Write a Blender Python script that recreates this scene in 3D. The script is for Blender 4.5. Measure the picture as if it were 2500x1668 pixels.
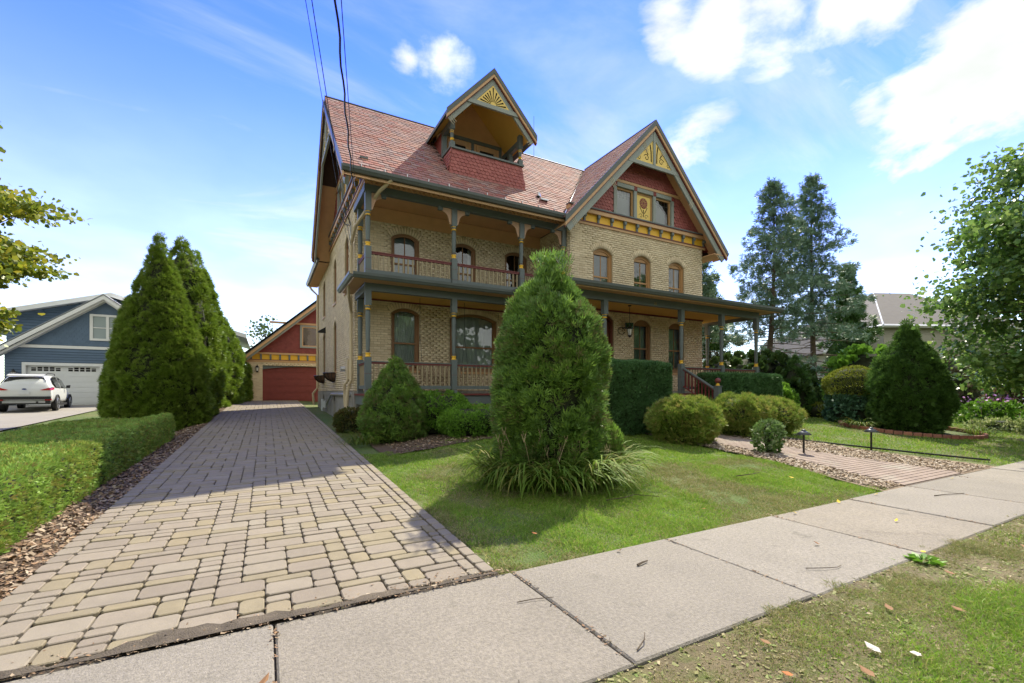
import bpy, math, random
import numpy as np
from mathutils import Matrix, Vector
rnd = random.Random(7)
rng = np.random.default_rng(11)
for o in list(bpy.data.objects): bpy.data.objects.remove(o)
S = bpy.context.scene; COL = S.collection
# ------------------------------------------------------------------ camera
EYE = 1.58
YAW = math.atan(600/1104.0)
cd = bpy.data.cameras.new('camera'); cam = bpy.data.objects.new('camera', cd); COL.objects.link(cam)
cd.sensor_width = 36; cd.lens = 36*1104/2500.0; cd.shift_y = 121/2500.0
cd.clip_start = .05; cd.clip_end = 6000
cam.location = (0, 0, EYE); cam.rotation_euler = (math.radians(90), 0, -YAW)
S.camera = cam
S.render.resolution_x = 1024; S.render.resolution_y = 683
FX, FY = math.sin(YAW), math.cos(YAW)
# ------------------------------------------------------------------ light
SUNV = Vector((.70, .50, 1.0)).normalized()
elev = math.asin(SUNV.z); azim = math.atan2(SUNV.x, SUNV.y)
sd = bpy.data.lights.new('sun', 'SUN'); sun = bpy.data.objects.new('sun', sd); COL.objects.link(sun)
sd.energy = 2.0; sd.angle = math.radians(.6); sd.color = (1, .95, .86)
sun.rotation_euler = SUNV.to_track_quat('Z', 'Y').to_euler(); sun.location = (30, 20, 40)
S.view_settings.view_transform = 'Standard'; S.view_settings.look = 'None'
S.view_settings.gamma = 1; S.view_settings.exposure = 2.2
try:
    S.view_settings.use_white_balance = True; S.view_settings.white_balance_temperature = 7300; S.view_settings.white_balance_tint = 4
except Exception: pass
try: S.view_settings.use_curve_mapping = False
except Exception: pass
S.render.engine = 'CYCLES'
W = bpy.data.worlds.new('World'); S.world = W; W.use_nodes = True
def build_world():
    nt = W.node_tree; N = nt.nodes; L = nt.links
    for n in list(N): N.remove(n)
    out = N.new('ShaderNodeOutputWorld'); bg = N.new('ShaderNodeBackground'); L.new(bg.outputs[0], out.inputs[0])
    sky = N.new('ShaderNodeTexSky'); sky.sky_type = 'NISHITA'; sky.sun_disc = False
    sky.sun_elevation = elev; sky.sun_rotation = azim
    sky.air_density = 1.0; sky.dust_density = 0.0; sky.ozone_density = 3.0
    hs = N.new('ShaderNodeHueSaturation'); hs.inputs['Saturation'].default_value = 1.34; hs.inputs['Value'].default_value = .84; hs.inputs['Hue'].default_value = .536
    L.new(sky.outputs[0], hs.inputs['Color'])
    bg.inputs['Strength'].default_value = .15
    tc = N.new('ShaderNodeTexCoord')
    def math_(op, a, b=None, clamp=False):
        m = N.new('ShaderNodeMath'); m.operation = op; m.use_clamp = clamp
        for i, v in enumerate((a, b)):
            if v is None: continue
            if isinstance(v, (int, float)): m.inputs[i].default_value = v
            else: L.new(v, m.inputs[i])
        return m.outputs[0]
    sep = N.new('ShaderNodeSeparateXYZ'); L.new(tc.outputs['Generated'], sep.inputs[0])
    zz = math_('MAXIMUM', sep.outputs[2], 0.0); den = math_('ADD', zz, .16)
    px = math_('DIVIDE', sep.outputs[0], den); py = math_('DIVIDE', sep.outputs[1], den)
    cmb = N.new('ShaderNodeCombineXYZ'); L.new(px, cmb.inputs[0]); L.new(py, cmb.inputs[1])
    def noise(scale, detail, rough=.55, dist=0, vec=None):
        n = N.new('ShaderNodeTexNoise'); n.inputs['Scale'].default_value = scale
        n.inputs['Detail'].default_value = detail; n.inputs['Roughness'].default_value = rough
        n.inputs['Distortion'].default_value = dist
        L.new(vec or cmb.outputs[0], n.inputs['Vector']); return n.outputs['Fac']
    n1 = noise(2.1, 9, .58, .25); n0 = noise(.55, 3, .5, .1)
    mp = N.new('ShaderNodeMapping'); mp.inputs['Rotation'].default_value = (0, 0, .5); mp.inputs['Scale'].default_value = (.42, 1.25, 1)
    L.new(cmb.outputs[0], mp.inputs[0]); n2 = noise(1.3, 8, .6, .7, mp.outputs[0])
    # big cumulus patches: direction centres with radius, edge broken by noise
    blobs = [(1640, 15, .10, .9), (1760, 40, .11, 1.), (1900, 10, .12, .9), (2060, 0, .11, .9), (2180, 5, .09, .8), (2440, 90, .13, 1.2), (2350, 160, .12, 1.2), (2240, 225, .11, 1.1), (2130, 260, .08, .9), (2040, 305, .07, .6), (2470, 210, .10, .9), (2330, 270, .07, .6), (2490, 10, .10, 1.0),
             (1065, 125, .095, .8), (1000, 145, .06, .75), (1040, 155, .06, .7), (1720, 370, .14, .42), (1620, 420, .15, .4), (2230, 390, .17, .38), (1500, 350, .09, .3), (800, 25, .06, .35)]
    acc = None
    for bx, by, r, s in blobs:
        a = (bx-1250)/1104; b = (955-by)/1104
        d = Vector((FX+FY*a, FY-FX*a, b)).normalized()
        vd = N.new('ShaderNodeVectorMath'); vd.operation = 'DISTANCE'; L.new(tc.outputs['Generated'], vd.inputs[0]); vd.inputs[1].default_value = d
        q = math_('DIVIDE', vd.outputs['Value'], r*1.04); q = math_('SUBTRACT', 1.0, q, True); q = math_('MULTIPLY', q, s)
        acc = q if acc is None else math_('MAXIMUM', acc, q)
    nn = math_('SUBTRACT', n1, .5); nn = math_('MULTIPLY', nn, 3.8)
    c = math_('ADD', acc, math_('MULTIPLY', nn, math_('MINIMUM', math_('MULTIPLY', acc, 3.0), 1.0)))
    mr = N.new('ShaderNodeMapRange'); mr.interpolation_type = 'SMOOTHSTEP'; mr.inputs['From Min'].default_value = .22; mr.inputs['From Max'].default_value = .80
    L.new(c, mr.inputs['Value'])
    cir = N.new('ShaderNodeMapRange'); cir.interpolation_type = 'SMOOTHSTEP'; cir.inputs['From Min'].default_value = .40; cir.inputs['From Max'].default_value = .78; cir.inputs['To Max'].default_value = .78
    L.new(n2, cir.inputs['Value'])
    cc = math_('MAXIMUM', mr.outputs[0], cir.outputs[0])
    # bright cloud field added outside the view for fill light
    vd = N.new('ShaderNodeVectorMath'); vd.operation = 'DISTANCE'; L.new(tc.outputs['Generated'], vd.inputs[0]); vd.inputs[1].default_value = Vector((FX, FY, .45)).normalized()
    om = N.new('ShaderNodeMapRange'); om.interpolation_type = 'SMOOTHSTEP'; om.inputs['From Min'].default_value = .85; om.inputs['From Max'].default_value = 1.15; L.new(vd.outputs['Value'], om.inputs['Value'])
    gf = math_('ADD', math_('MULTIPLY', n0, .5), math_('MULTIPLY', n1, .5))
    gm_ = N.new('ShaderNodeMapRange'); gm_.interpolation_type = 'SMOOTHSTEP'; gm_.inputs['From Min'].default_value = .31; gm_.inputs['From Max'].default_value = .43; L.new(gf, gm_.inputs['Value'])
    cc = math_('MAXIMUM', cc, math_('MULTIPLY', gm_.outputs[0], om.outputs[0]))
    # horizon milk
    hz = N.new('ShaderNodeMapRange'); hz.interpolation_type = 'SMOOTHSTEP'; hz.inputs['From Min'].default_value = .58; hz.inputs['From Max'].default_value = .0; hz.inputs['To Min'].default_value = 0; hz.inputs['To Max'].default_value = .66
    L.new(sep.outputs[2], hz.inputs['Value'])
    cc = math_('MAXIMUM', cc, hz.outputs[0])
    mix = N.new('ShaderNodeMixRGB'); L.new(cc, mix.inputs[0]); L.new(hs.outputs[0], mix.inputs[1])
    cv = N.new('ShaderNodeMapRange'); cv.inputs['From Min'].default_value = .35; cv.inputs['From Max'].default_value = .7; cv.inputs['To Min'].default_value = .78; cv.inputs['To Max'].default_value = 1.06
    L.new(noise(3.3, 6, .5), cv.inputs['Value']); cs = N.new('ShaderNodeVectorMath'); cs.operation = 'SCALE'; cs.inputs[0].default_value = (1.72, 1.84, 2.04); L.new(cv.outputs[0], cs.inputs['Scale']); L.new(cs.outputs[0], mix.inputs[2])
    L.new(mix.outputs[0], bg.inputs['Color'])
build_world()
# ------------------------------------------------------------------ helpers
def uprop(o, label=None, cat=None, group=None, kind=None):
    if label: o['label'] = label
    if cat: o['category'] = cat
    if group: o['group'] = group
    if kind: o['kind'] = kind
    return o
def wloc(p):
    return Matrix.Translation(-p.location) if p.parent is None else Matrix.Identity(4)
def par(o, p):
    o.parent = p
    if p.parent is None: o.matrix_parent_inverse = wloc(p)
    return o
def thing(name, label, cat, loc=(0, 0, 0), group=None):
    o = bpy.data.objects.new(name, None); COL.objects.link(o); o.location = loc; o.empty_display_size = .3
    return uprop(o, label, cat, group)
def mk_mesh(name, V, F, mat=None, tint=None, smooth=False):
    """V (n,3) array; F: list of faces or (m,k) array"""
    me = bpy.data.meshes.new(name); V = np.asarray(V, dtype=np.float32)
    if isinstance(F, np.ndarray):
        m, k = F.shape
        me.vertices.add(len(V)); me.vertices.foreach_set('co', V.ravel())
        me.loops.add(m*k); me.loops.foreach_set('vertex_index', F.astype(np.int32).ravel())
        me.polygons.add(m); me.polygons.foreach_set('loop_start', np.arange(0, m*k, k, dtype=np.int32))
        me.update(calc_edges=True)
    else:
        me.from_pydata([tuple(map(float, v)) for v in V], [], [tuple(map(int, f)) for f in F]); me.update()
    if tint is not None:
        a = me.attributes.new('tint', 'FLOAT', 'POINT'); a.data.foreach_set('value', np.asarray(tint, dtype=np.float32))
    if mat: me.materials.append(mat)
    if smooth: me.polygons.foreach_set('use_smooth', [True]*len(me.polygons))
    return me
def mk_obj(name, V, F, mat=None, parent=None, tint=None, smooth=False):
    o = bpy.data.objects.new(name, mk_mesh(name, V, F, mat, tint, smooth)); COL.objects.link(o)
    if parent is not None: par(o, parent)
    return o
class Fr:
    def __init__(s, o, u):
        s.o = np.array((o[0], o[1], 0.)); u = np.array((u[0], u[1], 0.)); s.u = u/np.linalg.norm(u)
        s.n = np.array((s.u[1], -s.u[0], 0.))
    def P(s, u, n, z): return s.o+s.u*u+s.n*n+np.array((0, 0, z))
BF = [(0, 1, 3, 2), (4, 6, 7, 5), (0, 4, 5, 1), (2, 3, 7, 6), (0, 2, 6, 4), (1, 5, 7, 3)]
WF = Fr((0, 0), (1, 0))
class MB:
    def __init__(s): s.V = []; s.F = []; s.M = []; s.mats = []; s.cur = 0
    def mat(s, m):
        if m not in s.mats: s.mats.append(m)
        s.cur = s.mats.index(m); return s
    def add(s, V, F):
        b = len(s.V); s.V += [tuple(map(float, v)) for v in V]
        for f in F: s.F.append(tuple(b+i for i in f)); s.M.append(s.cur)
        return s
    def box(s, fr, u0, u1, n0, n1, z0, z1):
        V = [fr.P(u, n, z) for u in (u0, u1) for n in (n0, n1) for z in (z0, z1)]
        return s.add(V, [f[::-1] for f in BF])
    def wbox(s, x0, x1, y0, y1, z0, z1):
        V = [(x, y, z) for x in (x0, x1) for y in (y0, y1) for z in (z0, z1)]
        return s.add(V, BF)
    def prism(s, fr, poly, n0, n1):
        k = len(poly); V = [fr.P(u, n0, z) for u, z in poly]+[fr.P(u, n1, z) for u, z in poly]
        F = [tuple(range(k)), tuple(range(2*k-1, k-1, -1))]+[(i, i+k, (i+1) % k+k, (i+1) % k) for i in range(k)]
        return s.add(V, F)
    def slab(s, pts, dz):
        """pts: 3d polygon; extruded by dz vertically"""
        k = len(pts); V = list(pts)+[(p[0], p[1], p[2]+dz) for p in pts]
        return s.add(V, [tuple(range(k)), tuple(range(2*k-1, k-1, -1))]+[(i, i+k, (i+1) % k+k, (i+1) % k) for i in range(k)])
    def ring(s, fr, outer, inner, n0, n1):
        k = len(outer); V = []
        for n in (n0, n1):
            for p in outer: V.append(fr.P(p[0], n, p[1]))
            for p in inner: V.append(fr.P(p[0], n, p[1]))
        F = []
        for i in range(k):
            j = (i+1) % k
            F += [(i, j, k+j, k+i), (2*k+i, 3*k+i, 3*k+j, 2*k+j), (i, 2*k+i, 2*k+j, j), (k+i, k+j, 3*k+j, 3*k+i)]
        return s.add(V, F)
    def tube(s, pts, r, seg=6, r1=None):
        pts = [np.array(p, float) for p in pts]; n = len(pts); V = []
        for i, p in enumerate(pts):
            d = pts[min(i+1, n-1)]-pts[max(i-1, 0)]; d = d/(np.linalg.norm(d)+1e-9)
            a = np.cross(d, (0, 0, 1.)) if abs(d[2]) < .95 else np.cross(d, (1., 0, 0)); a /= np.linalg.norm(a); b = np.cross(d, a)
            rr = r if r1 is None else r+(r1-r)*i/(n-1)
            V += [p+rr*(a*math.cos(t)+b*math.sin(t)) for t in [2*math.pi*k/seg for k in range(seg)]]
        F = [(i*seg+k, i*seg+(k+1) % seg, (i+1)*seg+(k+1) % seg, (i+1)*seg+k) for i in range(n-1) for k in range(seg)]
        F += [tuple(range(seg))[::-1], tuple((n-1)*seg+k for k in range(seg))]
        return s.add(V, F)
    def lathe(s, c, prof, seg=12, ang0=0, ang1=2*math.pi):
        full = abs(ang1-ang0-2*math.pi) < 1e-6; m = seg if full else seg+1; V = []
        for r, z in prof:
            V += [(c[0]+r*math.cos(ang0+(ang1-ang0)*k/seg), c[1]+r*math.sin(ang0+(ang1-ang0)*k/seg), c[2]+z) for k in range(m)]
        F = [(i*m+k, i*m+(k+1) % m, (i+1)*m+(k+1) % m, (i+1)*m+k) for i in range(len(prof)-1) for k in range(seg)]
        if full: F += [tuple(range(m))[::-1], tuple((len(prof)-1)*m+k for k in range(m))]
        return s.add(V, F)
    def build(s, name, parent=None, smooth=False):
        o = mk_obj(name, s.V, s.F, None, parent)
        for m in s.mats: o.data.materials.append(m)
        if len(s.mats) > 1: o.data.polygons.foreach_set('material_index', s.M)
        if smooth: o.data.polygons.foreach_set('use_smooth', [True]*len(s.F))
        return o
def score(P, nrm=None):
    P = np.asarray(P); d = np.maximum(P[:, 0]*FX+P[:, 1]*FY, .3); l = P[:, 0]*FY-P[:, 1]*FX
    px = 1250+1104*l/d; py = 955-1104*(P[:, 2]-EYE)/d
    s = 1/d**2
    if nrm is not None:
        v = np.array((0, 0, EYE))-P; v /= np.linalg.norm(v, axis=1)[:, None]; s = s*np.maximum((v*nrm).sum(1), 0)
    vis = (px > -20) & (px < 2520) & (py > -20) & (py < 1690)
    return np.where(vis, s, -1)
BUD = {}
def pieces(name, parent, tV, tF, M, mat, full=None, sc=None, limit=300, thingkey=''):
    """tV,tF template; M (N,4,4); best-seen ones become objects, the rest one stuff mesh"""
    M = np.asarray(M); N = len(M)
    if N == 0: return
    key = (thingkey, name); left = BUD.get(key, limit)
    if sc is None: sc = score(M[:, :3, 3])
    if full is None: full = np.ones(N, bool)
    s2 = np.where(full, sc, -2); order = np.argsort(-s2)[:left]; order = [i for i in order if s2[i] > -1.5]
    BUD[key] = left-len(order)
    me = mk_mesh(name, tV, tF, mat)
    for i in order:
        o = bpy.data.objects.new(name, me); COL.objects.link(o); o.parent = parent
        mat4 = Matrix(M[i].tolist())
        if parent.parent is None: o.matrix_parent_inverse = wloc(parent)
        o.matrix_basis = mat4
    rest = np.setdiff1d(np.arange(N), order)
    if len(rest):
        R = M[rest]; t = np.asarray(tV, float); k = len(t)
        V = np.einsum('nij,kj->nki', R[:, :3, :3], t)+R[:, None, :3, 3]
        b = (np.arange(len(rest))*k)
        fl = sorted(set(len(f) for f in tF))
        tint = np.repeat(rng.random(len(rest)), k)
        if len(fl) == 1:
            F = (np.array(tF)[None]+b[:, None, None]).reshape(-1, fl[0])
        else:
            F = [tuple(i+bb for i in f) for bb in b for f in tF]
        o = mk_obj(name+'_field', V.reshape(-1, 3), F, mat, parent, tint); o['kind'] = 'stuff'
        return o
def m4(o, x, y, z, s=(1, 1, 1)):
    M = np.eye(4); M[:3, 0] = np.array(x)*s[0]; M[:3, 1] = np.array(y)*s[1]; M[:3, 2] = np.array(z)*s[2]; M[:3, 3] = o; return M
# ------------------------------------------------------------------ materials
def pos_nodes(nt):
    g = nt.nodes.new('ShaderNodeNewGeometry'); return g.outputs['Position']
def mk(name, col, rough=.65, tints=None, nz=None, bump=None, metal=0, spec=.4, transl=0, wear=None, coat=0, nz2=None):
    """tints: list of colours picked per piece; nz=(scale,amount) tone noise; bump=(scale,dist)"""
    m = bpy.data.materials.new(name); m.use_nodes = True; nt = m.node_tree; N = nt.nodes; L = nt.links
    b = N['Principled BSDF']; b.inputs['Roughness'].default_value = rough; b.inputs['Metallic'].default_value = metal
    b.inputs['Specular IOR Level'].default_value = spec
    if coat: b.inputs['Coat Weight'].default_value = coat; b.inputs['Coat Roughness'].default_value = .05
    pos = pos_nodes(nt)
    cur = N.new('ShaderNodeRGB'); cur.outputs[0].default_value = (*col, 1); cur = cur.outputs[0]
    if tints:
        at = N.new('ShaderNodeAttribute'); at.attribute_name = 'tint'; oi = N.new('ShaderNodeObjectInfo')
        ad = N.new('ShaderNodeMath'); ad.operation = 'ADD'; L.new(at.outputs['Fac'], ad.inputs[0]); L.new(oi.outputs['Random'], ad.inputs[1])
        fr = N.new('ShaderNodeMath'); fr.operation = 'FRACT'; L.new(ad.outputs[0], fr.inputs[0])
        cr = N.new('ShaderNodeValToRGB'); cr.color_ramp.interpolation = 'LINEAR'
        e = cr.color_ramp.elements; n = len(tints)
        while len(e) < n: e.new(.5)
        for i, t in enumerate(tints): e[i].position = i/(n-1); e[i].color = (*t, 1)
        L.new(fr.outputs[0], cr.inputs[0]); cur = cr.outputs[0]
    def noise(scale, detail=4, rough=.6):
        n = N.new('ShaderNodeTexNoise'); n.inputs['Scale'].default_value = scale; n.inputs['Detail'].default_value = detail; n.inputs['Roughness'].default_value = rough
        L.new(pos, n.inputs['Vector']); return n.outputs['Fac']
    for q in (nz, nz2):
        if q:
            mr = N.new('ShaderNodeMapRange'); mr.inputs['From Min'].default_value = .25; mr.inputs['From Max'].default_value = .75
            mr.inputs['To Min'].default_value = 1-q[1]; mr.inputs['To Max'].default_value = 1+q[1]; L.new(noise(q[0]), mr.inputs['Value'])
            mu = N.new('ShaderNodeVectorMath'); mu.operation = 'SCALE'; L.new(cur, mu.inputs[0]); L.new(mr.outputs[0], mu.inputs['Scale']); cur = mu.outputs[0]
    if wear:   # (colour, scale, threshold)
        mr = N.new('ShaderNodeMapRange'); mr.inputs['From Min'].default_value = wear[2]; mr.inputs['From Max'].default_value = wear[2]+.12
        L.new(noise(wear[1], 7, .65), mr.inputs['Value'])
        mx = N.new('ShaderNodeMixRGB'); L.new(mr.outputs[0], mx.inputs[0]); L.new(cur, mx.inputs[1]); mx.inputs[2].default_value = (*wear[0], 1); cur = mx.outputs[0]
    L.new(cur, b.inputs['Base Color'])
    if bump:
        bp = N.new('ShaderNodeBump'); bp.inputs['Strength'].default_value = 1; bp.inputs['Distance'].default_value = bump[1]
        L.new(noise(bump[0], 5), bp.inputs['Height']); L.new(bp.outputs[0], b.inputs['Normal'])
    if transl:
        tr = N.new('ShaderNodeBsdfTranslucent'); L.new(cur, tr.inputs['Color']); mx = N.new('ShaderNodeMixShader'); mx.inputs[0].default_value = transl
        L.new(b.outputs[0], mx.inputs[1]); L.new(tr.outputs[0], mx.inputs[2]); L.new(mx.outputs[0], N['Material Output'].inputs['Surface'])
    return m
M = {}
M['brick'] = mk('cream_brick', (0.59, 0.459, 0.271), .85, tints=[(0.653, 0.521, 0.346), (0.716, 0.59, 0.403), (0.759, 0.631, 0.444), (0.681, 0.542, 0.363), (0.738, 0.61, 0.423), (0.603, 0.477, 0.316), (0.703, 0.576, 0.393)], nz=(1.1, .12), bump=(60, .004), nz2=(28, .08))
M['mortar'] = mk('mortar', (0.453, 0.363, 0.227), .95, nz=(3, .15))
M['stone'] = mk('foundation_stone', (.30, .28, .245), .9, nz=(2.2, .25), bump=(14, .03), wear=((.16, .14, .12), 3.5, .6))
M['grey'] = mk('dark_grey_green', (0.123, 0.145, 0.142), .5, nz=(3, .08))
M['greyl'] = mk('pale_grey_green', (.27, .29, .26), .55, nz=(2.5, .07))  # paler tone of the grey-green trim
M['gutter'] = mk('dark_gutter_metal', (0.09, 0.103, 0.0975), .38, nz=(2, .12))
M['tan'] = mk('tan_paint', (0.55, 0.33, 0.171), .55, nz=(3, .08))
M['soffit'] = mk('brown_soffit_paint', (0.642, 0.37, 0.194), .6, nz=(3, .08))
M['pink'] = mk('peach_paint', (.56, .34, .22), .55, nz=(4, .06))
M['gold'] = mk('gold_paint', (.78, .44, .04), .5, nz=(4, .05))
M['goldp'] = mk('pale_gold_paint', (.80, .56, .16), .55, nz=(4, .05))
M['ceil'] = mk('ochre_ceiling', (0.711, 0.432, 0.108), .6, nz=(1.5, .07))
M['maroon'] = mk('maroon_paint', (.16, .035, .032), .5, nz=(3, .08))
M['cream'] = mk('cream_downspout', (.58, .47, .31), .5, nz=(2, .08))
M['wbrown'] = mk('window_brown_paint', (.27, .14, .065), .5, nz=(4, .08))
M['wtan'] = mk('window_tan_paint', (.44, .24, .10), .5, nz=(4, .08))
M['balus'] = mk('olive_tan_paint', (.32, .255, .155), .55, nz=(4, .08))
M['black'] = mk('black_metal', (.012, .011, .010), .4)
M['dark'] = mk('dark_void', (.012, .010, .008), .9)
M['white'] = mk('white_paint', (0.704, 0.704, 0.694), .5, nz=(2, .04))
M['metal'] = mk('galvanised', (.62, .63, .65), .35, metal=.8)
M['slate'] = mk('roof_slate', (0.266, 0.127, 0.114), .85, spec=.15, tints=[(0.266, 0.114, 0.101), (0.319, 0.169, 0.145), (0.222, 0.144, 0.14), (0.354, 0.199, 0.166), (0.283, 0.105, 0.0876), (0.301, 0.207, 0.197), (0.336, 0.169, 0.132)], nz=(1.7, .18), bump=(40, .004), nz2=(16, .12))
M['roofb'] = mk('roof_deck', (.06, .035, .03), .9)
M['porchroof'] = mk('porch_roofing', (.05, .052, .055), .7, nz=(5, .2), bump=(80, .004))
M['scale'] = mk('red_fish_scale', (.3, .06, .05), .6, tints=[(.33, .095, .085), (.37, .115, .10), (.30, .085, .075), (.35, .10, .09)], nz=(5, .08), bump=(50, .003))
M['scaled'] = mk('barn_red', (0.211, 0.0429, 0.0351), .6, tints=[(0.195, 0.039, 0.0328), (0.234, 0.0507, 0.0406), (0.183, 0.0351, 0.0312)], nz=(4, .1))
M['redflat'] = mk('red_board', (0.211, 0.0429, 0.0351), .6, nz=(4, .1))
M['paver'] = mk('concrete_paver', (0.214, 0.18, 0.141), .85, tints=[(0.21, 0.176, 0.136), (0.235, 0.198, 0.154), (0.222, 0.184, 0.143), (0.194, 0.162, 0.127), (0.239, 0.205, 0.16), (0.215, 0.182, 0.139)], nz=(6, .10), bump=(220, .004), nz2=(160, .16), wear=((0.0996, 0.082, 0.0627), 1.6, .66))
M['pavery'] = mk('buff_paver', (0.217, 0.178, 0.113), .85, tints=[(0.217, 0.176, 0.113), (0.232, 0.192, 0.122), (0.209, 0.175, 0.116), (0.224, 0.185, 0.124)], nz=(6, .12), bump=(220, .004), nz2=(160, .14), wear=((0.109, 0.0909, 0.0638), 1.8, .66))
M['joint'] = mk('joint_dirt', (.075, .06, .045), .95, nz=(20, .3), bump=(120, .02), wear=((.10, .11, .04), 7, .62))
M['conc'] = mk('sidewalk_concrete', (0.188, 0.171, 0.141), .85, tints=[(.185, .165, .138), (.225, .202, .172), (.205, .184, .155), (.215, .187, .152)], nz=(1.3, .10), bump=(90, .01), nz2=(42, .30), wear=((0.134, 0.122, 0.1), 2.3, .62))
M['conc2'] = mk('driveway_concrete', (0.247, 0.226, 0.197), .85, nz=(1.3, .08), bump=(200, .003), nz2=(120, .10))
M['pathjoint'] = mk('path_joint_sand', (.20, .16, .13), .95, nz=(9, .2))
M['pathbrick'] = mk('path_brick', (0.222, 0.162, 0.13), .85, tints=[(0.222, 0.166, 0.135), (0.239, 0.18, 0.149), (0.213, 0.157, 0.127), (0.231, 0.175, 0.144)], nz=(2, .2), wear=((0.257, 0.224, 0.183), 1.5, .52), bump=(120, .004))
M['edgebrick'] = mk('red_edging_brick', (.3, .1, .06), .85, tints=[(.34, .12, .07), (.26, .11, .08), (.38, .16, .10)], nz=(6, .2))
def ground_mat():
    m = bpy.data.materials.new('turf_soil'); m.use_nodes = True; nt = m.node_tree; N = nt.nodes; L = nt.links; b = N['Principled BSDF']
    b.inputs['Roughness'].default_value = .95; pos = pos_nodes(nt)
    n1 = N.new('ShaderNodeTexNoise'); n1.inputs['Scale'].default_value = .9; n1.inputs['Detail'].default_value = 6; L.new(pos, n1.inputs['Vector'])
    cr = N.new('ShaderNodeValToRGB'); e = cr.color_ramp.elements
    e[0].position = .35; e[0].color = (.065, .115, .018, 1); e[1].position = .68; e[1].color = (.13, .13, .045, 1); L.new(n1.outputs['Fac'], cr.inputs[0])
    n2 = N.new('ShaderNodeTexNoise'); n2.inputs['Scale'].default_value = 45; n2.inputs['Detail'].default_value = 4; L.new(pos, n2.inputs['Vector'])
    mr = N.new('ShaderNodeMapRange'); mr.inputs['To Min'].default_value = .55; mr.inputs['To Max'].default_value = 1.45; L.new(n2.outputs['Fac'], mr.inputs['Value'])
    mu = N.new('ShaderNodeVectorMath'); mu.operation = 'SCALE'; L.new(cr.outputs[0], mu.inputs[0]); L.new(mr.outputs[0], mu.inputs['Scale']); L.new(mu.outputs[0], b.inputs['Base Color'])
    bp = N.new('ShaderNodeBump'); bp.inputs['Distance'].default_value = .03; L.new(n2.outputs['Fac'], bp.inputs['Height']); L.new(bp.outputs[0], b.inputs['Normal'])
    return m
M['ground'] = ground_mat()
M['mulch'] = mk('mulch_bed', (0.104, 0.068, 0.044), .95, nz=(30, .4), bump=(60, .03))
M['chip'] = mk('wood_chip', (0.255, 0.17, 0.102), .9, tints=[(0.136, 0.085, 0.0553), (0.306, 0.23, 0.153), (0.238, 0.136, 0.0765), (0.391, 0.323, 0.238), (0.187, 0.119, 0.0765), (0.281, 0.17, 0.0935)])
M['chipl'] = mk('pale_wood_chip', (0.259, 0.173, 0.104), .9, tints=[(0.259, 0.199, 0.138), (0.432, 0.363, 0.276), (0.328, 0.233, 0.156), (0.501, 0.441, 0.363), (0.225, 0.156, 0.104), (0.389, 0.294, 0.19)])
M['bark'] = mk('bark', (.12, .085, .06), .95, nz=(9, .35), bump=(30, .03))
M['twig'] = mk('twig', (.10, .075, .05), .9, nz=(20, .3))
M['stalk'] = mk('dry_stalk', (.42, .32, .20), .9, nz=(20, .25))
def leafm(name, cols, tr=.28, rough=.5, spec=.3): return mk(name, cols[0], rough, tints=cols, transl=tr, nz=(1.6, .16), spec=spec)
M['grass'] = leafm('grass_blade', [(0.154, 0.296, 0.0342), (0.24, 0.404, 0.0465), (0.188, 0.35, 0.0404), (0.325, 0.435, 0.0777), (0.171, 0.311, 0.0373), (0.444, 0.404, 0.155), (0.204, 0.359, 0.0435), (0.154, 0.279, 0.0342)], .35, .6)
M['grassdry'] = leafm('dry_grass_blade', [(0.397, 0.33, 0.185), (0.212, 0.265, 0.0661), (0.503, 0.409, 0.251), (0.159, 0.251, 0.0463), (0.344, 0.265, 0.146), (0.185, 0.277, 0.0529), (0.45, 0.37, 0.212)], .3, .7)
M['cedar'] = leafm('juniper_spray', [(0.142, 0.253, 0.0506), (0.193, 0.334, 0.0607), (0.253, 0.405, 0.0708), (0.101, 0.193, 0.0405), (0.172, 0.304, 0.0557), (0.172, 0.284, 0.0911), (0.132, 0.233, 0.0455), (0.202, 0.172, 0.081), (0.162, 0.294, 0.0506)], .25)
M['arbor'] = leafm('arborvitae_spray', [(0.108, 0.18, 0.0216), (0.156, 0.246, 0.03), (0.204, 0.312, 0.036), (0.132, 0.21, 0.024), (0.18, 0.276, 0.036), (0.228, 0.3, 0.054), (0.12, 0.192, 0.024)], .25)
M['arbord'] = leafm('dark_conifer_spray', [(0.0515, 0.117, 0.0275), (0.0772, 0.163, 0.0377), (0.0944, 0.189, 0.0447), (0.0652, 0.138, 0.0343)], .18)
M['yew'] = leafm('yew_needle', [(0.0584, 0.135, 0.0459), (0.0938, 0.186, 0.0668), (0.124, 0.251, 0.0938), (0.071, 0.164, 0.052), (0.104, 0.208, 0.0751)], .15)
M['spruce'] = leafm('blue_spruce_needle', [(0.112, 0.191, 0.112), (0.165, 0.26, 0.165), (0.134, 0.228, 0.138), (0.209, 0.313, 0.21), (0.105, 0.183, 0.0921)], .12)
M['box'] = leafm('boxwood_leaf', [(0.116, 0.248, 0.0279), (0.171, 0.342, 0.0403), (0.217, 0.403, 0.0497), (0.14, 0.288, 0.0341), (0.0927, 0.202, 0.0279)], .3)
M['privet'] = leafm('hedge_leaf', [(0.173, 0.289, 0.0504), (0.245, 0.389, 0.0721), (0.316, 0.477, 0.109), (0.144, 0.259, 0.0432), (0.375, 0.405, 0.0865), (0.216, 0.346, 0.0649), (0.289, 0.231, 0.0721)], .32)
M['goldj'] = leafm('golden_juniper_spray', [(.23, .30, .05), (.15, .25, .04), (.36, .36, .09), (.19, .29, .045), (.13, .22, .035), (.30, .34, .07), (.17, .27, .045), (.42, .34, .12), (.16, .26, .04)], .28)
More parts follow.
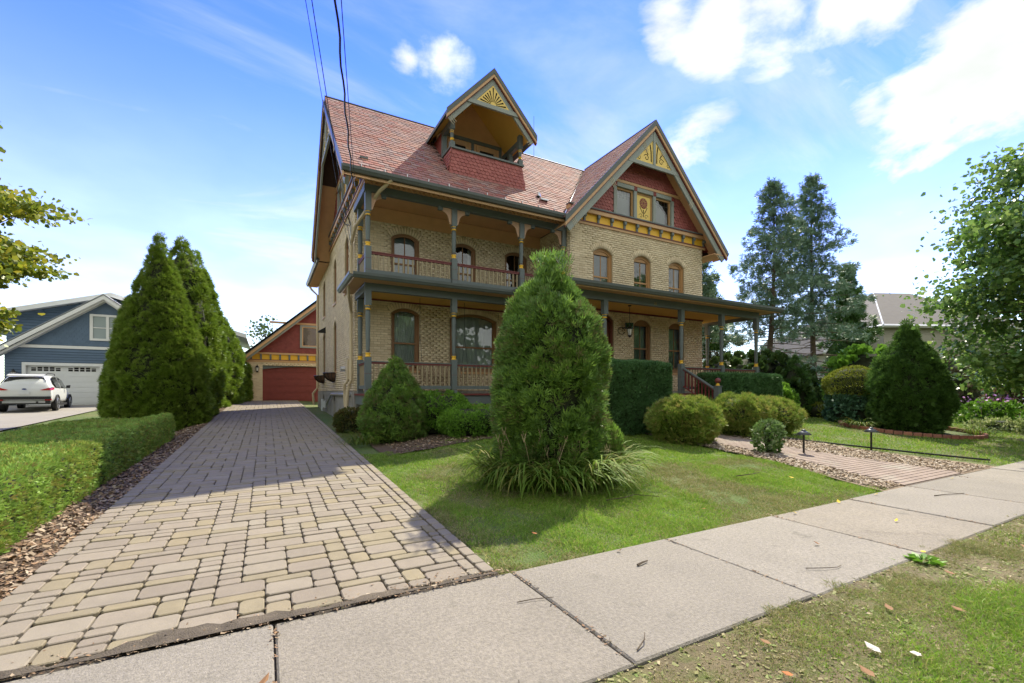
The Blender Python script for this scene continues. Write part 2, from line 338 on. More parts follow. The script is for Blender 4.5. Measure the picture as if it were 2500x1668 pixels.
M['maple'] = leafm('maple_leaf', [(0.103, 0.206, 0.0374), (0.149, 0.281, 0.0561), (0.0935, 0.178, 0.0374), (0.206, 0.337, 0.0841), (0.299, 0.411, 0.112), (0.131, 0.243, 0.0467)], .35, .32, .5)
M['maplel'] = leafm('yellowing_maple_leaf', [(0.169, 0.221, 0.0259), (0.31, 0.337, 0.0323), (0.13, 0.194, 0.0259), (0.44, 0.375, 0.0389), (0.207, 0.259, 0.0389), (0.116, 0.182, 0.0259)], .4, .4)
M['lily'] = leafm('daylily_leaf', [(.08, .15, .02), (.12, .20, .028), (.16, .24, .035), (.095, .17, .022), (.24, .22, .06), (.105, .18, .025)], .35, .6, .12)
M['varie'] = leafm('pale_edged_leaf', [(.42, .46, .20), (.16, .24, .05), (.55, .56, .32), (.20, .28, .07), (.30, .36, .12)], .35)
M['rose'] = leafm('rose_leaf', [(.07, .14, .03), (.11, .19, .05), (.16, .25, .09), (.24, .32, .16)], .3)
M['topi'] = leafm('clipped_yellow_leaf', [(0.17, 0.212, 0.0255), (0.238, 0.272, 0.0382), (0.128, 0.17, 0.0213), (0.289, 0.289, 0.051)], .3)
M['ivy'] = leafm('ivy_leaf', [(0.0455, 0.111, 0.052), (0.0715, 0.156, 0.078), (0.117, 0.221, 0.13), (0.0585, 0.13, 0.0585)], .2, .35)
M['woods'] = leafm('woodland_leaf', [(0.042, 0.084, 0.0196), (0.063, 0.119, 0.028), (0.084, 0.147, 0.0364), (0.056, 0.098, 0.028)], .2)
M['inner'] = mk('dark_core', (.028, .034, .014), .95, nz=(8, .4))  # dark colour standing in for the shaded inside of foliage
M['flower'] = mk('pink_flower', (.5, .2, .4), .6, tints=[(.52, .18, .48), (.62, .30, .50), (.40, .15, .55)])
M['curtain'] = mk('white_curtain', (.80, .80, .76), .9)
M['blind'] = mk('window_blind', (0.476, 0.56, 0.588), .7)
def glass(name, rough=.02, tint=(.85, .9, .9)):
    m = bpy.data.materials.new(name); m.use_nodes = True; nt = m.node_tree; N = nt.nodes; L = nt.links
    for n in list(N):
        if n.type == 'BSDF_PRINCIPLED': N.remove(n)
    t = N.new('ShaderNodeBsdfTransparent'); t.inputs[0].default_value = (*tint, 1); g = N.new('ShaderNodeBsdfGlossy'); g.inputs['Roughness'].default_value = rough
    f = N.new('ShaderNodeFresnel'); f.inputs['IOR'].default_value = 2.3; mx = N.new('ShaderNodeMixShader')
    nz = N.new('ShaderNodeTexNoise'); nz.inputs['Scale'].default_value = 1.7; bp = N.new('ShaderNodeBump'); bp.inputs['Distance'].default_value = .012; L.new(pos_nodes(nt), nz.inputs['Vector'])
    L.new(nz.outputs['Fac'], bp.inputs['Height']); L.new(bp.outputs[0], g.inputs['Normal'])
    L.new(f.outputs[0], mx.inputs[0]); L.new(t.outputs[0], mx.inputs[1]); L.new(g.outputs[0], mx.inputs[2]); L.new(mx.outputs[0], N['Material Output'].inputs['Surface'])
    return m
M['glass'] = glass('window_glass')
# ------------------------------------------------------------------ terrain height
def sstep(a, b, x):
    t = np.clip((x-a)/(b-a), 0, 1); return t*t*(3-2*t)
def gz(x, y):
    x = np.asarray(x, float); y = np.asarray(y, float); yy = np.clip(y-3.45, 0, 34)
    zd = .0345*yy
    zl = np.where(yy < 11.5, .012*yy, .138+.033*(yy-11.5))
    zr = np.where(yy < 6.3, .075*yy, .4725+.012*(yy-6.3))
    z = zd+(zl-zd)*sstep(-1.75, -2.9, x)
    z = z+(zr-z)*sstep(1.9, 4.8, x)
    return z
def gzf(x, y): return float(gz(x, y))
# ================================================================== GROUND
def terrain(name, xs, ys, mat, dz=0, parent=None, jitter=0):
    X, Y = np.meshgrid(xs, ys); Z = gz(X, Y)+dz
    if jitter: Z = Z+rng.normal(0, jitter, Z.shape)
    V = np.stack([X, Y, Z], -1).reshape(-1, 3); nx = len(xs); ny = len(ys)
    i = np.arange(nx-1)[None]+nx*np.arange(ny-1)[:, None]; i = i.ravel()
    F = np.stack([i, i+1, i+nx+1, i+nx], 1)
    return mk_obj(name, V, F, mat, parent, smooth=True)
xs = np.unique(np.concatenate([[-2500, -900, -300, -120, -60], np.arange(-40, -4, 2), np.arange(-4, 6, .25), np.arange(6, 40, 1.), [40, 60, 90, 150, 400, 1000, 2500]]))
ys = np.unique(np.concatenate([[-2500, -700, -200, -80, -40], np.arange(-20, 2, 2), np.arange(2, 20, .5), np.arange(20, 42, 1.5), [50, 70, 110, 200, 500, 1200, 2800]]))
g = terrain('ground', xs, ys, M['ground'], -.03); uprop(g, kind='structure')
# sidewalk
sw = MB().mat(M['joint']).wbox(-9, 40, 1.96, 3.42, -.08, -.012).build('sidewalk'); uprop(sw, kind='structure')
joints = [-9.1, -7.25, -5.42, -3.6, -1.78, .046, 1.86, 3.70, 5.56, 7.4, 9.25, 11.1, 12.9, 14.8, 16.6, 18.5, 20.4, 22.3, 24.2, 26.1, 28, 30]
for a, b_ in zip(joints[:-1], joints[1:]):
    m = MB().mat(M['conc']); gz0 = rnd.uniform(.016, .026); e = .012; t = rnd.uniform(-.004, .004); x0, x1 = a+e*.5, b_-e*.5
    y0, y1 = 1.93+rnd.uniform(-.01, .01), 3.43
    c = .012
    V = [(x0, y0, -.05), (x1, y0, -.05), (x1, y1, -.05), (x0, y1, -.05), (x0, y0, gz0-c), (x1, y0, gz0-c), (x1, y1, gz0+t-c), (x0, y1, gz0+t-c),
         (x0+c, y0+c, gz0), (x1-c, y0+c, gz0), (x1-c, y1-c, gz0+t), (x0+c, y1-c, gz0+t)]
    F = [(0, 1, 5, 4), (1, 2, 6, 5), (2, 3, 7, 6), (3, 0, 4, 7), (4, 5, 9, 8), (5, 6, 10, 9), (6, 7, 11, 10), (7, 4, 8, 11), (8, 9, 10, 11)]
    m.add(V, F).build('slab', sw)
# driveway with pavers
DX0, DX1, DY0, DY1 = -1.68, 1.74, 3.50, 31.5
dr = terrain('driveway', np.linspace(DX0-.02, DX1+.02, 5), np.linspace(3.42, DY1+.1, 60), M['joint'], .004); uprop(dr, kind='structure')
def paver_tpl(w, l, h=.03, b=.014, c=.03):
    """top piece with clipped corners"""
    V = []; 
    for z, e in ((-.02, 0), (h-.006, 0), (h, b*.5)):
        V += [(-w/2+c, -l/2+e, z), (w/2-c, -l/2+e, z), (w/2-e, -l/2+c, z), (w/2-e, l/2-c, z), (w/2-c, l/2-e, z), (-w/2+c, l/2-e, z), (-w/2+e, l/2-c, z), (-w/2+e, -l/2+c, z)]
    F = []
    for r in (0, 8):
        F += [(r+i, r+(i+1) % 8, r+8+(i+1) % 8, r+8+i) for i in range(8)]
    F.append(tuple(range(16, 24)))
    return V, F
mod = .1675; G = .011
cells = {}
rows = int((DY1-DY0)/.345)
recs = []
u0s = DX0+.165
for r in range(rows):
    y = DY0+r*.345
    for c in range(-1, 8):
        xa = u0s+c*mod*3-((r % 3)*mod if True else 0)+(mod if r % 2 else 0)
        flip = (r+c) % 2 == 0
        big = (xa, xa+2*mod) if flip else (xa+mod, xa+3*mod)
        sm = (xa+2*mod, xa+3*mod) if flip else (xa, xa+mod)
        up = (r*7+c*3) % 5 < 3
        h1 = .23
        parts = [(big[0], big[1], y if up else y+.115, y+h1 if up else y+.345, 0), (big[0], big[1], y+h1 if up else y, y+.345 if up else y+.115, 1)]
        if (r+2*c) % 3 == 0: parts += [(sm[0], sm[1], y, y+.23, 1), (sm[0], sm[1], y+.23, y+.345, 0)]
        elif (r+2*c) % 3 == 1: parts += [(sm[0], sm[1], y, y+.115, 0), (sm[0], sm[1], y+.115, y+.345, 1)]
        else: parts += [(sm[0], sm[1], y, y+.115, 0), (sm[0], sm[1], y+.115, y+.23, 0), (sm[0], sm[1], y+.23, y+.345, 0)]
        for p in parts:
            xa_, xb_ = max(p[0], u0s), min(p[1], DX1-.13)
            if xb_-xa_ < .07: continue
            yel = (p[4] and rnd.random() < .62) or rnd.random() < .04
            recs.append((xa_, xb_, p[2], p[3], yel))
for k in range(int((DY1-DY0)/.2)):   # border courses
    y = DY0+k*.2
    recs.append((DX0, u0s, y, y+.2, False)); recs.append((DX1-.125, DX1, y, y+.2, rnd.random() < .15))
by = {}
for xa, xb, ya, yb, yel in recs:
    key = (round(xb-xa, 2), round(yb-ya, 2), bool(yel)); by.setdefault(key, []).append((xa, xb, ya, yb))
allr = [(k, q) for k, l in by.items() for q in l]
sc = score([( (q[0]+q[1])/2, (q[2]+q[3])/2, .05) for k, q in allr]); sc = sc*np.array([(q[1]-q[0])*(q[3]-q[2]) for k, q in allr])
thr = np.sort(sc)[::-1][300]
for key, lst in by.items():
    w, l, yel = key
    tV, tF = paver_tpl(w-G, l-G, c=.018 if min(w, l) < .15 else .028)
    Ms = []
    for xa, xb, ya, yb in lst:
        cx, cy = (xa+xb)/2, (ya+yb)/2; z = gzf(cx, cy)+.006+rnd.uniform(-.003, .004)
        a = rnd.uniform(-.012, .012); sl = .0345+rnd.uniform(-.006, .006); sx = rnd.uniform(-.008, .008)
        Ms.append(m4((cx, cy, z), (math.cos(a), math.sin(a), sx), (-math.sin(a), math.cos(a), sl), (0, 0, 1)))
    Ms = np.array(Ms); s_ = score(Ms[:, :3, 3])*(w*l); full = s_ > thr
    pieces('paver', dr, tV, tF, Ms, M['pavery' if yel else 'paver'], full=full, sc=s_, thingkey='drive')
# dirt gathered between sidewalk and pavers
def scatter_chips(name, n, fx, mat, size, dz=.0, kind='stuff', parent=None, lift=.02):
    P = np.array([fx() for _ in range(n)]); z = gz(P[:, 0], P[:, 1])+dz+rng.random(n)*lift
    sz = size*(.4+rng.random(n)**2*1.2)
    t = np.array([(-.5, -.18, 0), (.5, -.22, .05), (.42, .25, 0), (-.4, .22, .08)])
    R = rand_frames(rng.normal(0, .35, (n, 3))+np.array((0, 0, 1.)), n)
    V = np.einsum('nij,kj->nki', R, t)*sz[:, None, None]+np.column_stack([P, z])[:, None]
    F = (np.arange(4)[None]+4*np.arange(n)[:, None])
    o = mk_obj(name, V.reshape(-1, 3), F, mat, parent, np.repeat(rng.random(n), 4))
    o['kind'] = kind; return o
def nrmz(a): return a/(np.linalg.norm(a, axis=-1, keepdims=True)+1e-9)
def rand_frames(nrm, n):
    """matrices whose z axis = nrm, random roll"""
    z = nrmz(nrm); r = rng.normal(size=(n, 3)); x = nrmz(np.cross(r, z)); y = np.cross(z, x)
    return np.stack([x, y, z], -1)
dirt = MB().mat(mk('wet_dirt', (.11, .088, .066), .95, nz=(9, .4), bump=(90, .02)))
pts = []
xx = np.linspace(-3.0, 1.75, 60)
lo = 3.425+0*xx; hi = 3.475+.025*np.sin(xx*3.1)+.03*np.sin(xx*9+1)+.02*np.sin(xx*31)+.14*np.exp(-((xx+.4)/.38)**2)
V = [(x, a, .043) for x, a in zip(xx, lo)]+[(x, b_, .0445+.0345*(b_-3.45)) for x, b_ in zip(xx, hi)]
dirt.add(V, [(i, i+1, 61+i, 60+i) for i in range(59)]); d = dirt.build('dirt_strip'); uprop(d, kind='structure')
o = scatter_chips('dirt_litter', 1500, lambda: (rnd.uniform(-2.6, 1.8), 3.41+abs(rnd.gauss(0, .09))), M['chip'], .022, .03, lift=.012)
# mulch bed along the left hedge
mb_ = terrain('mulch_bed', np.linspace(-4.9, -1.7, 12), np.linspace(3.6, 31, 120), M['mulch'], .004, jitter=.008); uprop(mb_, kind='structure')
mb2 = terrain('planting_bed', np.linspace(2.2, 16.8, 60), np.linspace(9.6, 13.2, 16), M['mulch'], .004, jitter=.008); uprop(mb2, kind='structure')
scatter_chips('mulch_chips', 16000, lambda: (-1.66-abs(rnd.random())*.95, 3.5+rnd.random()**1.6*17), M['chip'], .045, .0, lift=.03)
scatter_chips('bed_chips', 3000, lambda: (rnd.uniform(2.5, 10), rnd.uniform(9.6, 11)), M['chip'], .05, .0, lift=.03)
# path to the steps
def path_x(y):
    f = 1-float(sstep(3.45, 5.6, y)); return 9.62-.35*f, 11.08+.55*f
pth = []
yv = np.linspace(3.45, 9.9, 30)
V = []; 
for y in yv:
    a, b_ = path_x(y); a -= .75-.2*min(1, (y-3.4)/3); b_ += 1.75-.3*min(1, (y-3.4)/3)
    for t in np.linspace(0, 1, 9): x = a+(b_-a)*t; V.append((x, y, gzf(x, y)+.006))
F = [(i*9+j, i*9+j+1, i*9+j+10, i*9+j+9) for i in range(29) for j in range(8)]
pb = mk_obj('path_bed', V, F, mk('pale_mulch', (.24, .18, .125), .95, nz=(30, .4), bump=(60, .03))); uprop(pb, kind='structure')
V = []
for y in yv:
    a, b_ = path_x(y)
    for t in np.linspace(0, 1, 5): x = a+(b_-a)*t; V.append((x, y, gzf(x, y)+.012))
F = [(i*5+j, i*5+j+1, i*5+j+6, i*5+j+5) for i in range(29) for j in range(4)]
path = mk_obj('path', V, F, M['pathjoint']); uprop(path, kind='structure')
Ms = []
k = 0; y = 3.47
while y < 9.8:
    a, b_ = path_x(y); x = a+(.105 if k % 2 else 0)
    while x < b_-.1:
        Ms.append(m4((x+.105, y+.05, gzf(x, y)+.014), (1, 0, rnd.uniform(-.01, .01)), (0, 1, .075), (0, 0, 1))); x += .21
    y += .105; k += 1
tV, tF = paver_tpl(.206, .1, .016, .006, .005)
pieces('paver', path, tV, tF, Ms, M['pathbrick'], thingkey='path')
def edgechip():
    y = 3.5+rnd.random()*5.2; a, b_ = path_x(y)
    if rnd.random() < .38: return (a-rnd.random()*.62, y)
    return (b_+rnd.random()*1.5, y)
scatter_chips('path_chips', 17000, edgechip, M['chipl'], .045, .008, lift=.03)
ed = MB().mat(M['black'])
ep = [(x, y, gzf(x, y)+.03) for x, y in [(12.2, 7.6), (12.45, 6.9), (12.7, 6.3), (13.1, 5.5), (13.45, 4.8), (13.85, 4.1), (14.1, 3.75)]]
ed.tube(ep, .022, 6); e_ = ed.build('bed_edging'); uprop(e_, 'black plastic edging strip curving beside the path mulch', 'edging')
# neighbour's concrete drive and kerb
nd = terrain('neighbour_driveway', np.linspace(-17, -7.4, 12), np.linspace(3.6, 34.6, 40), M['conc2'], .012); uprop(nd, kind='structure')
nl = terrain('neighbour_lawn', np.linspace(-16.5, -9.2, 12), np.linspace(16.5, 23.2, 20), M['ground'], .022); uprop(nl, kind='structure')
kb = MB().mat(M['conc2'])
for x0, x1, y0, y1 in ((-16.6, -9.1, 16.3, 16.5), (-9.2, -9.05, 16.5, 23.3)): kb.wbox(x0, x1, y0, y1, .1, gzf(x0, y0)+.09)
kb = kb.build('kerb'); uprop(kb, kind='structure')
# road behind the camera
rd = MB().mat(mk('asphalt', (.06, .06, .06), .9, nz=(30, .2), bump=(150, .01))).wbox(-80, 90, -9.5, -2.2, -.2, -.012).build('road'); uprop(rd, kind='structure')

ck = MB().mat(M['joint'])
for pts in ([(5.85, 2.55), (6.1, 2.3), (6.3, 2.22), (6.52, 1.95)], [(1.1, 1.95), (1.16, 2.05), (1.2, 2.12)], [(-2.2, 1.95), (-2.0, 2.3), (-2.05, 2.7), (-1.85, 3.4)], [(10.2, 1.95), (10.35, 2.2), (10.7, 2.3)]):
    P = []
    for (x0, y0), (x1, y1) in zip(pts[:-1], pts[1:]):
        for t in np.linspace(0, 1, 7)[:-1]: P.append((x0+(x1-x0)*t+rnd.uniform(-.012, .012), y0+(y1-y0)*t+rnd.uniform(-.012, .012)))
    for (x0, y0), (x1, y1) in zip(P[:-1], P[1:]):
        ck.add([(x0-.003, y0, .0285), (x0+.003, y0+.002, .0285), (x1+.003, y1+.002, .0285), (x1-.003, y1, .0285)], [(0, 1, 2, 3)])
ck.build('crack', sw)
def jdirt():
    j = rnd.choice(joints[3:12]); return (j+rnd.gauss(0, .018), rnd.choice((rnd.uniform(1.95, 3.4), rnd.gauss(2.2, .12), rnd.gauss(3.3, .1))))
P_ = scatter_chips('joint_litter', 900, jdirt, M['chip'], .02, .022, lift=.006)

def thatch():
    x = rnd.uniform(1.2, 9)
    return (x, rnd.uniform(.2, 1.98))
# ================================================================== HOUSE
house = thing('victorian_house', 'three storey cream brick Victorian house with red slate roof, balcony and wraparound porch', 'house', (9, 14, .5))
AR = .23   # arch ring thickness
def arc_pts(u0, u1, zs, zh, n=9, off=0):
    """arc from u0 to u1 springing at zs, crown zh"""
    w = (u1-u0)/2; r = zh-zs; R = (w*w+r*r)/(2*r); cu = (u0+u1)/2; cz = zh-R; a = math.asin(w/R)
    return [(cu+(R+off)*math.sin(t), cz+(R+off)*math.cos(t)) for t in np.linspace(-a, a, n)], cu, cz, R, a
def opening(u0, u1, z0, zh, rise): return dict(u0=u0, u1=u1, z0=z0, zh=zh, zs=zh-rise, rise=rise)
def outline(o, d=0, n=9):
    """closed outline inset by d"""
    pts, cu, cz, R, a = arc_pts(o['u0'], o['u1'], o['zs'], o['zh'], n)
    w = (o['u1']-o['u0'])/2-d; Rr = R-d; aa = math.asin(max(-1, min(1, w/Rr)))
    arc = [(cu+Rr*math.sin(t), cz+Rr*math.cos(t)) for t in np.linspace(aa, -aa, n)]
    return [(o['u0']+d, o['z0']+d), (o['u1']-d, o['z0']+d)]+arc
def wall(fr, U, z0, z1, ops, name='wall', thick=.3, topf=None, mbase=None, bricks=True, bmat=None):
    """brick wall of length U; n=0 is the mortar face, bricks stand proud"""
    mbase = mbase or M['mortar']; m = MB().mat(mbase)
    us = sorted(set([0, U]+[v for o in ops for v in (o['u0'], o['u1'])])); zs = sorted(set([z0, z1]+[v for o in ops for v in (o['z0'], o['zh'])]))
    for a, b in zip(us[:-1], us[1:]):
        run = None
        for c, d in zip(zs[:-1], zs[1:]):
            mu, mz = (a+b)/2, (c+d)/2
            if any(o['u0'] < mu < o['u1'] and o['z0'] < mz < o['zh'] for o in ops): continue
            m.box(fr, a, b, -thick, 0, c, d)
    for o in ops:
        pts, cu, cz, R, an = arc_pts(o['u0'], o['u1'], o['zs'], o['zh'])
        k = len(pts)//2
        m.prism(fr, pts[:k+1]+[(o['u0'], o['zh']+.001)], -thick, -.001); m.prism(fr, [(o['u1'], o['zh']+.001)]+pts[k:], -thick, -.001)
    w = m.build(name, house)
    if not bricks: return w
    H = .0785; Lb = .222; mj = .011; Ms = []; full = []; z = z0; row = 0
    tV = [(x*.5, y*.5, zz*.5) for x in (-1, 1) for y in (-1, 1) for zz in (-1, 1)]
    tF = [f for f in BF if f != (2, 3, 7, 6)]
    while z+H*.6 < z1:
        zm = z+H/2
        blk = []
        for o in ops:
            if o['z0']-.02 < zm < o['zs']: blk.append((o['u0'], o['u1']))
            elif o['zs'] <= zm < o['zh']+AR:
                pts, cu, cz, R, an = arc_pts(o['u0'], o['u1'], o['zs'], o['zh']); Ro = R+AR; dz = zm-cz
                if dz < Ro:
                    hw = math.sqrt(Ro*Ro-dz*dz); hw = min(hw, (Ro)*math.sin(an)+0.0+max(0, (zm-o['zs']))*0.0+.0) if zm > o['zs'] else hw
                    lim = dz*math.tan(an); hw = min(hw, lim) if lim > (o['u1']-o['u0'])/2 else hw
                    blk.append((cu-hw-.005, cu+hw+.005))
        u = -(Lb/2 if row % 2 else 0)-((row*37 % 5)*.004)
        while u < U:
            segs = [(max(u, 0)+mj/2, min(u+Lb, U)-mj/2)]
            for a, b in blk:
                ns = []
                for p, q in segs:
                    if q <= a or p >= b: ns.append((p, q)); continue
                    if p < a: ns.append((p, a))
                    if q > b: ns.append((b, q))
                segs = ns
            for p, q in segs:
                if q-p < .03: continue
                dn = rnd.uniform(-.0015, .003); L_ = q-p; isf = abs(L_-(Lb-mj)) < 1e-6
                c0 = fr.P((p+q)/2, .004+dn, zm)
                Ms.append(m4(c0, fr.u, -fr.n, (0, 0, 1), (L_, .022, H-mj))); full.append(isf)
            u += Lb
        z += H; row += 1
    for o in ops:   # voussoirs
        pts, cu, cz, R, an = arc_pts(o['u0'], o['u1'], o['zs'], o['zh']); nv = max(7, int(2*an*(R+AR/2)/.085))
        for i in range(nv):
            t = -an+(i+.5)*2*an/nv; wv = 2*an*R/nv-.009
            d = fr.u*math.sin(t)+np.array((0, 0, math.cos(t))); s = fr.u*math.cos(t)-np.array((0, 0, math.sin(t)))
            c0 = fr.o+fr.u*cu+np.array((0, 0, cz))+d*(R+AR/2)+fr.n*.007
            Ms.append(m4(c0, s, -fr.n, d, (wv, .026, AR-.012))); full.append(True)
    Ms = np.array(Ms)
    WALLS.append((w, fr, tV, tF, Ms, np.array(full)))
    return w
WALLS = []
def window(fr, o, style='plain', mf=None, ms=None, back='dark', rec=.10, zr=None):
    """frame > sash, pane, blind ; o opening"""
    mf = mf or M['wbrown']; ms = ms or mf
    f = MB().mat(mf); f.ring(fr, outline(o), outline(o, .085), -rec-.06, -rec+.03)
    f.ring(fr, outline(o, -.0), outline(o, .03), -rec+.03, -rec+.055)
    f.mat(M['tan']).box(fr, o['u0']-.04, o['u1']+.04, -rec-.06, .05, o['z0']-.07, o['z0'])
    W_ = f.build('window', house)
    gzt = o['zs']-.02 if o['rise'] > .12 and style in ('flat', 'sash4') else None
    s = MB().mat(ms); u0, u1, z0 = o['u0']+.085, o['u1']-.085, o['z0']+.085; zm = zr if zr else z0+(o['zh']-z0)*.5
    if gzt: # flat sash head under an arched panel
        s.prism(fr, [(u0, gzt), (u1, gzt)]+[p for p in outline(o, .08)[2:]], -rec-.03, -rec+.0)
        zt = gzt
    else: zt = o['zh']-.09
    s.box(fr, u0, u0+.045, -rec-.05, -rec-.01, z0, min(zt, o['zs']+.02)); s.box(fr, u1-.045, u1, -rec-.05, -rec-.01, z0, min(zt, o['zs']+.02))
    s.box(fr, u0, u1, -rec-.05, -rec-.005, zm-.028, zm+.028); s.box(fr, u0, u1, -rec-.05, -rec-.01, z0, z0+.06)
    if style in ('sash2', 'sash4'):
        c = (u0+u1)/2; s.box(fr, c-.014, c+.014, -rec-.045, -rec-.02, z0, zt)
    s.build('sash', W_)
    g = outline(o, .085); 
    if gzt: g = [(u0, z0), (u1, z0), (u1, gzt), (u0, gzt)]
    pn = MB().mat(M['glass']); pn.add([fr.P(u, -rec-.035, z) for u, z in g], [tuple(range(len(g)))]); pn.build('pane', W_)
    if back == 'curtain':
        c = MB().mat(M['curtain']); n = 60; V = []
        for z in (o['z0'], o['zh']-.05):
            for i in range(n): u = o['u0']+(o['u1']-o['u0'])*i/(n-1); V.append(fr.P(u, -.22+.02*math.sin(i*1.15+.6*math.sin(i*.7)), z))
        c.add(V, [(i, i+1, n+i+1, n+i) for i in range(n-1)]); c.build('curtain', W_, True)
    if back in ('blind', 'blindhalf'):
        c = MB().mat(M['blind']); z = o['zh']-.06; zb = o['z0'] if back == 'blind' else o['z0']+.1
        while z > zb: c.add([fr.P(o['u0'], -.24, z), fr.P(o['u1'], -.24, z), fr.P(o['u1'], -.27, z-.038), fr.P(o['u0'], -.27, z-.038)], [(0, 1, 2, 3)]); z -= .05
        c.build('blind', W_)
    if back == 'sidecurtain':
        for a, b in ((o['u0'], o['u0']+.22*(o['u1']-o['u0'])), (o['u1']-.22*(o['u1']-o['u0']), o['u1'])):
            c = MB().mat(M['curtain']); n = 14; V = []
            for z in (o['z0'], o['zh']-.05):
                for i in range(n): V.append(fr.P(a+(b-a)*i/(n-1), -.30+.02*math.sin(i*1.6), z))
            c.add(V, [(i, i+1, n+i+1, n+i) for i in range(n-1)]); c.build('curtain', W_, True)
    bk = MB().mat(M['dark']); bk.box(fr, o['u0']-.3, o['u1']+.3, -1.0, -.95, o['z0']-.3, o['zh']+.2); bk.build('room_dark_sheet', W_)  # near-black sheet stands in for the unlit room
    return W_
XL, XI, XR = 2.44, 9.21, 15.99       # left wall, inner corner, right wall
YW, YG, YB = 14.7, 12.8, 26.0        # left section front, wing front, back
FZ = 1.50                            # porch floor
F1 = Fr((XL, YW), (1, 0)); F2 = Fr((XI, YG), (1, 0)); F3 = Fr((XI, YW), (0, -1)); F4 = Fr((XL, YB), (0, -1)); F5 = Fr((XR, YG), (0, 1))
ops1 = [opening(1.11, 2.04, 5.0, 6.73, .17), opening(3.18, 4.09, 5.0, 6.73, .17), opening(5.25, 6.19, 5.0, 6.73, .17),
        opening(1.11, 2.04, 2.25, 4.29, .17), opening(3.11, 4.92, 2.25, 4.29, .2), opening(5.3, 6.25, 1.56, 4.29, .17)]
ops2 = [opening(1.03, 1.93, 5.2, 6.73, .2), opening(2.97, 3.85, 5.2, 6.73, .2), opening(4.81, 5.69, 5.2, 6.73, .2),
        opening(.75, 2.0, 1.56, 4.42, .25), opening(2.97, 3.85, 2.3, 4.29, .2), opening(4.81, 5.69, 2.3, 4.29, .2)]
def sy(y): return YB-y
ops4 = [opening(sy(23.7), sy(22.75), 5.1, 6.8, .25), opening(sy(19.8), sy(18.95), 5.1, 6.84, .25), opening(sy(16.8), sy(15.95), 5.0, 6.84, .25),
        opening(sy(23.7), sy(22.75), 2.35, 4.35, .25), opening(sy(19.8), sy(18.95), 2.35, 4.35, .25)]
wall(F1, XI-XL, 1.58, 7.42, ops1); wall(F2, XR-XI, 1.58, 7.46, ops2); wall(F3, YW-YG, 1.58, 7.42, [])
wall(F4, YB-YW, 1.58, 7.46, ops4)
wall(F5, YB-YG, .2, 7.46, [], bricks=False, mbase=M['brick']); MB().mat(M['brick']).wbox(XL, XR, YB-.3, YB-.01, .2, 7.46).build('wall', house)
# which bricks are singled out: 300 seen largest over all walls
allsc = [score(w[4][:, :3, 3], w[1].n) for w in WALLS]
for i, w in enumerate(WALLS):
    allsc[i] = np.where(w[5] & (w[4][:, 2, 3] > 2.5), allsc[i], -1)
# bricks hidden by porch parts are skipped: keep the well-seen zones
for i, w in enumerate(WALLS):
    P = w[4][:, :3, 3]; z = P[:, 2]
    if i == 1: allsc[i] = np.where(z > 5.4, allsc[i]*1.5, -1)
thr = np.sort(np.concatenate(allsc))[::-1][299]
for (w, fr, tV, tF, Ms, full), s_ in zip(WALLS, allsc):
    pieces('brick', w, tV, tF, Ms, M['brick'], full=(s_ >= thr), sc=s_, thingkey='house')
for o, st, bk, zr in ((ops1[0], 'sash2', 'blind', 5.75), (ops1[1], 'sash2', 'sidecurtain', 5.7), (ops1[2], 'sash2', 'sidecurtain', 5.7)):
    window(F1, o, st, back=bk, zr=zr)
window(F1, ops1[3], 'plain', back='curtain', zr=3.15); window(F1, ops1[4], 'plain', back='curtain', zr=3.12)
for o in ops2[:3]: window(F2, o, 'sash4', M['wtan'], back='sidecurtain' if o is not ops2[0] else 'blindhalf', zr=5.72)
for o in ops2[4:]: window(F2, o, 'sash4', M['wbrown'], back='blind', zr=3.2)
for o in ops4: window(F4, o, 'sash2', M['wbrown'], back='dark')
def door(fr, o, mat):
    d = MB().mat(mat); d.ring(fr, outline(o), outline(o, .1), -.2, -.06); D = d.build('door', house)
    l = MB().mat(mat); z0 = o['z0']; u0, u1 = o['u0']+.1, o['u1']-.1
    l.box(fr, u0, u1, -.18, -.14, z0, o['zs']); l.box(fr, u0+.12, u1-.12, -.14, -.125, z0+.25, z0+1.0); l.build('leaf', D)
    g = MB().mat(M['glass']); g.box(fr, u0+.14, u1-.14, -.139, -.13, z0+1.15, o['zs']-.25); g.build('pane', D)
    t = MB().mat(mat); t.prism(fr, [(u0, o['zs']-.02), (u1, o['zs']-.02)]+outline(o, .1)[2:], -.18, -.13); t.build('transom', D)
    h = MB().mat(M['gold']); h.tube([fr.P(u1-.07, -.12, z0+1.0), fr.P(u1-.07, -.07, z0+1.0)], .025, 8); h.build('handle', D)
M['doorm'] = mk('red_brown_door', (.13, .035, .02), .35, nz=(5, .2))
door(F1, ops1[5], M['doorm']); door(F2, ops2[3], M['doorm'])
# foundation
fd = MB().mat(M['stone']); fr = F4
fops = [opening(sy(23.55), sy(22.9), .75, 1.42, .2), opening(sy(19.7), sy(19.05), .6, 1.40, .2), opening(sy(16.6), sy(15.95), .55, 1.40, .2)]
us = [0]+[v for o in fops for v in (o['u0'], o['u1'])]+[YB-YW]
for i in range(0, len(us)-1): 
    if i % 2 == 0: fd.box(fr, us[i], us[i+1], -.3, .035, -.1, 1.575)
    else:
        o = fops[i//2]; fd.box(fr, us[i], us[i+1], -.3, .034, -.1, o['z0']); fd.box(fr, us[i], us[i+1], -.3, .034, o['zh'], 1.575)
        pts, *_ = arc_pts(o['u0'], o['u1'], o['zs'], o['zh']); k = 4
        fd.prism(fr, pts[:k+1]+[(o['u0'], o['zh']+.001)], -.3, .033); fd.prism(fr, [(o['u1'], o['zh']+.001)]+pts[k:], -.3, .033)
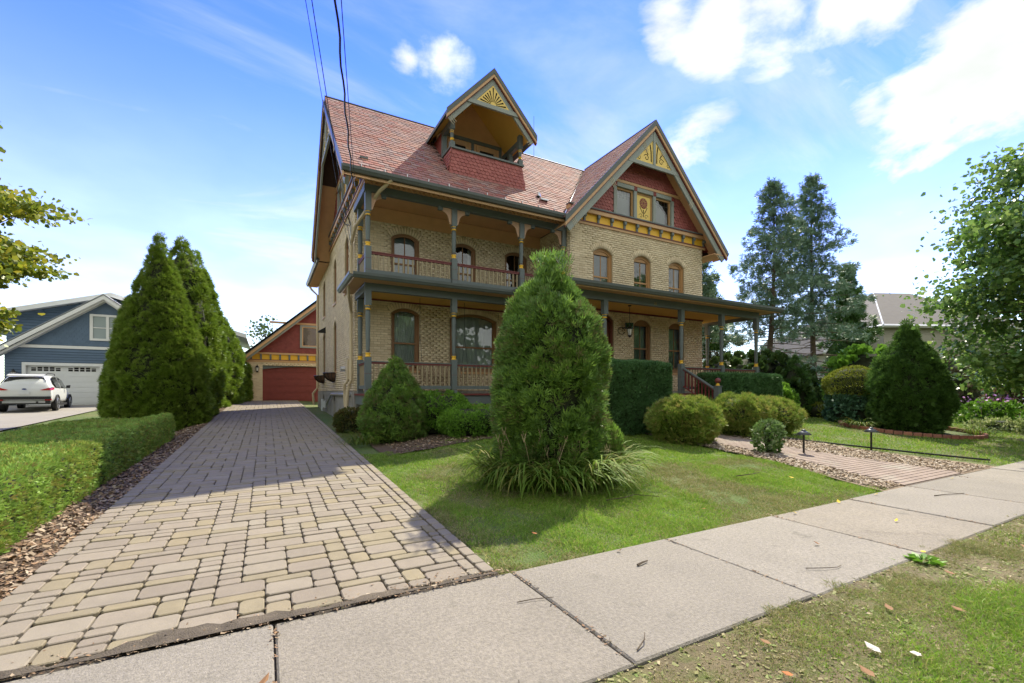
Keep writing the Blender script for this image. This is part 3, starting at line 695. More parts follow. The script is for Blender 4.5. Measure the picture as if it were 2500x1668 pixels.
fd.box(F1, 0.01, XI-XL, -.3, .03, -.1, 1.575); fd.box(F2, -.0, XR-XI, -.3, .03, -.1, 1.575); fd.box(F3, 0, YW-YG, -.3, .03, -.1, 1.575)
fnd = fd.build('foundation', house)
for o in fops:
    w_ = MB().mat(M['wbrown']); w_.ring(F4, outline(o), outline(o, .06), -.22, -.16); w_ = w_.build('basement_window', house)
    p_ = MB().mat(M['glass']); g = outline(o, .05); p_.add([F4.P(u, -.19, z) for u, z in g], [tuple(range(len(g)))]); p_.build('pane', w_)
    MB().mat(M['dark']).box(F4, o['u0']-.1, o['u1']+.1, -.6, -.5, o['z0']-.1, o['zh']+.1).build('room_dark_sheet', w_)  # dark sheet painted as the unlit basement
# ------------------------------------------------------------- roofs
EZ, RZ, EY, RY = 7.42, 11.52, 12.4, 16.45
sl = (RZ-EZ)/(RY-EY)
WX0, WXC, WX1, WYF = 8.62, 12.7, 16.78, 12.2
WEZ = 7.30; WRZ = 11.60; wsl = (WRZ-WEZ)/(WXC-WX0)
XE = 1.73
def zmain(y): return EZ+sl*(y-EY)
def zwing(x): return WEZ+wsl*(x-WX0)
def valley_x(y): return WX0+(zmain(y)-WEZ)/wsl
vx0 = valley_x(EY)
roof = MB().mat(M['roofb']); T = -.13
roof.slab([(XE, EY, EZ), (vx0, EY, EZ), (WXC, RY, RZ), (XE, RY, RZ)], T)
roof.slab([(XE, RY, RZ), (WXC, RY, RZ), (WXC, 21.3, EZ), (XE, 21.3, EZ)], T)
roof.slab([(WX0, WYF, WEZ), (WXC, WYF, WRZ), (WXC, RY+.1, WRZ), (vx0, EY, EZ)], T)
roof.slab([(WXC, WYF, WRZ), (WX1, WYF, WEZ), (WX1, 22, WEZ), (WXC, 22, WRZ)], T)
roof.slab([(WXC-4.1, 22, WEZ), (WXC-4.1, RY+.1, WEZ), (WXC, RY+.1, WRZ), (WXC, 22, WRZ)], T)
roof = roof.build('roof', house)
def slate_tpl(w, h, t, mode):
    if mode == 'hex': p = [(-w/2, h), (w/2, h), (w/2, h*.14), (w*.36, 0), (-w*.36, 0), (-w/2, h*.14)]
    else:
        p = [(-w/2, h), (w/2, h), (w/2, h*.28)]+[(w/2*math.cos(a), h*.28-h*.28*math.sin(a)) for a in (.5, 1.05, 1.57, 2.1, 2.64)]+[(-w/2, h*.28)]
    k = len(p); V = [(x, y, t*(1-y/h)+.002) for x, y in p]+[(x, y, -.004) for x, y in p]
    F = [tuple(range(k))[::-1]]+[(i, (i+1) % k, k+(i+1) % k, k+i) for i in range(1, k-1)]
    return V, F
def slates(origin, du, dv, rowrange, exposure, w, urange, tpl_h, tV, tF, nrm, excl=None):
    """origin at eave; du unit along course; dv unit up-slope"""
    Ms = []; du = np.array(du, float); dv = np.array(dv, float); nrm = np.array(nrm, float)
    for r in range(rowrange):
        v = r*exposure; a, b = urange(v+exposure*.5); u = a+((r % 2)*w/2)-w/2
        while u < b:
            lo, hi = max(u, a), min(u+w, b); uc = (lo+hi)/2
            if hi-lo > .06 and not (excl and excl(uc, v+exposure*.5)):
                j = rnd.uniform(-.006, .006); o = np.array(origin)+du*(uc+rnd.uniform(-.003, .003))+dv*(v+j)+nrm*rnd.uniform(.004, .009)
                Ms.append(m4(o, du, dv, nrm, ((hi-lo)/w, 1, 1)))
            u += w
    return np.array(Ms)
tV, tF = slate_tpl(.286, .235, .018, 'hex')
ls = math.hypot(RY-EY, RZ-EZ); dv = np.array((0, RY-EY, RZ-EZ))/ls; nr = np.array((0, -dv[2], dv[1]))
DXL, DXR, DYF = 5.03, 7.83, 13.42
DXC = 6.40
def in_dormer(u, v):
    x = XE+u; y = EY+v*dv[1]; 
    return DXL+.08 < x < DXR-.08 and y > DYF+.1 and abs(x-DXC) < (11.85-(EZ+v*dv[2]))/1.081-.02
M1 = slates((XE, EY, EZ), (1, 0, 0), dv, int(ls/.172), .172, .295, lambda v: (0, valley_x(EY+v*dv[1])-XE-.06), .235, tV, tF, nr, in_dormer)
lw = math.hypot(WXC-WX0, WRZ-WEZ); dw = np.array((WXC-WX0, 0, WRZ-WEZ))/lw; nw = np.array((-dw[2], 0, dw[0]))
def wr(v):
    z = WEZ+v*dw[2]; y = EY+(z-EZ)/sl; return (-max(y, WYF+.05)+.06, -WYF)
M2 = slates((WX0, 0, WEZ), (0, -1, 0), dw, int(lw/.172), .172, .295, wr, .235, tV, tF, nw)
allM = np.concatenate([M1, M2])
pieces('slate', roof, tV, tF, allM, M['slate'], full=np.abs(np.linalg.norm(allM[:, :3, 0], axis=1)-1) < .01, sc=score(allM[:, :3, 3]), thingkey='house')
fl = MB().mat(mk('valley_flashing', (.66, .66, .66), .4, metal=.3)); 
for a, b in (((vx0, EY, EZ), (WXC, RY, RZ)),):
    a = np.array(a); b = np.array(b); fl.add([a+(-.05, -.02, .018), a+(.06, -.05, .03), b+(.06, -.05, .03), b+(-.05, -.02, .018)], [(0, 1, 2, 3)])
fl.build('valley_flashing', roof)
rc = MB().mat(M['gutter']); rc.tube([(XE, RY, RZ+.02), (WXC, RY, RZ+.02)], .035, 6); rc.tube([(WXC, WYF, WRZ+.02), (WXC, RY, WRZ+.02)], .035, 6); rc.build('ridge_cap', roof)
sg = MB().mat(M['metal'])
for i in range(16):
    x = XE+.5+i*.62
    if x < vx0-.2: sg.wbox(x, x+.02, EY+.14, EY+.2, zmain(EY+.14)+.02, zmain(EY+.14)+.10)
sg.build('snow_guard', roof)
vp = MB().mat(M['metal']); y = 13.25; x = 8.25; vp.lathe((x, y, zmain(y)-.02), [(.09, 0), (.05, .12), (.05, .16), (0.001, .17)], 8); vp.mat(M['dark']).lathe((x-.1, y-.12, zmain(y-.12)), [(.05, 0), (.05, .08), (.001, .08)], 8)
vp.mat(M['metal']).box(Fr((x-.12, y-.1), (1, 0)), 0, .3, 0, .25, zmain(y)-.24, zmain(y)-.19)
vp.build('roof_vent', roof)
an = MB().mat(M['black']); an.tube([(10.0, RY, RZ), (10.0, RY, RZ+1.75)], .009, 4); an.build('antenna', roof)
def gutter(m, p0, p1, out, z, h=.12, d=.13):
    """p0,p1 plan points; out = outward unit"""
    a = np.array((*p0, 0.)); b = np.array((*p1, 0.)); o = np.array((*out, 0.))
    prof = [(0, 0), (d*.6, 0), (d*.82, h*.35), (d*.95, h*.5), (d, h), (d*.9, h), (d*.8, h*.6), (0, h*.5)]
    k = len(prof); V = [a+o*x+np.array((0, 0, z+y)) for x, y in prof]+[b+o*x+np.array((0, 0, z+y)) for x, y in prof]
    m.add(V, [(i, (i+1) % k, k+(i+1) % k, k+i) for i in range(k)]+[tuple(range(k)), tuple(range(2*k-1, k-1, -1))])
gm = MB().mat(M['gutter']); gutter(gm, (XE, EY), (vx0+.0, EY), (0, -1), EZ-.12, .15, .14); gm.build('gutter', house)
# soffit, frieze and beam over the balcony
PY, PYR = 13.0, 11.0
e = MB().mat(M['tan']).wbox(XE+.02, vx0+.3, EY+.0, EY+.05, EZ-.2, EZ-.04); e.build('fascia', house)
MB().mat(M['soffit']).wbox(XL-.04, XI-.01, EY+.06, YW-.03, 7.43, 7.46).build('soffit', house)
MB().mat(M['tan']).wbox(XL+.05, XI-.02, PY+.10, PY+.5, 7.385, 7.425).build('soffit_trim', house)
MB().mat(M['soffit']).wbox(XL+.02, XI-.02, YW-.05, YW-.02, 6.98, 7.42).build('wall_frieze', house)
bm_ = MB().mat(M['grey']); bm_.wbox(XL-.06, XI-.02, PY-.075, PY+.075, 7.13, 7.33); bm_.wbox(XL-.06, XL+.09, PY+.08, YW-.02, 7.13, 7.33); bm_.build('beam', house)
MB().mat(M['soffit']).wbox(XL-.05, XI-.02, PY-.06, PY+.06, 7.335, 7.425).build('dentil_board', house)
dm = mk_mesh('dentil', *((lambda m: (m.V, m.F))(MB().wbox(-.045, .045, -.03, .03, -.04, .04))), M['tan'])
for i in range(45):
    x = XL+.05+i*.15
    if x > XI-.05: break
    o = bpy.data.objects.new('dentil', dm); COL.objects.link(o); par(o, house); o.matrix_basis = Matrix.Translation((x, PY-.092, 7.385))
# posts
def post(x, y, z0, z1, rb, rt, kind='post', s=.165):
    """rb, rt: z of the lower and upper gold ring"""
    m = MB().mat(M['grey']); h = s/2; m.wbox(x-h, x+h, y-h, y+h, z0, rb); m.wbox(x-h, x+h, y-h, y+h, rt+.12, z1)
    m.lathe((x, y, 0), [(h*.95, rt+.12), (h*.7, rt+.02), (.058, rt-.02)], 14)
    L_ = rt-rb-.13
    m.lathe((x, y, rb+.1), [(.05, 0), (.05, L_*.06), (.054, L_*.1), (.066, L_*.6), (.068, L_*.93), (.060, L_*.97), (.060, L_)], 14)
    m.mat(M['maroon'])
    for zz in (z0+.12, (z0+rb)/2+.05): m.wbox(x-h-.002, x+h+.002, y-h-.002, y+h+.002, zz, zz+.008)
    for zz in (rb+.16, rt-.1): m.lathe((x, y, zz), [(.062, 0), (.068, .004), (.062, .008)], 14)
    p = m.build(kind, house)
    for zz in (rb, rt):
        r = MB().mat(M['gold']); r.lathe((x, y, zz), [(.075, 0), (.078, .02), (.06, .045), (.056, .06), (.075, .10), (.078, .115), (.06, .12)], 16); r.build('ring', p, True)
    return p
upx = [2.49, 5.04, 7.41, 9.09]
for x in upx: post(x, PY, 4.84, 7.13, 5.62, 6.48)
post(2.52, 14.35, 4.84, 7.13, 5.62, 6.48, s=.15)
lowp = [(2.49, PY), (5.04, PY), (7.41, PY), (2.52, 14.35), (7.41, PYR), (9.26, PYR), (12.67, PYR), (14.8, PYR), (16.86, PYR), (16.7, 13.1)]
for x, y in lowp: post(x, y, FZ, 4.40, 2.53, 3.85)
def bracket_tpl():
    p = [(0, 0), (.30, 0), (.315, -.05), (.29, -.11), (.22, -.13), (.15, -.18), (.10, -.27), (.07, -.38), (.05, -.46), (0, -.47)]
    return p
def brk(x, y, sgn, z):
    m = MB().mat(M['pink']); fr = Fr((x, y), (sgn, 0)); m.prism(fr, bracket_tpl() if 1 else 0, -.022, .022)
    m.mat(M['maroon'])
    for u, v in ((.1, -.09), (.19, -.065), (.09, -.2)): m.lathe((0, 0, 0), [(0.0001, 0)], 3) if False else m.prism(fr, [(u+.016*math.cos(t), v+.016*math.sin(t)) for t in np.linspace(0, 5.3, 6)], -.0235 if sgn > 0 else .022, -.022 if sgn > 0 else .0235)
    o = MB.build(m, 'bracket', house); o.matrix_basis = Matrix.Translation((0, 0, z)) @ o.matrix_basis
for i, x in enumerate(upx):
    for s_ in ((1,) if i == 0 else (-1,) if i == 3 else (-1, 1)):
        brk(x+s_*.083, PY, s_, 7.125)
        cb = MB().mat(M['grey']); cb.wbox(*sorted((x+s_*.36, x+s_*.50)), PY-.05, PY+.05, 7.03, 7.128); cb.build('corbel', house)
# railings
def railing(x0, y0, x1, y1, zb, zt, spc=.137, topm=None):
    fr = Fr((x0, y0), (x1-x0, y1-y0)); L_ = math.hypot(x1-x0, y1-y0)-.09; a = .09
    m = MB().mat(M['grey']); m.box(fr, a, L_, -.04, .04, zb, zb+.10)
    m.mat(M['maroon']); m.box(fr, a, L_, -.035, .035, zt-.075, zt-.025); m.mat(topm or M['maroon']); m.box(fr, a, L_, -.05, .05, zt-.025, zt)
    r = m.build('railing', house); n = int((L_-a)/spc); key = ('bal', round(zt-zb, 2))
    if key not in MESH: q = MB().mat(M['balus']); q.box(WF, -.019, .019, -.019, .019, zb+.10-zb, zt-.075-zb); MESH[key] = mk_mesh('baluster', q.V, q.F, M['balus'])
    for i in range(n):
        u = a+(i+.5)*(L_-a)/n; p = fr.P(u, 0, zb); o = bpy.data.objects.new('baluster', MESH[key]); COL.objects.link(o); o.parent = r
        ang = math.atan2(fr.u[1], fr.u[0]); o.matrix_basis = Matrix.Translation(p) @ Matrix.Rotation(ang, 4, 'Z')
MESH = {}
for a, b in zip(upx[:-1], upx[1:]): railing(a, PY, b, PY, 4.88, 5.49)
railing(2.5, 14.35, 2.49, PY, 4.88, 5.49)
railing(2.49, PY, 5.04, PY, 1.64, 2.42, topm=M['grey']); railing(5.04, PY, 7.41, PY, 1.64, 2.42, topm=M['grey']); railing(2.5, 14.35, 2.49, PY, 1.64, 2.42, topm=M['grey'])
railing(7.41, PYR, 9.26, PYR, 1.64, 2.42, topm=M['grey']); railing(7.41, PY, 7.41, PYR, 1.64, 2.42, topm=M['grey']); railing(12.67, PYR, 14.8, PYR, 1.64, 2.42, topm=M['grey']); railing(14.8, PYR, 16.86, PYR, 1.64, 2.42, topm=M['grey'])
# porch floor, skirt, lattice
pf = MB().mat(M['maroon']); pf.wbox(XL-.05, 7.5, PY-.16, YW-.03, FZ-.05, FZ); pf.wbox(7.5, 17.0, PYR-.16, YG-.03, FZ-.05, FZ-.001); pf.wbox(7.3, 7.5, PYR-.16, PY-.16, FZ-.05, FZ); pf.wbox(16.02, 17.0, YG-.03, 13.6, FZ-.05, FZ-.002)
pf.build('porch_floor', house)
sk = MB().mat(M['grey']); sk.wbox(XL-.0, 7.36, PY-.11, PY-.06, FZ-.32, FZ-.055); sk.wbox(7.36, 16.95, PYR-.11, PYR-.06, FZ-.32, FZ-.055); sk.wbox(7.33, 7.38, PYR-.1, PY-.06, FZ-.32, FZ-.056); sk.wbox(XL-.02, XL+.03, PY-.06, YW-.1, FZ-.32, FZ-.056); sk.build('porch_skirt', house)
lt = MB().mat(mk('red_lattice', (.40, .20, .13), .7, nz=(5, .15))); z0, z1 = .35, FZ-.33
def lattice(fr, U):
    h = z1-z0; u = -h
    while u < U:
        for sgn, n0 in ((1, .004), (-1, .014)):
            a = (u, z0) if sgn > 0 else (u+h, z0); b = (u+h, z1) if sgn > 0 else (u, z1)
            # clip to 0..U
            pts = []
            t0, t1 = 0, 1; du = b[0]-a[0]
            for lim, s_ in ((0, 1), (U, -1)):
                fa, fb = (a[0]-lim)*s_, (b[0]-lim)*s_
                if fa < 0 and fb < 0: t0, t1 = 1, 0
                elif fa < 0: t0 = max(t0, -fa/(fb-fa))
                elif fb < 0: t1 = min(t1, fa/(fa-fb))
            if t1-t0 > .02:
                A = (a[0]+du*t0, z0+h*t0); B = (a[0]+du*t1, z0+h*t1); w = .022
                lt.add([fr.P(A[0]-w, n0, A[1]), fr.P(A[0]+w, n0, A[1]), fr.P(B[0]+w, n0, B[1]), fr.P(B[0]-w, n0, B[1])], [(0, 1, 2, 3)])
        u += .095
lattice(Fr((XL, PY-.07), (1, 0)), 4.9); lattice(Fr((7.36, PYR-.07), (1, 0)), 3.0); lattice(Fr((12.6, PYR-.07), (1, 0)), 4.2)
lt.mat(M['maroon'])
for x in (3.7, 5.0, 6.37): lt.wbox(x, x+.05, PY-.10, PY-.075, z0, z1)
lt.build('lattice', house)
MB().mat(M['dark']).wbox(XL+.1, 7.3, PY+.3, PY+.35, .1, FZ-.06).build('crawl_space_shade', house)  # near-black sheet painted as the shade behind the lattice
# porch roof: lower eave
EZP = 4.72
pr = MB().mat(M['porchroof'])
pr.slab([(2.02, 12.5, EZP), (6.88, 12.5, EZP), (7.4, 12.98, 4.86), (7.4, YW, 4.87), (2.02+.3, YW, 4.87), (2.35, 12.98, 4.86)], -.05)
pr.slab([(6.88, 10.42, EZP+.03), (17.5, 10.42, EZP+.03), (15.9, YG-.02, 5.0), (9.2, YG-.02, 5.0), (7.4, 12.98, 4.87), (6.88, 12.5, EZP+.01)], -.05)
pr.slab([(17.5, 10.42, EZP+.03), (17.5, 13.8, EZP+.03), (16.0, 13.8, 5.0), (15.9, YG-.02, 5.0)], -.05)
pr.slab([(7.4, 12.98, 4.868), (9.2, YG-.02, 4.99), (9.2, YW, 4.87), (7.4, YW, 4.872)], -.05)
prf = pr.build('porch_roof', house)
gm = MB().mat(M['gutter'])
gutter(gm, (2.0, 12.5), (6.88, 12.5), (0, -1), EZP-.13, .14, .12); gutter(gm, (6.88, 12.6), (6.88, 10.36), (-1, 0), EZP-.12, .14, .12); gutter(gm, (6.80, 10.42), (17.55, 10.42), (0, -1), EZP-.10, .15, .12)
gutter(gm, (2.02, 14.75), (2.02, 12.42), (-1, 0), EZP-.13, .14, .12); gutter(gm, (17.5, 10.36), (17.5, 13.8), (1, 0), EZP-.10, .15, .12); gm.build('porch_gutter', house)
sf = MB().mat(M['tan']); zf = 4.585
sf.wbox(2.05, 6.9, 12.52, 12.9, zf, zf+.03); sf.wbox(2.05, 2.38, 12.9, YW, zf, zf+.03); sf.wbox(6.9, 17.48, 10.45, 10.9, zf+.05, zf+.08); sf.wbox(6.9, 7.3, 10.9, 12.9, zf+.025, zf+.055); sf.wbox(16.97, 17.48, 10.9, 13.8, zf+.05, zf+.08)
sf.wbox(2.04, 6.9, 12.5, 12.525, zf-.0, zf+.12); sf.wbox(6.86, 17.49, 10.42, 10.448, zf+.0, zf+.14)
sf.build('eave_board', house)
ce = MB().mat(M['ceil']); ce.wbox(2.43, 7.4, PY-.06, YW-.04, 4.50, 4.53); ce.wbox(7.4, 16.92, PYR-.06, YG-.04, 4.53, 4.56); ce.wbox(7.4, 9.17, YG-.04, YW-.04, 4.53, 4.56); ce.wbox(16.03, 16.95, YG-.04, 13.7, 4.53, 4.56); ce.build('porch_ceiling', house)
cm = MB().mat(M['maroon']); cm.box(F1, 0, XI-XL, .03, .06, 4.45, 4.50); cm.box(F2, 0, XR-XI, .03, .06, 4.47, 4.53); cm.build('ceiling_trim', house)
be = MB().mat(M['grey']); be.wbox(2.40, 7.33, PY-.075, PY+.075, 4.38, 4.60); be.wbox(2.415, 2.565, PY+.075, YW-.04, 4.38, 4.60); be.wbox(7.33, 7.49, PYR-.076, PY+.076, 4.38, 4.62); be.wbox(7.49, 16.94, PYR-.075, PYR+.075, 4.40, 4.65); be.wbox(16.79, 16.93, PYR+.076, 13.7, 4.40, 4.65)
be.build('beam', house)
# house number on the beam
def text_obj(txt, size, loc, rot, mat, parent, ext=.004, name='house_number'):
    c = bpy.data.curves.new(name, 'FONT'); c.body = txt; c.size = size; c.extrude = ext; c.align_x = 'CENTER'
    t = bpy.data.objects.new(name, c); COL.objects.link(t); bpy.context.view_layer.update()
    dg = bpy.context.evaluated_depsgraph_get(); me = bpy.data.meshes.new_from_object(t.evaluated_get(dg)); bpy.data.objects.remove(t)
    o = bpy.data.objects.new(name, me); COL.objects.link(o); me.materials.clear(); me.materials.append(mat)
    if parent: par(o, parent)
    o.matrix_basis = Matrix.Translation(loc) @ Matrix.Rotation(rot[2], 4, 'Z') @ Matrix.Rotation(rot[0], 4, 'X'); return o
text_obj('50', .13, (11.35, PYR-.085, 4.44), (math.pi/2, 0, 0), mk('aged_brass', (.35, .30, .14), .4, metal=.5), house)
# steps
st = MB().mat(M['grey'])
for i in range(5):
    z = FZ-.05-i*.19; y0 = PYR-.2-(i+1)*.30
    st.mat(M['grey']).wbox(10.35, 12.55, y0+.03, y0+.30, z-.24, z-.05); st.mat(M['pink']).wbox(10.32, 12.58, y0, y0+.30, z-.05+.001, z)
st.build('step', house)
hr = MB().mat(M['grey']); P0 = np.array((12.67, PYR-.1, 2.36)); P1 = np.array((12.67, 9.62, 1.62))
hr.tube([P0, P1], .04, 6); hr.mat(M['maroon']).tube([P0+(0, 0, -.05), P1+(0, 0, -.05)], .028, 4); hr.tube([P0+(0, 0, -.62), P1+(0, 0, -.62)], .03, 4); hr = hr.build('stair_rail', house)
for i in range(9):
    q = P0+(P1-P0)*(i+.6)/9.5; b = MB().mat(M['maroon']); b.wbox(q[0]-.018, q[0]+.018, q[1]-.018, q[1]+.018, q[2]-.62, q[2]-.05); b.build('baluster', hr)
nw_ = MB().mat(M['grey']); nx, ny = 12.67, 9.55; nw_.wbox(nx-.085, nx+.085, ny-.085, ny+.085, .5, 1.72); nw_.wbox(nx-.1, nx+.1, ny-.1, ny+.1, 1.72, 1.75); nw_ = nw_.build('newel_post', house)
b = MB().mat(M['gold']); b.lathe((nx, ny, 1.75), [(.07, 0), (.06, .02), (.04, .05), (.045, .08)], 14); b.mat(M['maroon']).lathe((nx, ny, 1.83), [(.045, 0), (.08, .03), (.095, .08), (.08, .13), (.04, .165), (.001, .175)], 14); b.build('finial', nw_, True)
# ================================================================== GABLES AND DORMER
def half(u, uc, hw, ze, zr):     # roof underside height at u
    return zr-(zr-ze)*abs(u-uc)/hw
def rake(fr, uc, hw, ze, zr, n_out, part=house, w=(0, .11, .20, .225, .44), cut=.0, barge=True, ends=.55, soff=.7):
    """layered boards that follow the roof edge"""
    th = math.atan2(zr-ze, hw); 
    def board(m, d0, d1, n0, n1, e0=0, e1=0):
        for s in (-1, 1):
            # perpendicular offset d below roof line -> vertical drop d/cos
            def pt(u, d): return (u, half(u, uc, hw, ze, zr)-d/math.cos(th))
            ue = uc+s*(hw-e0); ue2 = uc+s*(hw-e0-(d1-d0)*math.sin(th)*e1)
            poly = [pt(uc, d0), pt(ue, d0), pt(ue2, d1), pt(uc, d1)]
            if s > 0: poly = poly[::-1]
            m.prism(fr, poly, n0, n1)
    m = MB().mat(M['gutter']); board(m, w[0]-.03, w[1], n_out-.03, n_out+.012); m.build('verge_trim', part)
    m = MB().mat(M['tan']); board(m, w[1], w[2], n_out-.05, n_out-.005); m.build('rake_board', part)
    m = MB().mat(M['maroon']); board(m, w[2], w[3], n_out-.10, n_out-.04); m.build('rake_moulding', part)
    if barge:
        m = MB().mat(M['greyl']); board(m, w[3]-.02, w[4], n_out-.15, n_out-.09, e0=.06, e1=1)
        m.mat(M['cream'])
        for s in (-1, 1):
            for f in ((.12, .5, .9) if hw > 3 else (.9,)):
                for k in (0, 1, 2):
                    u = uc+s*hw*f+s*k*.05; z = half(u, uc, hw, ze, zr); m.prism(fr, [(u-.008, z-(w[3])/math.cos(th)), (u+.008, z-(w[3])/math.cos(th)), (u+.008-s*.19, z-(w[4]-.02)/math.cos(th)-.0), (u-.008-s*.19, z-(w[4]-.02)/math.cos(th))], n_out-.0895, n_out-.082)
        m.build('bargeboard', part)
    m = MB().mat(M['soffit'])
    for s in (-1, 1):
        a = (uc, zr-.16/math.cos(th)); b = (uc+s*hw*.995, ze-.16/math.cos(th)+(zr-ze)*.005); c = (b[0], b[1]-.02); d = (a[0], a[1]-.02)
        m.prism(fr, [a, b, c, d] if s < 0 else [d, c, b, a], n_out-soff, n_out-.06)
    m.build('gable_soffit', part)
FSV, FSF = slate_tpl(.146, .19, .028, 'fish')
SC = []
def scale_wall(fr, uc, hw, ze, zr, zb, excl, drop=.22, w=.152, ex=.112, n=.002, parent=None, topz=None):
    """fish scale shingles over a triangular wall"""
    Ms = []; r = 0; z = zb
    while z < zr-drop-.1 and (topz is None or z < topz):
        lim = (zr-drop-z)*hw/(zr-ze); a, b = uc-lim, uc+lim; k = math.floor((a-uc)/w); u = uc+k*w+(w/2 if r % 2 else 0)
        while u < b:
            if u > a-.01 and not excl(u, z+ex*.5):
                o = fr.P(u, n+rnd.uniform(.001, .005), z); Ms.append(m4(o, fr.u, np.array((0, 0, 1.)), fr.n))
            u += w
        z += ex; r += 1
    if Ms: SC.append((parent, np.array(Ms), fr.n, fr))
def gable_wall(fr, uc, hw, ze, zr, zb, mat, n0=-.2, drop=.2, holes=None):
    m = MB().mat(mat); lim = lambda z: (zr-drop-z)*hw/(zr-ze); a, z0, z1 = holes
    m.prism(fr, [(uc-lim(zb), zb), (uc+lim(zb), zb), (uc+lim(z0), z0), (uc-lim(z0), z0)], n0, 0); m.prism(fr, [(uc-lim(z1), z1), (uc+lim(z1), z1), (uc, zr-drop)], n0, 0)
    for s in (-1, 1):
        p = [(uc+s*a, z0), (uc+s*lim(z0), z0), (uc+s*lim(z1), z1), (uc+s*a, z1)]; m.prism(fr, p if s > 0 else p[::-1], n0, 0)
    return m.build('gable_wall', house)
def band(fr, u0, u1, zb=7.46, n=.0, brackets=11, tag_='bracket'):
    m = MB().mat(M['tan']); m.box(fr, u0, u1, -.05, .06, zb, zb+.085); m.build('band_moulding', house)
    m = MB().mat(M['maroon']); m.box(fr, u0, u1, -.05, .085, zb+.085, zb+.115); m.box(fr, u0, u1, -.04, .15, zb+.53, zb+.555); m.build('band_line', house)
    m = MB().mat(M['gold']); m.box(fr, u0, u1, -.05, .02, zb+.115, zb+.40); m.build('band_panel', house)
    m = MB().mat(M['tan']); m.box(fr, u0, u1, -.05, .13, zb+.40, zb+.53); m.build('band_cornice', house)
    m = MB().mat(M['grey']); m.box(fr, u0, u1, -.04, .17, zb+.555, zb+.60); m.build('band_cap', house)
    q = MB().mat(M['grey']); q.prism(WF, [(-.04, -.0), (.04, -.0), (.04, .12), (.055, .27), (-.055, .27), (-.04, .12)], .0, .05)
    q.prism(WF, [(-.05, .15), (.05, .15), (.055, .272), (-.055, .272)], .05, .10)
    me = mk_mesh('bracket', q.V, q.F, M['grey'])
    for i in range(brackets):
        u = u0+.1+(u1-u0-.2)*i/(brackets-1); p = fr.P(u, .021, zb+.118); o = bpy.data.objects.new('bracket', me); COL.objects.link(o); par(o, house)
        o.matrix_basis = Matrix.Translation(p) @ Matrix.Rotation(math.atan2(fr.u[1], fr.u[0]), 4, 'Z')
def swirl(m, fr, pts, n0, n1, w=.012):
    """thin strip following (u,z) points"""
    for (a, b), (c, d) in zip(pts[:-1], pts[1:]):
        dx, dz = c-a, d-b; l = math.hypot(dx, dz)+1e-9; ox, oz = -dz/l*w/2, dx/l*w/2
        m.prism(fr, [(a-ox, b-oz), (c-ox, d-oz), (c+ox, d+oz), (a+ox, b+oz)], n0, n1)
def spiral(cx, cz, r, a0, turns, sgn=1, n=16): return [(cx+sgn*r*(1-.75*t)*math.cos(a0+turns*6.28*t), cz+r*(1-.75*t)*math.sin(a0+turns*6.28*t)) for t in np.linspace(0, 1, n)]
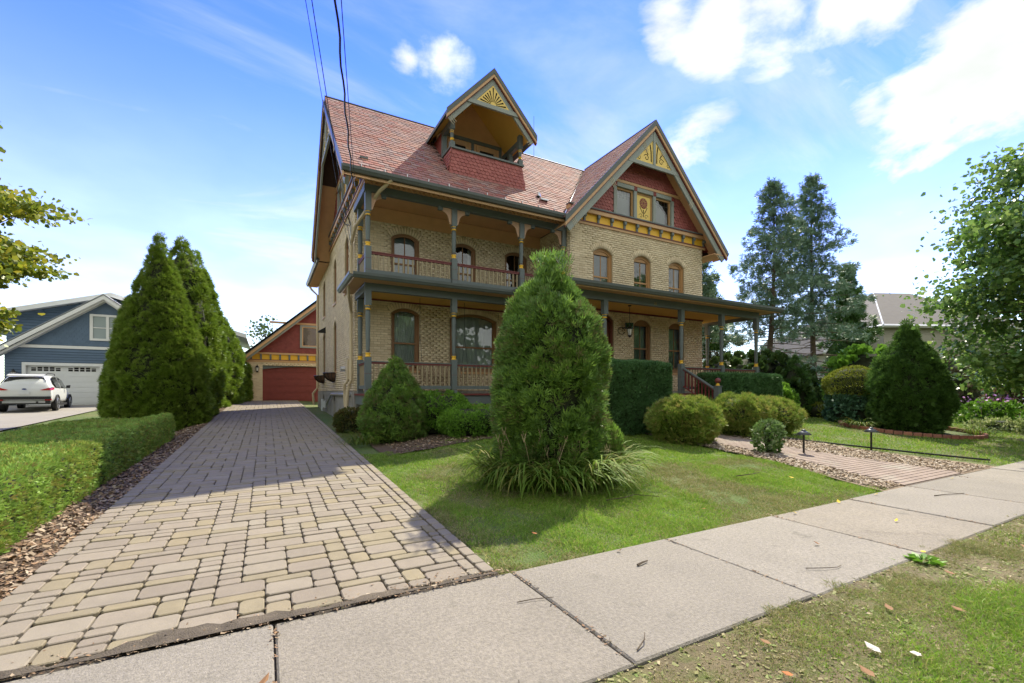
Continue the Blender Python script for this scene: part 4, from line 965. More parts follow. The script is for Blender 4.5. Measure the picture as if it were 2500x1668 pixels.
def tri_window(fr, uc, W_=3.1, z0=8.06, z1=9.28, panel=True, glassy=True):
    """two lights beside a painted sunflower panel"""
    u0 = uc-W_/2; n = 0; f = MB().mat(M['greyl']); pw = .14; cw = (W_-4*pw)/3
    for i in range(4): u = u0+i*(pw+cw); f.box(fr, u, u+pw, -.12, .045, z0, z1-.15)
    f.box(fr, u0, u0+W_, -.12, .055, z1-.15, z1)
    f.mat(M['redflat'])
    for i in range(4): u = u0+i*(pw+cw); f.box(fr, u-.005, u+pw+.005, -.04, .065, z1-.152, z1+.002)
    f.mat(M['tan']).box(fr, u0-.45, u0+W_+.45, -.1, .075, z1+.003, z1+.10)
    Wd = f.build('gable_window', house)
    for i in range(3):
        a = u0+pw+i*(pw+cw); b = a+cw
        m = MB().mat(M['wtan']); o = [(a, z0), (b, z0), (b, z1-.15), (a, z1-.15)]; q = .07; inn = [(a+q, z0+.1), (b-q, z0+.1), (b-q, z1-.15-q), (a+q, z1-.15-q)]
        m.ring(fr, o, inn, -.1, -.03); m.build('sash', Wd)
        if i == 1 and panel:
            m = MB().mat(M['goldp']); m.box(fr, a+q, b-q, -.07, -.05, z0+.1, z1-.22); m.build('panel', Wd)
            cu = (a+b)/2; cz = z0+.72; m = MB().mat(M['redflat']); R = .20
            m.prism(fr, [(cu+R*math.cos(t), cz+R*math.sin(t)) for t in np.linspace(0, 6.28, 25)[:-1]], -.05, -.042)
            m.mat(M['goldp'])
            for k in range(12):
                t = k*6.283/12; swirl(m, fr, [(cu+.05*math.cos(t), cz+.05*math.sin(t)), (cu+.19*math.cos(t), cz+.19*math.sin(t))], -.042, -.039, .008)
            m.mat(M['dark']); swirl(m, fr, [(cu, z0+.2), (cu, z0+.48)], -.05, -.044, .03)
            for s in (-1, 1):
                swirl(m, fr, spiral(cu+s*.14, z0+.22, .10, 0.2, .9, s), -.05, -.044, .014); swirl(m, fr, [(cu+s*.04, z0+.34), (cu+s*.12, z0+.45), (cu+s*.19, z0+.58)], -.05, -.044, .026)
            m.build('sunflower_ornament', Wd)
        else:
            m = MB().mat(M['glass']); m.add([fr.P(u, -.075, z) for u, z in inn], [(0, 1, 2, 3)]); m.build('pane', Wd)
            m = MB().mat(M['curtain']); m.box(fr, a, b, -.2, -.19, z0, z1-.1) if i == 0 else m.prism(fr, [(a, z0), (b-.1, z0), (b-.12, z0+.6), (a+.2, z1-.2), (a, z1-.2)], -.2, -.19); m.build('curtain', Wd)
            m = MB().mat(M['greyl'])
            for k in (1, 2, 3): m.box(fr, a+q+(b-a-2*q)*k/4-.006, a+q+(b-a-2*q)*k/4+.006, -.09, -.08, z1-.5, z1-.22)
            m.box(fr, a+q, b-q, -.09, -.08, z1-.40, z1-.388); m.build('muntin', Wd)
            MB().mat(M['dark']).box(fr, a-.05, b+.05, -.9, -.85, z0-.1, z1).build('room_dark_sheet', Wd)  # dark sheet painted as the unlit attic
    return Wd
def truss(fr, uc, hw, ze, zr, zc, n_out, style, part=house, dp=.40):
    """collar beam with pierced gold panels under the peak"""
    th = math.atan2(zr-ze, hw); drop = dp/math.cos(th); L_ = (zr-drop-zc)*hw/(zr-ze)
    m = MB().mat(M['greyl']); m.box(fr, uc-L_-.18, uc+L_+.18, n_out-.15, n_out-.08, zc, zc+.13)
    if style == 'king': m.box(fr, uc-.055, uc+.055, n_out-.15, n_out-.075, zc+.13, zr-.4)
    m.build('collar_beam', part)
    p = MB().mat(M['goldp'])
    lim = lambda z: (zr-dp*1.03/math.cos(th)-z)*hw/(zr-ze)
    zt = zc+.13
    if style == 'king':
        for s in (-1, 1):
            poly = [(uc+s*.055, zt), (uc+s*lim(zt), zt), (uc+s*.055, zt+lim(zt)*(zr-ze)/hw-.055*(zr-ze)/hw)]
            p.prism(fr, poly if s > 0 else poly[::-1], n_out-.135, n_out-.115)
        p = p.build('ornament_panel', part); m = MB().mat(M['dark'])
        for s in (-1, 1):
            swirl(m, fr, spiral(uc+s*.38, zt+.20, .13, .3, 1.1, s), n_out-.115, n_out-.108, .02); swirl(m, fr, spiral(uc+s*.75, zt+.12, .08, 2.2, .7, s), n_out-.115, n_out-.108, .016)
            swirl(m, fr, [(uc+s*.14, zt+.10), (uc+s*.15, zt+.45), (uc+s*.2, zt+.72)], n_out-.115, n_out-.108, .045); swirl(m, fr, [(uc+s*.3, zt+.32), (uc+s*.42, zt+.5)], n_out-.115, n_out-.108, .035)
        m.build('scroll_ornament', part)
    else:
        p.prism(fr, [(uc-lim(zt), zt), (uc+lim(zt), zt), (uc, zt+lim(zt)*(zr-ze)/hw)], n_out-.135, n_out-.115); p = p.build('ornament_panel', part)
        m = MB().mat(M['dark'])
        for k in range(11):
            t = math.radians(8+k*16.4); c, s_ = math.cos(t), math.sin(t)
            # ray length to the triangle side
            H = lim(zt)*(zr-ze)/hw; L2 = lim(zt)
            R = 1/((abs(c)/L2)+(s_/H))*.86
            a, b = (uc+.10*c, zt+.02+.10*s_), (uc+R*c, zt+.02+R*s_); dx, dz = -s_, c
            m.prism(fr, [(a[0]-dx*.004, a[1]-dz*.004), (b[0]-dx*.022, b[1]-dz*.022), (b[0]+dx*.022, b[1]+dz*.022), (a[0]+dx*.004, a[1]+dz*.004)][::-1], n_out-.115, n_out-.108)
        m.build('sunburst_ornament', part)
def mkexcl(uc, hw_win, z0, z1): return lambda u, z: abs(u-uc) < hw_win+.03 and z0-.3 < z < z1+.03
# front wing gable
ucw = WXC-XI; hww = WXC-WX0
gable_wall(F2, ucw, hww, WEZ, WRZ, 7.46, M['redflat'], -.2, holes=(1.5, 8.02, 9.2))
band(F2, -.10, XR-XI+.12, brackets=12)
tri_window(F2, ucw+.03)
scale_wall(F2, ucw, hww, WEZ, WRZ, 8.07, lambda u, z: (abs(u-ucw-.03) < 1.57 and z < 9.3) or 9.22 < z < 9.36, parent='w')
rake(F2, ucw, hww, WEZ, WRZ, YG-WYF+.03); truss(F2, ucw, hww, WEZ, WRZ, 9.86, YG-WYF+.03, 'king')
gm = MB().mat(M['gutter']); gutter(gm, (WX1, WYF), (WX1, 20), (1, 0), WEZ-.12, .14, .12); gm.build('gutter', house)
MB().mat(M['soffit']).wbox(XR+.02, WX1, WYF+.05, 20, 7.16, 7.19).build('soffit', house)
# left side gable (faces the driveway); u runs toward the camera
ucs = YB-16.75; hws = 4.42
gable_wall(F4, ucs, hws, EZ-.05, RZ+.05, 7.46, M['redflat'], -.2, holes=(1.6, 8.02, 9.2))
band(F4, YB-21.0, YB-12.92, brackets=15)
tri_window(F4, ucs, 3.4)
scale_wall(F4, ucs, hws, EZ-.05, RZ+.05, 8.07, lambda u, z: (abs(u-ucs) < 1.72 and z < 9.3) or 9.22 < z < 9.36, parent='s')
rake(F4, ucs, hws, EZ, RZ+.03, XL-XE+.02, soff=.72); truss(F4, ucs, hws, EZ, RZ, 9.86, XL-XE+.02, 'king')
# rear range: lower eave at the side
rr = MB().mat(M['roofb']); rr.slab([(2.0, 26.5, 7.34), (2.0, 21.25, 7.34), (6.5, 21.25, 10.6), (6.5, 26.5, 10.6)], -.12); rr.slab([(6.5, 26.5, 10.6), (6.5, 20.9, 10.6), (WXC, 20.9, 7.3), (WXC, 26.5, 7.3)], -.12); rr.build('rear_roof', house)
MB().mat(M['soffit']).wbox(2.0, XL-.01, 21.2, 26.4, 7.14, 7.17).build('soffit', house)
gm = MB().mat(M['gutter']); gutter(gm, (2.0, 26.5), (2.0, 20.9), (-1, 0), 7.17, .16, .14); gm.build('gutter', house)
MB().mat(M['redflat']).prism(Fr((XL, 26.2), (1, 0)), [(0, 7.46), (8, 7.46), (4, 10.5)], 0, .1).build('gable_wall', house)
# ------------------------------------------------------------- dormer loggia
DW, DZE, DZR, DYR = 1.60, 10.12, 11.85, 12.98
dsl = (DZR-DZE)/DW
dr_ = MB().mat(M['grey'])
def yroof(z): return EY+(z-EZ)/sl
for s in (-1, 1):
    xe = DXC+s*DW; pts = [(xe, DYR, DZE), (DXC, DYR, DZR), (DXC, yroof(DZR)+.3, DZR), (xe, yroof(DZE)+.15, DZE)]
    dr_.slab(pts if s < 0 else pts[::-1], -.1)
dr_ = dr_.build('dormer', house)
m = MB().mat(M['ceil'])
for s in (-1, 1):
    a = (DXC, DZR-.16); b = (DXC+s*(DW-.12), DZE-.13+.12*dsl); m.add([(a[0], DYR+.1, a[1]), (b[0], DYR+.1, b[1]), (b[0], 15.6, b[1]), (a[0], 15.6, a[1])], [(0, 1, 2, 3)])
m.build('loggia_ceiling', dr_)
FD = Fr((0, DYF+.0), (1, 0)); FDR = Fr((0, DYR), (1, 0))
rake(FDR, DXC, DW, DZE, DZR, .03, dr_, w=(0, .09, .16, .175, .31), soff=.12); 
truss(Fr((0, DYR+.0), (1, 0)), DXC, DW, DZE, DZR, 10.60, .06, 'sun', dr_, .31)
# slates on the left slope edge
tV2, tF2 = slate_tpl(.288, .235, .013, 'hex')
# body: parapet skirt with flare
SZ0, SZ1 = 8.28, 9.26
sk_ = MB().mat(M['redflat'])
x0b, x1b, x0t, x1t = DXL-.02, DXR+.02, 5.14, 7.69
yb, yt = DYF-.02, DYF+.06
def skirt_pt(x, t): pass
V = [(x0b, yb, SZ0), (x1b, yb, SZ0), (x1t, yt, SZ1), (x0t, yt, SZ1), (x0b, 14.6, SZ0), (x1b, 14.6, SZ0), (x1t, 14.6, SZ1), (x0t, 14.6, SZ1)]
sk_.add(V, [(0, 1, 2, 3), (4, 0, 3, 7), (1, 5, 6, 2), (3, 2, 6, 7)]); 
sk_.add([(x0b-.08, yb-.12, SZ0-.08), (x1b+.08, yb-.12, SZ0-.08), (x1b, yb-.005, SZ0+.07), (x0b, yb-.005, SZ0+.07)], [(0, 1, 2, 3)])
sk_.build('parapet', dr_)
dvv = nrmz(np.array((0, yt-yb, SZ1-SZ0))); nn_ = np.array((0, -dvv[2], dvv[1])); Lv = math.hypot(yt-yb, SZ1-SZ0)
Ms = slates((x0b, yb-.006, SZ0+.02), (1, 0, 0), dvv, int(Lv/.112), .112, .152, lambda v: (.01+(x0t-x0b)*v/Lv, (x1b-x0b)-(x1b-x1t)*v/Lv), .19, FSV, FSF, nn_)
SC.insert(0, ('d', Ms, nn_, None))
dvl = nrmz(np.array((x0t-x0b, 0, SZ1-SZ0))); nl_ = np.array((-dvl[2], 0, dvl[0])); 
Ms = slates((x0b-.006, 0, SZ0+.02), (0, -1, 0), dvl, int(Lv/.112), .112, .152, lambda v: (-(yroof(SZ0+v)+.0), -yb), .19, FSV, FSF, nl_)
if len(Ms): SC.append(('d', Ms, nl_, None))
m = MB().mat(M['grey']); m.wbox(5.08, 7.76, yt-.08, yt+.10, SZ1, SZ1+.055); m.wbox(5.08, 5.22, yt+.1, 14.5, SZ1, SZ1+.053); m.wbox(7.62, 7.76, yt+.1, 14.5, SZ1, SZ1+.053); m.build('parapet_cap', dr_)
for x in (5.17, 7.65):
    p = MB().mat(M['grey']); h = .075; y = yt+.02
    p.wbox(x-h, x+h, y-h, y+h, SZ1+.055, SZ1+.21); p.wbox(x-h, x+h, y-h, y+h, DZE-.24, DZE+.2)
    p.lathe((x, y, SZ1+.21), [(.07, 0), (.045, .06), (.045, .12), (.058, .3), (.06, .42), (.045, .5), (.07, .66)], 12)
    p.build('post', dr_)
    for zz in (SZ1+.26, DZE-.36):
        r = MB().mat(M['gold']); r.lathe((x, y, zz), [(.062, 0), (.066, .015), (.05, .035), (.066, .07), (.05, .08)], 12); r.build('ring', dr_)
m = MB().mat(M['grey'])
for x in (5.17, 7.65):
    m.wbox(x-.06, x+.06, yt-.05, 15.4, DZE-.12, DZE+.06); m.wbox(x-.07, x+.07, 14.15, 14.3, SZ1+.05, DZE-.12)
m.build('side_beam', dr_)
m = MB().mat(M['redflat'])
for x0_, x1_ in ((5.10, 5.16), (7.66, 7.72)): m.wbox(x0_, x1_, 14.3, 15.6, 8.9, DZE)
m.build('cheek_wall', dr_)
FB = Fr((5.17, 14.75), (1, 0)); m = MB().mat(M['soffit']); m.prism(FB, [(-.05, 8.5), (2.53, 8.5), (2.53, 10.3), (1.23, 11.7), (-.05, 10.3)], -.1, 0); m.build('loggia_wall', dr_)
m = MB().mat(M['grey'])
m.box(FB, .1, 2.4, 0, .03, 10.36, 10.48)
for u in (.1, 1.2, 2.3): m.box(FB, u, u+.1, 0, .03, 9.0, 10.36)
m.build('window_surround', dr_)
for u in (.3, 1.4):
    m = MB().mat(M['tan']); m.ring(FB, [(u, 9.1), (u+.8, 9.1), (u+.8, 10.3), (u, 10.3)], [(u+.12, 9.2), (u+.68, 9.2), (u+.68, 10.16), (u+.12, 10.16)], 0, .04); w_ = m.build('window', dr_)
    m = MB().mat(M['dark']); m.box(FB, u+.12, u+.68, -.02, .006, 9.2, 10.16); m.build('pane', dr_)
# distribute shingles
parts = {}
tot = []
for kx, Ms, nn, fr in SC: tot.append(score(Ms[:, :3, 3], np.array(nn)))
thr = np.sort(np.concatenate(tot))[::-1][299]
gw = [o for o in house.children if o.name.startswith('gable_wall')]
for (kx, Ms, nn, fr), s_ in zip(SC, tot):
    parent = dr_ if kx == 'd' else (gw[0] if kx == 'w' else gw[1])
    pieces('shingle', parent, FSV, FSF, Ms, M['scale'], full=s_ >= thr, sc=s_, thingkey='house')
# ------------------------------------------------------------- services on the side wall
dp = MB().mat(M['cream'])
dp.tube([(3.0, EY-.05, EZ-.1), (2.75, EY+.3, 7.1), (2.36, 14.2, 6.55), (2.33, 14.78, 6.2), (2.33, 14.85, 5.0), (2.33, 14.85, 1.9)], .05, 8); dp.tube([(2.33, 14.85, 1.9), (2.25, 14.95, 1.6), (2.2, 15.1, .45)], .055, 8)
dp.build('downspout', house)
dp = MB().mat(M['cream']); dp.tube([(2.06, 13.6, EZP-.1), (2.12, 13.9, 4.35), (2.28, 14.6, 4.1), (2.33, 14.7, 4.0)], .045, 8); dp.build('downspout', house)
dp = MB().mat(M['cream']); dp.tube([(2.0, 26.2, 7.15), (2.1, 25.9, 6.9), (2.36, 25.7, 6.6), (2.36, 25.7, 1.75), (2.15, 25.8, 1.45), (2.2, 25.8, .85)], .055, 8); dp.build('downspout', house)
co = MB().mat(M['white']); co.tube([(2.38, 15.2, 7.0), (2.38, 15.2, 2.6)], .028, 6); co.build('conduit', house)
mt = MB().mat(M['cream']); mt.box(Fr((XL, 15.35), (0, -1)), 0, .25, .02, .18, 1.95, 2.6); mt.mat(M['metal']); mt.tube([(XL-.18, 15.55, 2.3), (XL-.32, 15.55, 2.3)], .085, 12); mt.build('electric_meter', house)
pp = MB().mat(M['metal']); pp.tube([(XL-.09, 15.3, 1.46), (XL-.09, 19.8, 1.46), (XL-.12, 20.6, 1.2), (XL-.12, 21.2, 1.0)], .045, 8); pp.build('vent_pipe', house)
pp = MB().mat(M['cream']); pp.tube([(XL-.12, 15.25, 1.95), (XL-.22, 15.4, 1.8), (XL-.2, 15.5, 1.5), (XL-.14, 15.6, .5)], .05, 8); pp.build('vent_pipe', house)
gmr = MB().mat(mk('pale_meter', (.55, .57, .58), .5)); gmr.tube([(2.22, 22.0, .7), (2.22, 22.0, 1.22)], .05, 8); gmr.tube([(2.3, 21.8, .85), (2.3, 21.8, 1.15)], .09, 10); gmr.build('gas_meter', house)
ab = MB().mat(M['black']); ab.prism(Fr((XL-.02, 22.65), (-1, 0)), [(0, 4.55), (.32, 4.35), (.32, 4.28), (0, 4.28)], -.08, .08); ab.build('side_lamp', house)
# ================================================================== THINGS ROUND THE HOUSE
# porch swing
sw_ = thing('porch_swing', 'weathered wooden slatted porch swing hanging on chains behind the left railing', 'porch swing', (5.0, 13.9, 1.95))
M['wood'] = mk('weathered_wood', (.26, .19, .12), .8, nz=(8, .2))
m = MB().mat(M['wood'])
for k in range(5): m.wbox(4.3, 5.75, 13.62+k*.1, 13.70+k*.1, 2.02, 2.045)
m.build('seat', sw_)
for k in range(14):
    x = 4.34+k*.103; q = MB().mat(M['wood']); q.add([(x, 14.1, 2.05), (x+.05, 14.1, 2.05), (x+.05, 14.22, 2.42), (x, 14.22, 2.42), (x, 14.12, 2.05), (x+.05, 14.12, 2.05), (x+.05, 14.24, 2.42), (x, 14.24, 2.42)], BF and [(0, 1, 2, 3), (7, 6, 5, 4), (0, 4, 5, 1), (1, 5, 6, 2), (2, 6, 7, 3), (3, 7, 4, 0)]); q.build('slat', sw_)
m = MB().mat(M['wood']); m.wbox(4.28, 5.78, 14.2, 14.25, 2.40, 2.46)
for x in (4.28, 5.74): m.wbox(x, x+.04, 13.6, 14.2, 2.24, 2.28); m.wbox(x, x+.04, 13.62, 13.67, 1.95, 2.24)
m.build('frame', sw_)
m = MB().mat(M['black'])
for x in (4.26, 5.78):
    for y in (13.65, 14.2): m.tube([(x, y, 2.25), (x, 13.92, 3.4), (x, 13.92, 4.5)], .007, 4)
m.build('chain', sw_)
# hanging lantern
def lantern_body(parent, x, y, z, s=1.0):
    m = MB().mat(M['black']); m.lathe((x, y, z), [(.001, .36*s), (.015*s, .34*s), (.02*s, .30*s), (.05*s, .27*s), (.10*s, .21*s), (.115*s, .20*s), (.085*s, .195*s)], 8); m.build('lamp_roof', parent)
    m = MB().mat(M['black']); m.lathe((x, y, z), [(.06*s, .0), (.05*s, -.03*s), (.02*s, -.06*s), (.001, -.08*s)], 8)
    for k in range(8): t = k*math.pi/4; m.tube([(x+.06*s*math.cos(t), y+.06*s*math.sin(t), z), (x+.09*s*math.cos(t), y+.09*s*math.sin(t), z+.2*s)], .005*s, 4)
    m.build('lamp_cage', parent)
    m = MB().mat(mk('frosted_lamp_glass', (.75, .74, .68), .3)); m.lathe((x, y, z), [(.045*s, .01*s), (.075*s, .19*s), (.001, .19*s)], 8); m.build('glass', parent)
lx, ly = 11.0, 11.75
hl = thing('hanging_lantern', 'black hanging porch lantern on a long rod beside the front door', 'lantern', (lx, ly, 3.6))
m = MB().mat(M['black']); m.tube([(lx, ly, 3.85), (lx, ly, 4.53)], .009, 5); m.lathe((lx, ly, 4.50), [(.06, 0), (.06, .03), (.001, .03)], 10); m.build('rod', hl); lantern_body(hl, lx, ly, 3.5, 1.1)
flt = thing('flood_light', 'black square flood light on a cable on the wall between door and window', 'flood light', (11.6, YG-.1, 3.95))
m = MB().mat(M['black']); fr_ = Fr((11.55, YG-.22), (.9, -.35)); m.box(fr_, 0, .30, 0, .06, 3.85, 4.08); m.tube([(11.6, YG-.0, 3.9), (11.65, YG-.25, 3.95)], .02, 5); m.build('housing', flt)
m = MB().mat(M['black']); m.tube([(11.5+.16*math.cos(t), YG-.08, 3.80+.13*math.sin(t)) for t in np.linspace(0, 6, 16)], .012, 5); m.build('cable', flt)
m = MB().mat(M['glass']); m.box(fr_, .03, .27, .061, .066, 3.87, 4.06); m.build('lens', flt)
# flower baskets on the side wall
for y, lab in ((23.2, 'coco lined wire wall basket under the far side window'), (19.35, 'coco lined wire wall basket under the nearer side window')):
    t = thing('wall_basket', lab, 'wall basket', (XL-.1, y, 2.1), 'wire baskets on the side wall')
    m = MB().mat(mk('coco_liner', (.13, .07, .04), .9, nz=(20, .4), bump=(60, .02))); m.lathe((XL-.04, y, 2.3), [(.40, 0), (.36, -.14), (.24, -.27), (.05, -.34)], 12, math.pi/2, 1.5*math.pi); m.build('liner', t, True)
    m = MB().mat(M['black'])
    for k in range(9):
        a = math.pi/2+k*math.pi/8; m.tube([(XL-.04+r*math.cos(a), y+r*math.sin(a), 2.3+z) for r, z in ((.42, 0), (.38, -.14), (.25, -.28), (.05, -.36))], .012, 4)
    m.tube([(XL-.04+.42*math.cos(a), y+.42*math.sin(a), 2.3) for a in np.linspace(math.pi/2, 1.5*math.pi, 12)], .015, 4); m.build('wire_cage', t)
# wires
def cable(name, label, end, mid, start, r, wob=0, mat='black'):
    P = []
    for t in np.linspace(0, 1, 40):
        if t < .5: a = t*2; p = np.array(end)*(1-a)+np.array(mid)*a; p[2] -= .10*math.sin(a*math.pi)
        else: a = (t-.5)*2; p = np.array(mid)*(1-a)+np.array(start)*a; p[2] -= .25*math.sin(a*math.pi)
        p[0] += wob*math.sin(t*60); p[2] += wob*math.cos(t*47); P.append(p)
    o = MB().mat(M[mat]).tube(P, r, 6).build(name); uprop(o, label, 'cable', 'overhead service cables'); return o
cable('service_cable', 'thick twisted black power cable dropping to the roof corner of the house', (2.05, 12.75, 7.15), (.80, 6.39, 6.9), (-1.6, -7, 8.6), .017, .016)
cable('service_cable', 'thin black wire beside the thick twisted power cable', (2.15, 13.0, 7.2), (.86, 6.36, 7.0), (-1.4, -7, 8.7), .007)
cable('service_cable', 'thin wire farthest left, ending low on the side wall', (2.35, 15.2, 6.0), (.43, 6.59, 6.95), (-2.6, -7, 8.4), .005)
cable('service_cable', 'second thin wire from the left, passing the side gable', (2.36, 14.95, 6.1), (.50, 6.56, 7.0), (-2.4, -7, 8.5), .007)
co = MB().mat(M['black']); P = [(2.0+.12*math.sin(t*1.3), 13.6+.25*math.cos(t), 6.55+.22*math.sin(t)) for t in np.linspace(0, 14, 60)]; co.tube(P, .009, 5); co.tube([(2.05, 12.75, 7.15), (2.0, 13.2, 6.8), (2.1, 13.7, 6.6), (2.35, 14.9, 6.4), (2.37, 15.1, 5.2)], .008, 5)
o = co.build('cable_coil'); uprop(o, 'loose coil of black cable hanging below the side gable bracket band', 'cable coil')
# carriage house garage
GY = 31.6; gar = thing('carriage_house', 'cream brick garage with red shingled gable at the end of the driveway', 'garage', (4, GY, 1))
FG = Fr((-1.02, GY), (1, 0)); GW = 11.4; GC = 5.7; gze, gzr = 3.66, 9.0; ghw = 6.0
gsl = (gzr-gze)/ghw
m = MB().mat(M['brick']); m.box(FG, 0, .82, -.25, 0, .7, 3.4); m.box(FG, 5.7, GW, -.25, 0, .7, 3.4); m.box(FG, .82, 5.7, -.25, 0, 3.16, 3.4); m.wbox(-1.02, -.8, GY+.25, GY+9, .7, 3.5); m.wbox(GW-1.2, GW-1.02, GY+.25, GY+9, .7, 3.5); m.wbox(-1.02, GW-1.02, GY+9, GY+9.2, .7, 3.5); m.build('wall', gar)
Ms = []; tVb = [(x*.5, y*.5, z*.5) for x in (-1, 1) for y in (-1, 1) for z in (-1, 1)]; tFb = [f for f in BF if f != (2, 3, 7, 6)]
for r in range(34):
    z = .95+r*.0785; 
    for u in np.arange(-(.11 if r % 2 else 0), 5.9, .222):
        a, b = max(u, 0), u+.21
        if b-a < .05 or (b > .82 and z < 3.14 and a < 5.7):
            if a < .80: b = .81
            else: continue
        if r < 29 or True:
            c0 = FG.P((a+b)/2, .006, z+.04); 
            if z+.08 < 3.37: Ms.append(m4(c0, FG.u, -FG.n, (0, 0, 1), (b-a, .02, .067)))
pieces('brick', gar, tVb, tFb, np.array(Ms), M['brick'], limit=120, thingkey='gar')
m = MB().mat(M['grey'])
pts = [(.82, 3.16), (5.7, 3.16)]+[(u, 2.92+.2*(1-((u-3.26)/2.44)**2)) for u in np.linspace(5.7, .82, 15)]
m.prism(FG, pts, -.2, -.05); m.build('door_arch_board', gar)
gd = MB().mat(M['redflat']); gd.box(FG, .82, 5.7, -.3, -.2, .8, 3.14); gd = gd.build('garage_door', gar)
for r in range(5):
    for c in range(8):
        x0 = .86+c*.605; z0 = .98+r*.43; q = MB().mat(M['redflat']); q.box(FG, x0+.05, x0+.54, -.2, -.18, z0+.06, z0+.36); q.box(FG, x0+.10, x0+.49, -.18, -.168, z0+.11, z0+.31); q.build('panel', gd)
m = MB().mat(M['tan']); m.box(FG, -.2, GW, -.05, .05, 3.36, 3.49); m.box(FG, -.1, GW, -.05, .10, 3.84, 3.95); m.build('band_moulding', gar)
m = MB().mat(M['maroon']); m.box(FG, -.2, GW, -.05, .07, 3.49, 3.515); m.build('band_line', gar)
m = MB().mat(M['gold']); m.box(FG, -.2, GW, -.05, .03, 3.515, 3.84); m.build('band_panel', gar)
for k in range(22):
    u = .22+k*.52; q = MB().mat(M['grey']); q.box(FG, u-.05, u+.05, .03, .10, 3.516, 3.839); q.build('bracket', gar)
m = MB().mat(M['scaled']); m.prism(FG, [(-.1, 3.95), (GW+.1, 3.95), (GC, gzr-.25)], -.2, 0); gwl = m.build('gable_wall', gar)
Ms = []; r = 0; z = 3.97
while z < 8.2:
    lim = (gzr-.3-z)/gsl; u = max(0, GC-lim)+(.08 if r % 2 else 0)
    while u < 5.6:
        if u > GC-lim and not (2.85 < u < 4.05 and 4.25 < z < 5.85) and not (5.70 < z+.05 < 5.90): Ms.append(m4(FG.P(u, .004, z), FG.u, (0, 0, 1.), FG.n))
        u += .16
    z += .125; r += 1
sV, sF = slate_tpl(.158, .19, .012, 'fish'); pieces('shingle', gwl, sV, sF, np.array(Ms), M['scaled'], limit=300, thingkey='gar')
m = MB().mat(M['tan']); m.box(FG, 1.2, 6.2, -.05, .06, 5.78, 5.9); m.build('belt_board', gar)
m = MB().mat(M['greyl']); o_ = [(2.9, 4.32), (4.05, 4.32), (4.05, 5.76), (2.9, 5.76)]; i_ = [(3.02, 4.42), (3.93, 4.42), (3.93, 5.66), (3.02, 5.66)]
m.ring(FG, o_, i_, -.05, .06); m.mat(M['tan']).ring(FG, i_, [(3.08, 4.48), (3.87, 4.48), (3.87, 5.6), (3.08, 5.6)], -.05, .03); gw_ = m.build('window', gar)
m = MB().mat(M['glass']); m.add([FG.P(u, .005, z) for u, z in i_], [(0, 1, 2, 3)]); m.build('pane', gw_); MB().mat(M['dark']).box(FG, 3.0, 3.95, .0005, .003, 4.4, 5.7).build('room_dark_sheet', gw_)  # dark sheet right behind the pane, painted as an unlit room
def rake_g(offs, n0, n1, mat, name):
    m = MB().mat(mat)
    for s in (-1, 1): p = [(GC, gzr-offs[0]), (GC+s*(ghw+.0), gze-offs[0]), (GC+s*(ghw+.0), gze-offs[1]), (GC, gzr-offs[1])]; m.prism(FG, p if s < 0 else p[::-1], n0, n1)
    m.build(name, gar)
rake_g((-.02, .16), .5, .6, M['gutter'], 'verge_trim'); rake_g((.16, .36), .5, .57, M['tan'], 'rake_board'); rake_g((.36, .52), .42, .47, M['greyl'], 'bargeboard'); rake_g((.30, .34), -.1, .5, M['soffit'], 'soffit')
m = MB().mat(M['roofb']); 
for s in (-1, 1):
    p = [(FG.o[0]+GC, GY-.6, gzr), (FG.o[0]+GC+s*ghw, GY-.6, gze), (FG.o[0]+GC+s*ghw, GY+9.5, gze), (FG.o[0]+GC, GY+9.5, gzr)]; m.slab(p, -.12)
m.build('roof', gar)
def wall_lantern(lab, x, y, z):
    t = thing('wall_lantern', lab, 'lantern', (x, y, z)); m = MB().mat(M['black']); m.wbox(x-.05, x+.05, y+.0, y+.03, z+.05, z+.25); m.tube([(x, y+.02, z+.12), (x, y-.1, z+.08), (x, y-.16, z+.05)], .014, 5); m.build('bracket', t); lantern_body(t, x, y-.16, z+.04, 1.15)
wall_lantern('small black and glass lantern on the brick left of the red garage door', -.48, GY-.03, 2.75)
# ------------------------------------------------------------- neighbour's blue house
NY = 34.5; nb = thing('blue_house', 'blue sided house with white trim and wide gable over a garage', 'house', (-8.2, NY, .85))
M['blue'] = mk('blue_siding', (.095, .145, .215), .6, tints=[(.088, .135, .20), (.10, .152, .225), (.094, .143, .212)], nz=(3, .06)); M['nroof'] = mk('white_shingle', (.62, .64, .67), .7, nz=(6, .1))
FN = Fr((-12.4, NY), (1, 0)); 
m = MB().mat(M['blue']); m.box(FN, 0, .8, -.2, -.002, .75, 4.0); m.box(FN, 3.95, 8.4, -.2, -.002, .75, 4.0); m.box(FN, .8, 3.95, -.2, -.002, 3.02, 4.0); m.prism(FN, [(-.0, 4.0), (8.4, 4.0), (4.2, 7.0)], -.2, -.002); m.wbox(-12.4, -12.2, NY+.2, NY+12, .75, 4.0); m.wbox(-4.2, -4.0, NY+.2, NY+12, .75, 4.0); m.wbox(-12.4, -4, NY+12, NY+12.2, .75, 4); nbw = m.build('wall', nb)
lap = mk_mesh('clapboard', [(0, .01, 0), (1, .01, 0), (1, -.055, .012), (0, -.055, .012), (0, -.006, .15), (1, -.006, .15)], [(0, 3, 2, 1), (3, 4, 5, 2), (0, 4, 3), (1, 2, 5)], M['blue'])
def clap(x0, x1, y, z, p=nbw):
    o = bpy.data.objects.new('clapboard', lap); COL.objects.link(o); o.parent = p; o.matrix_basis = Matrix.Translation((x0, y, z)) @ Matrix.Diagonal((x1-x0, 1, 1, 1))
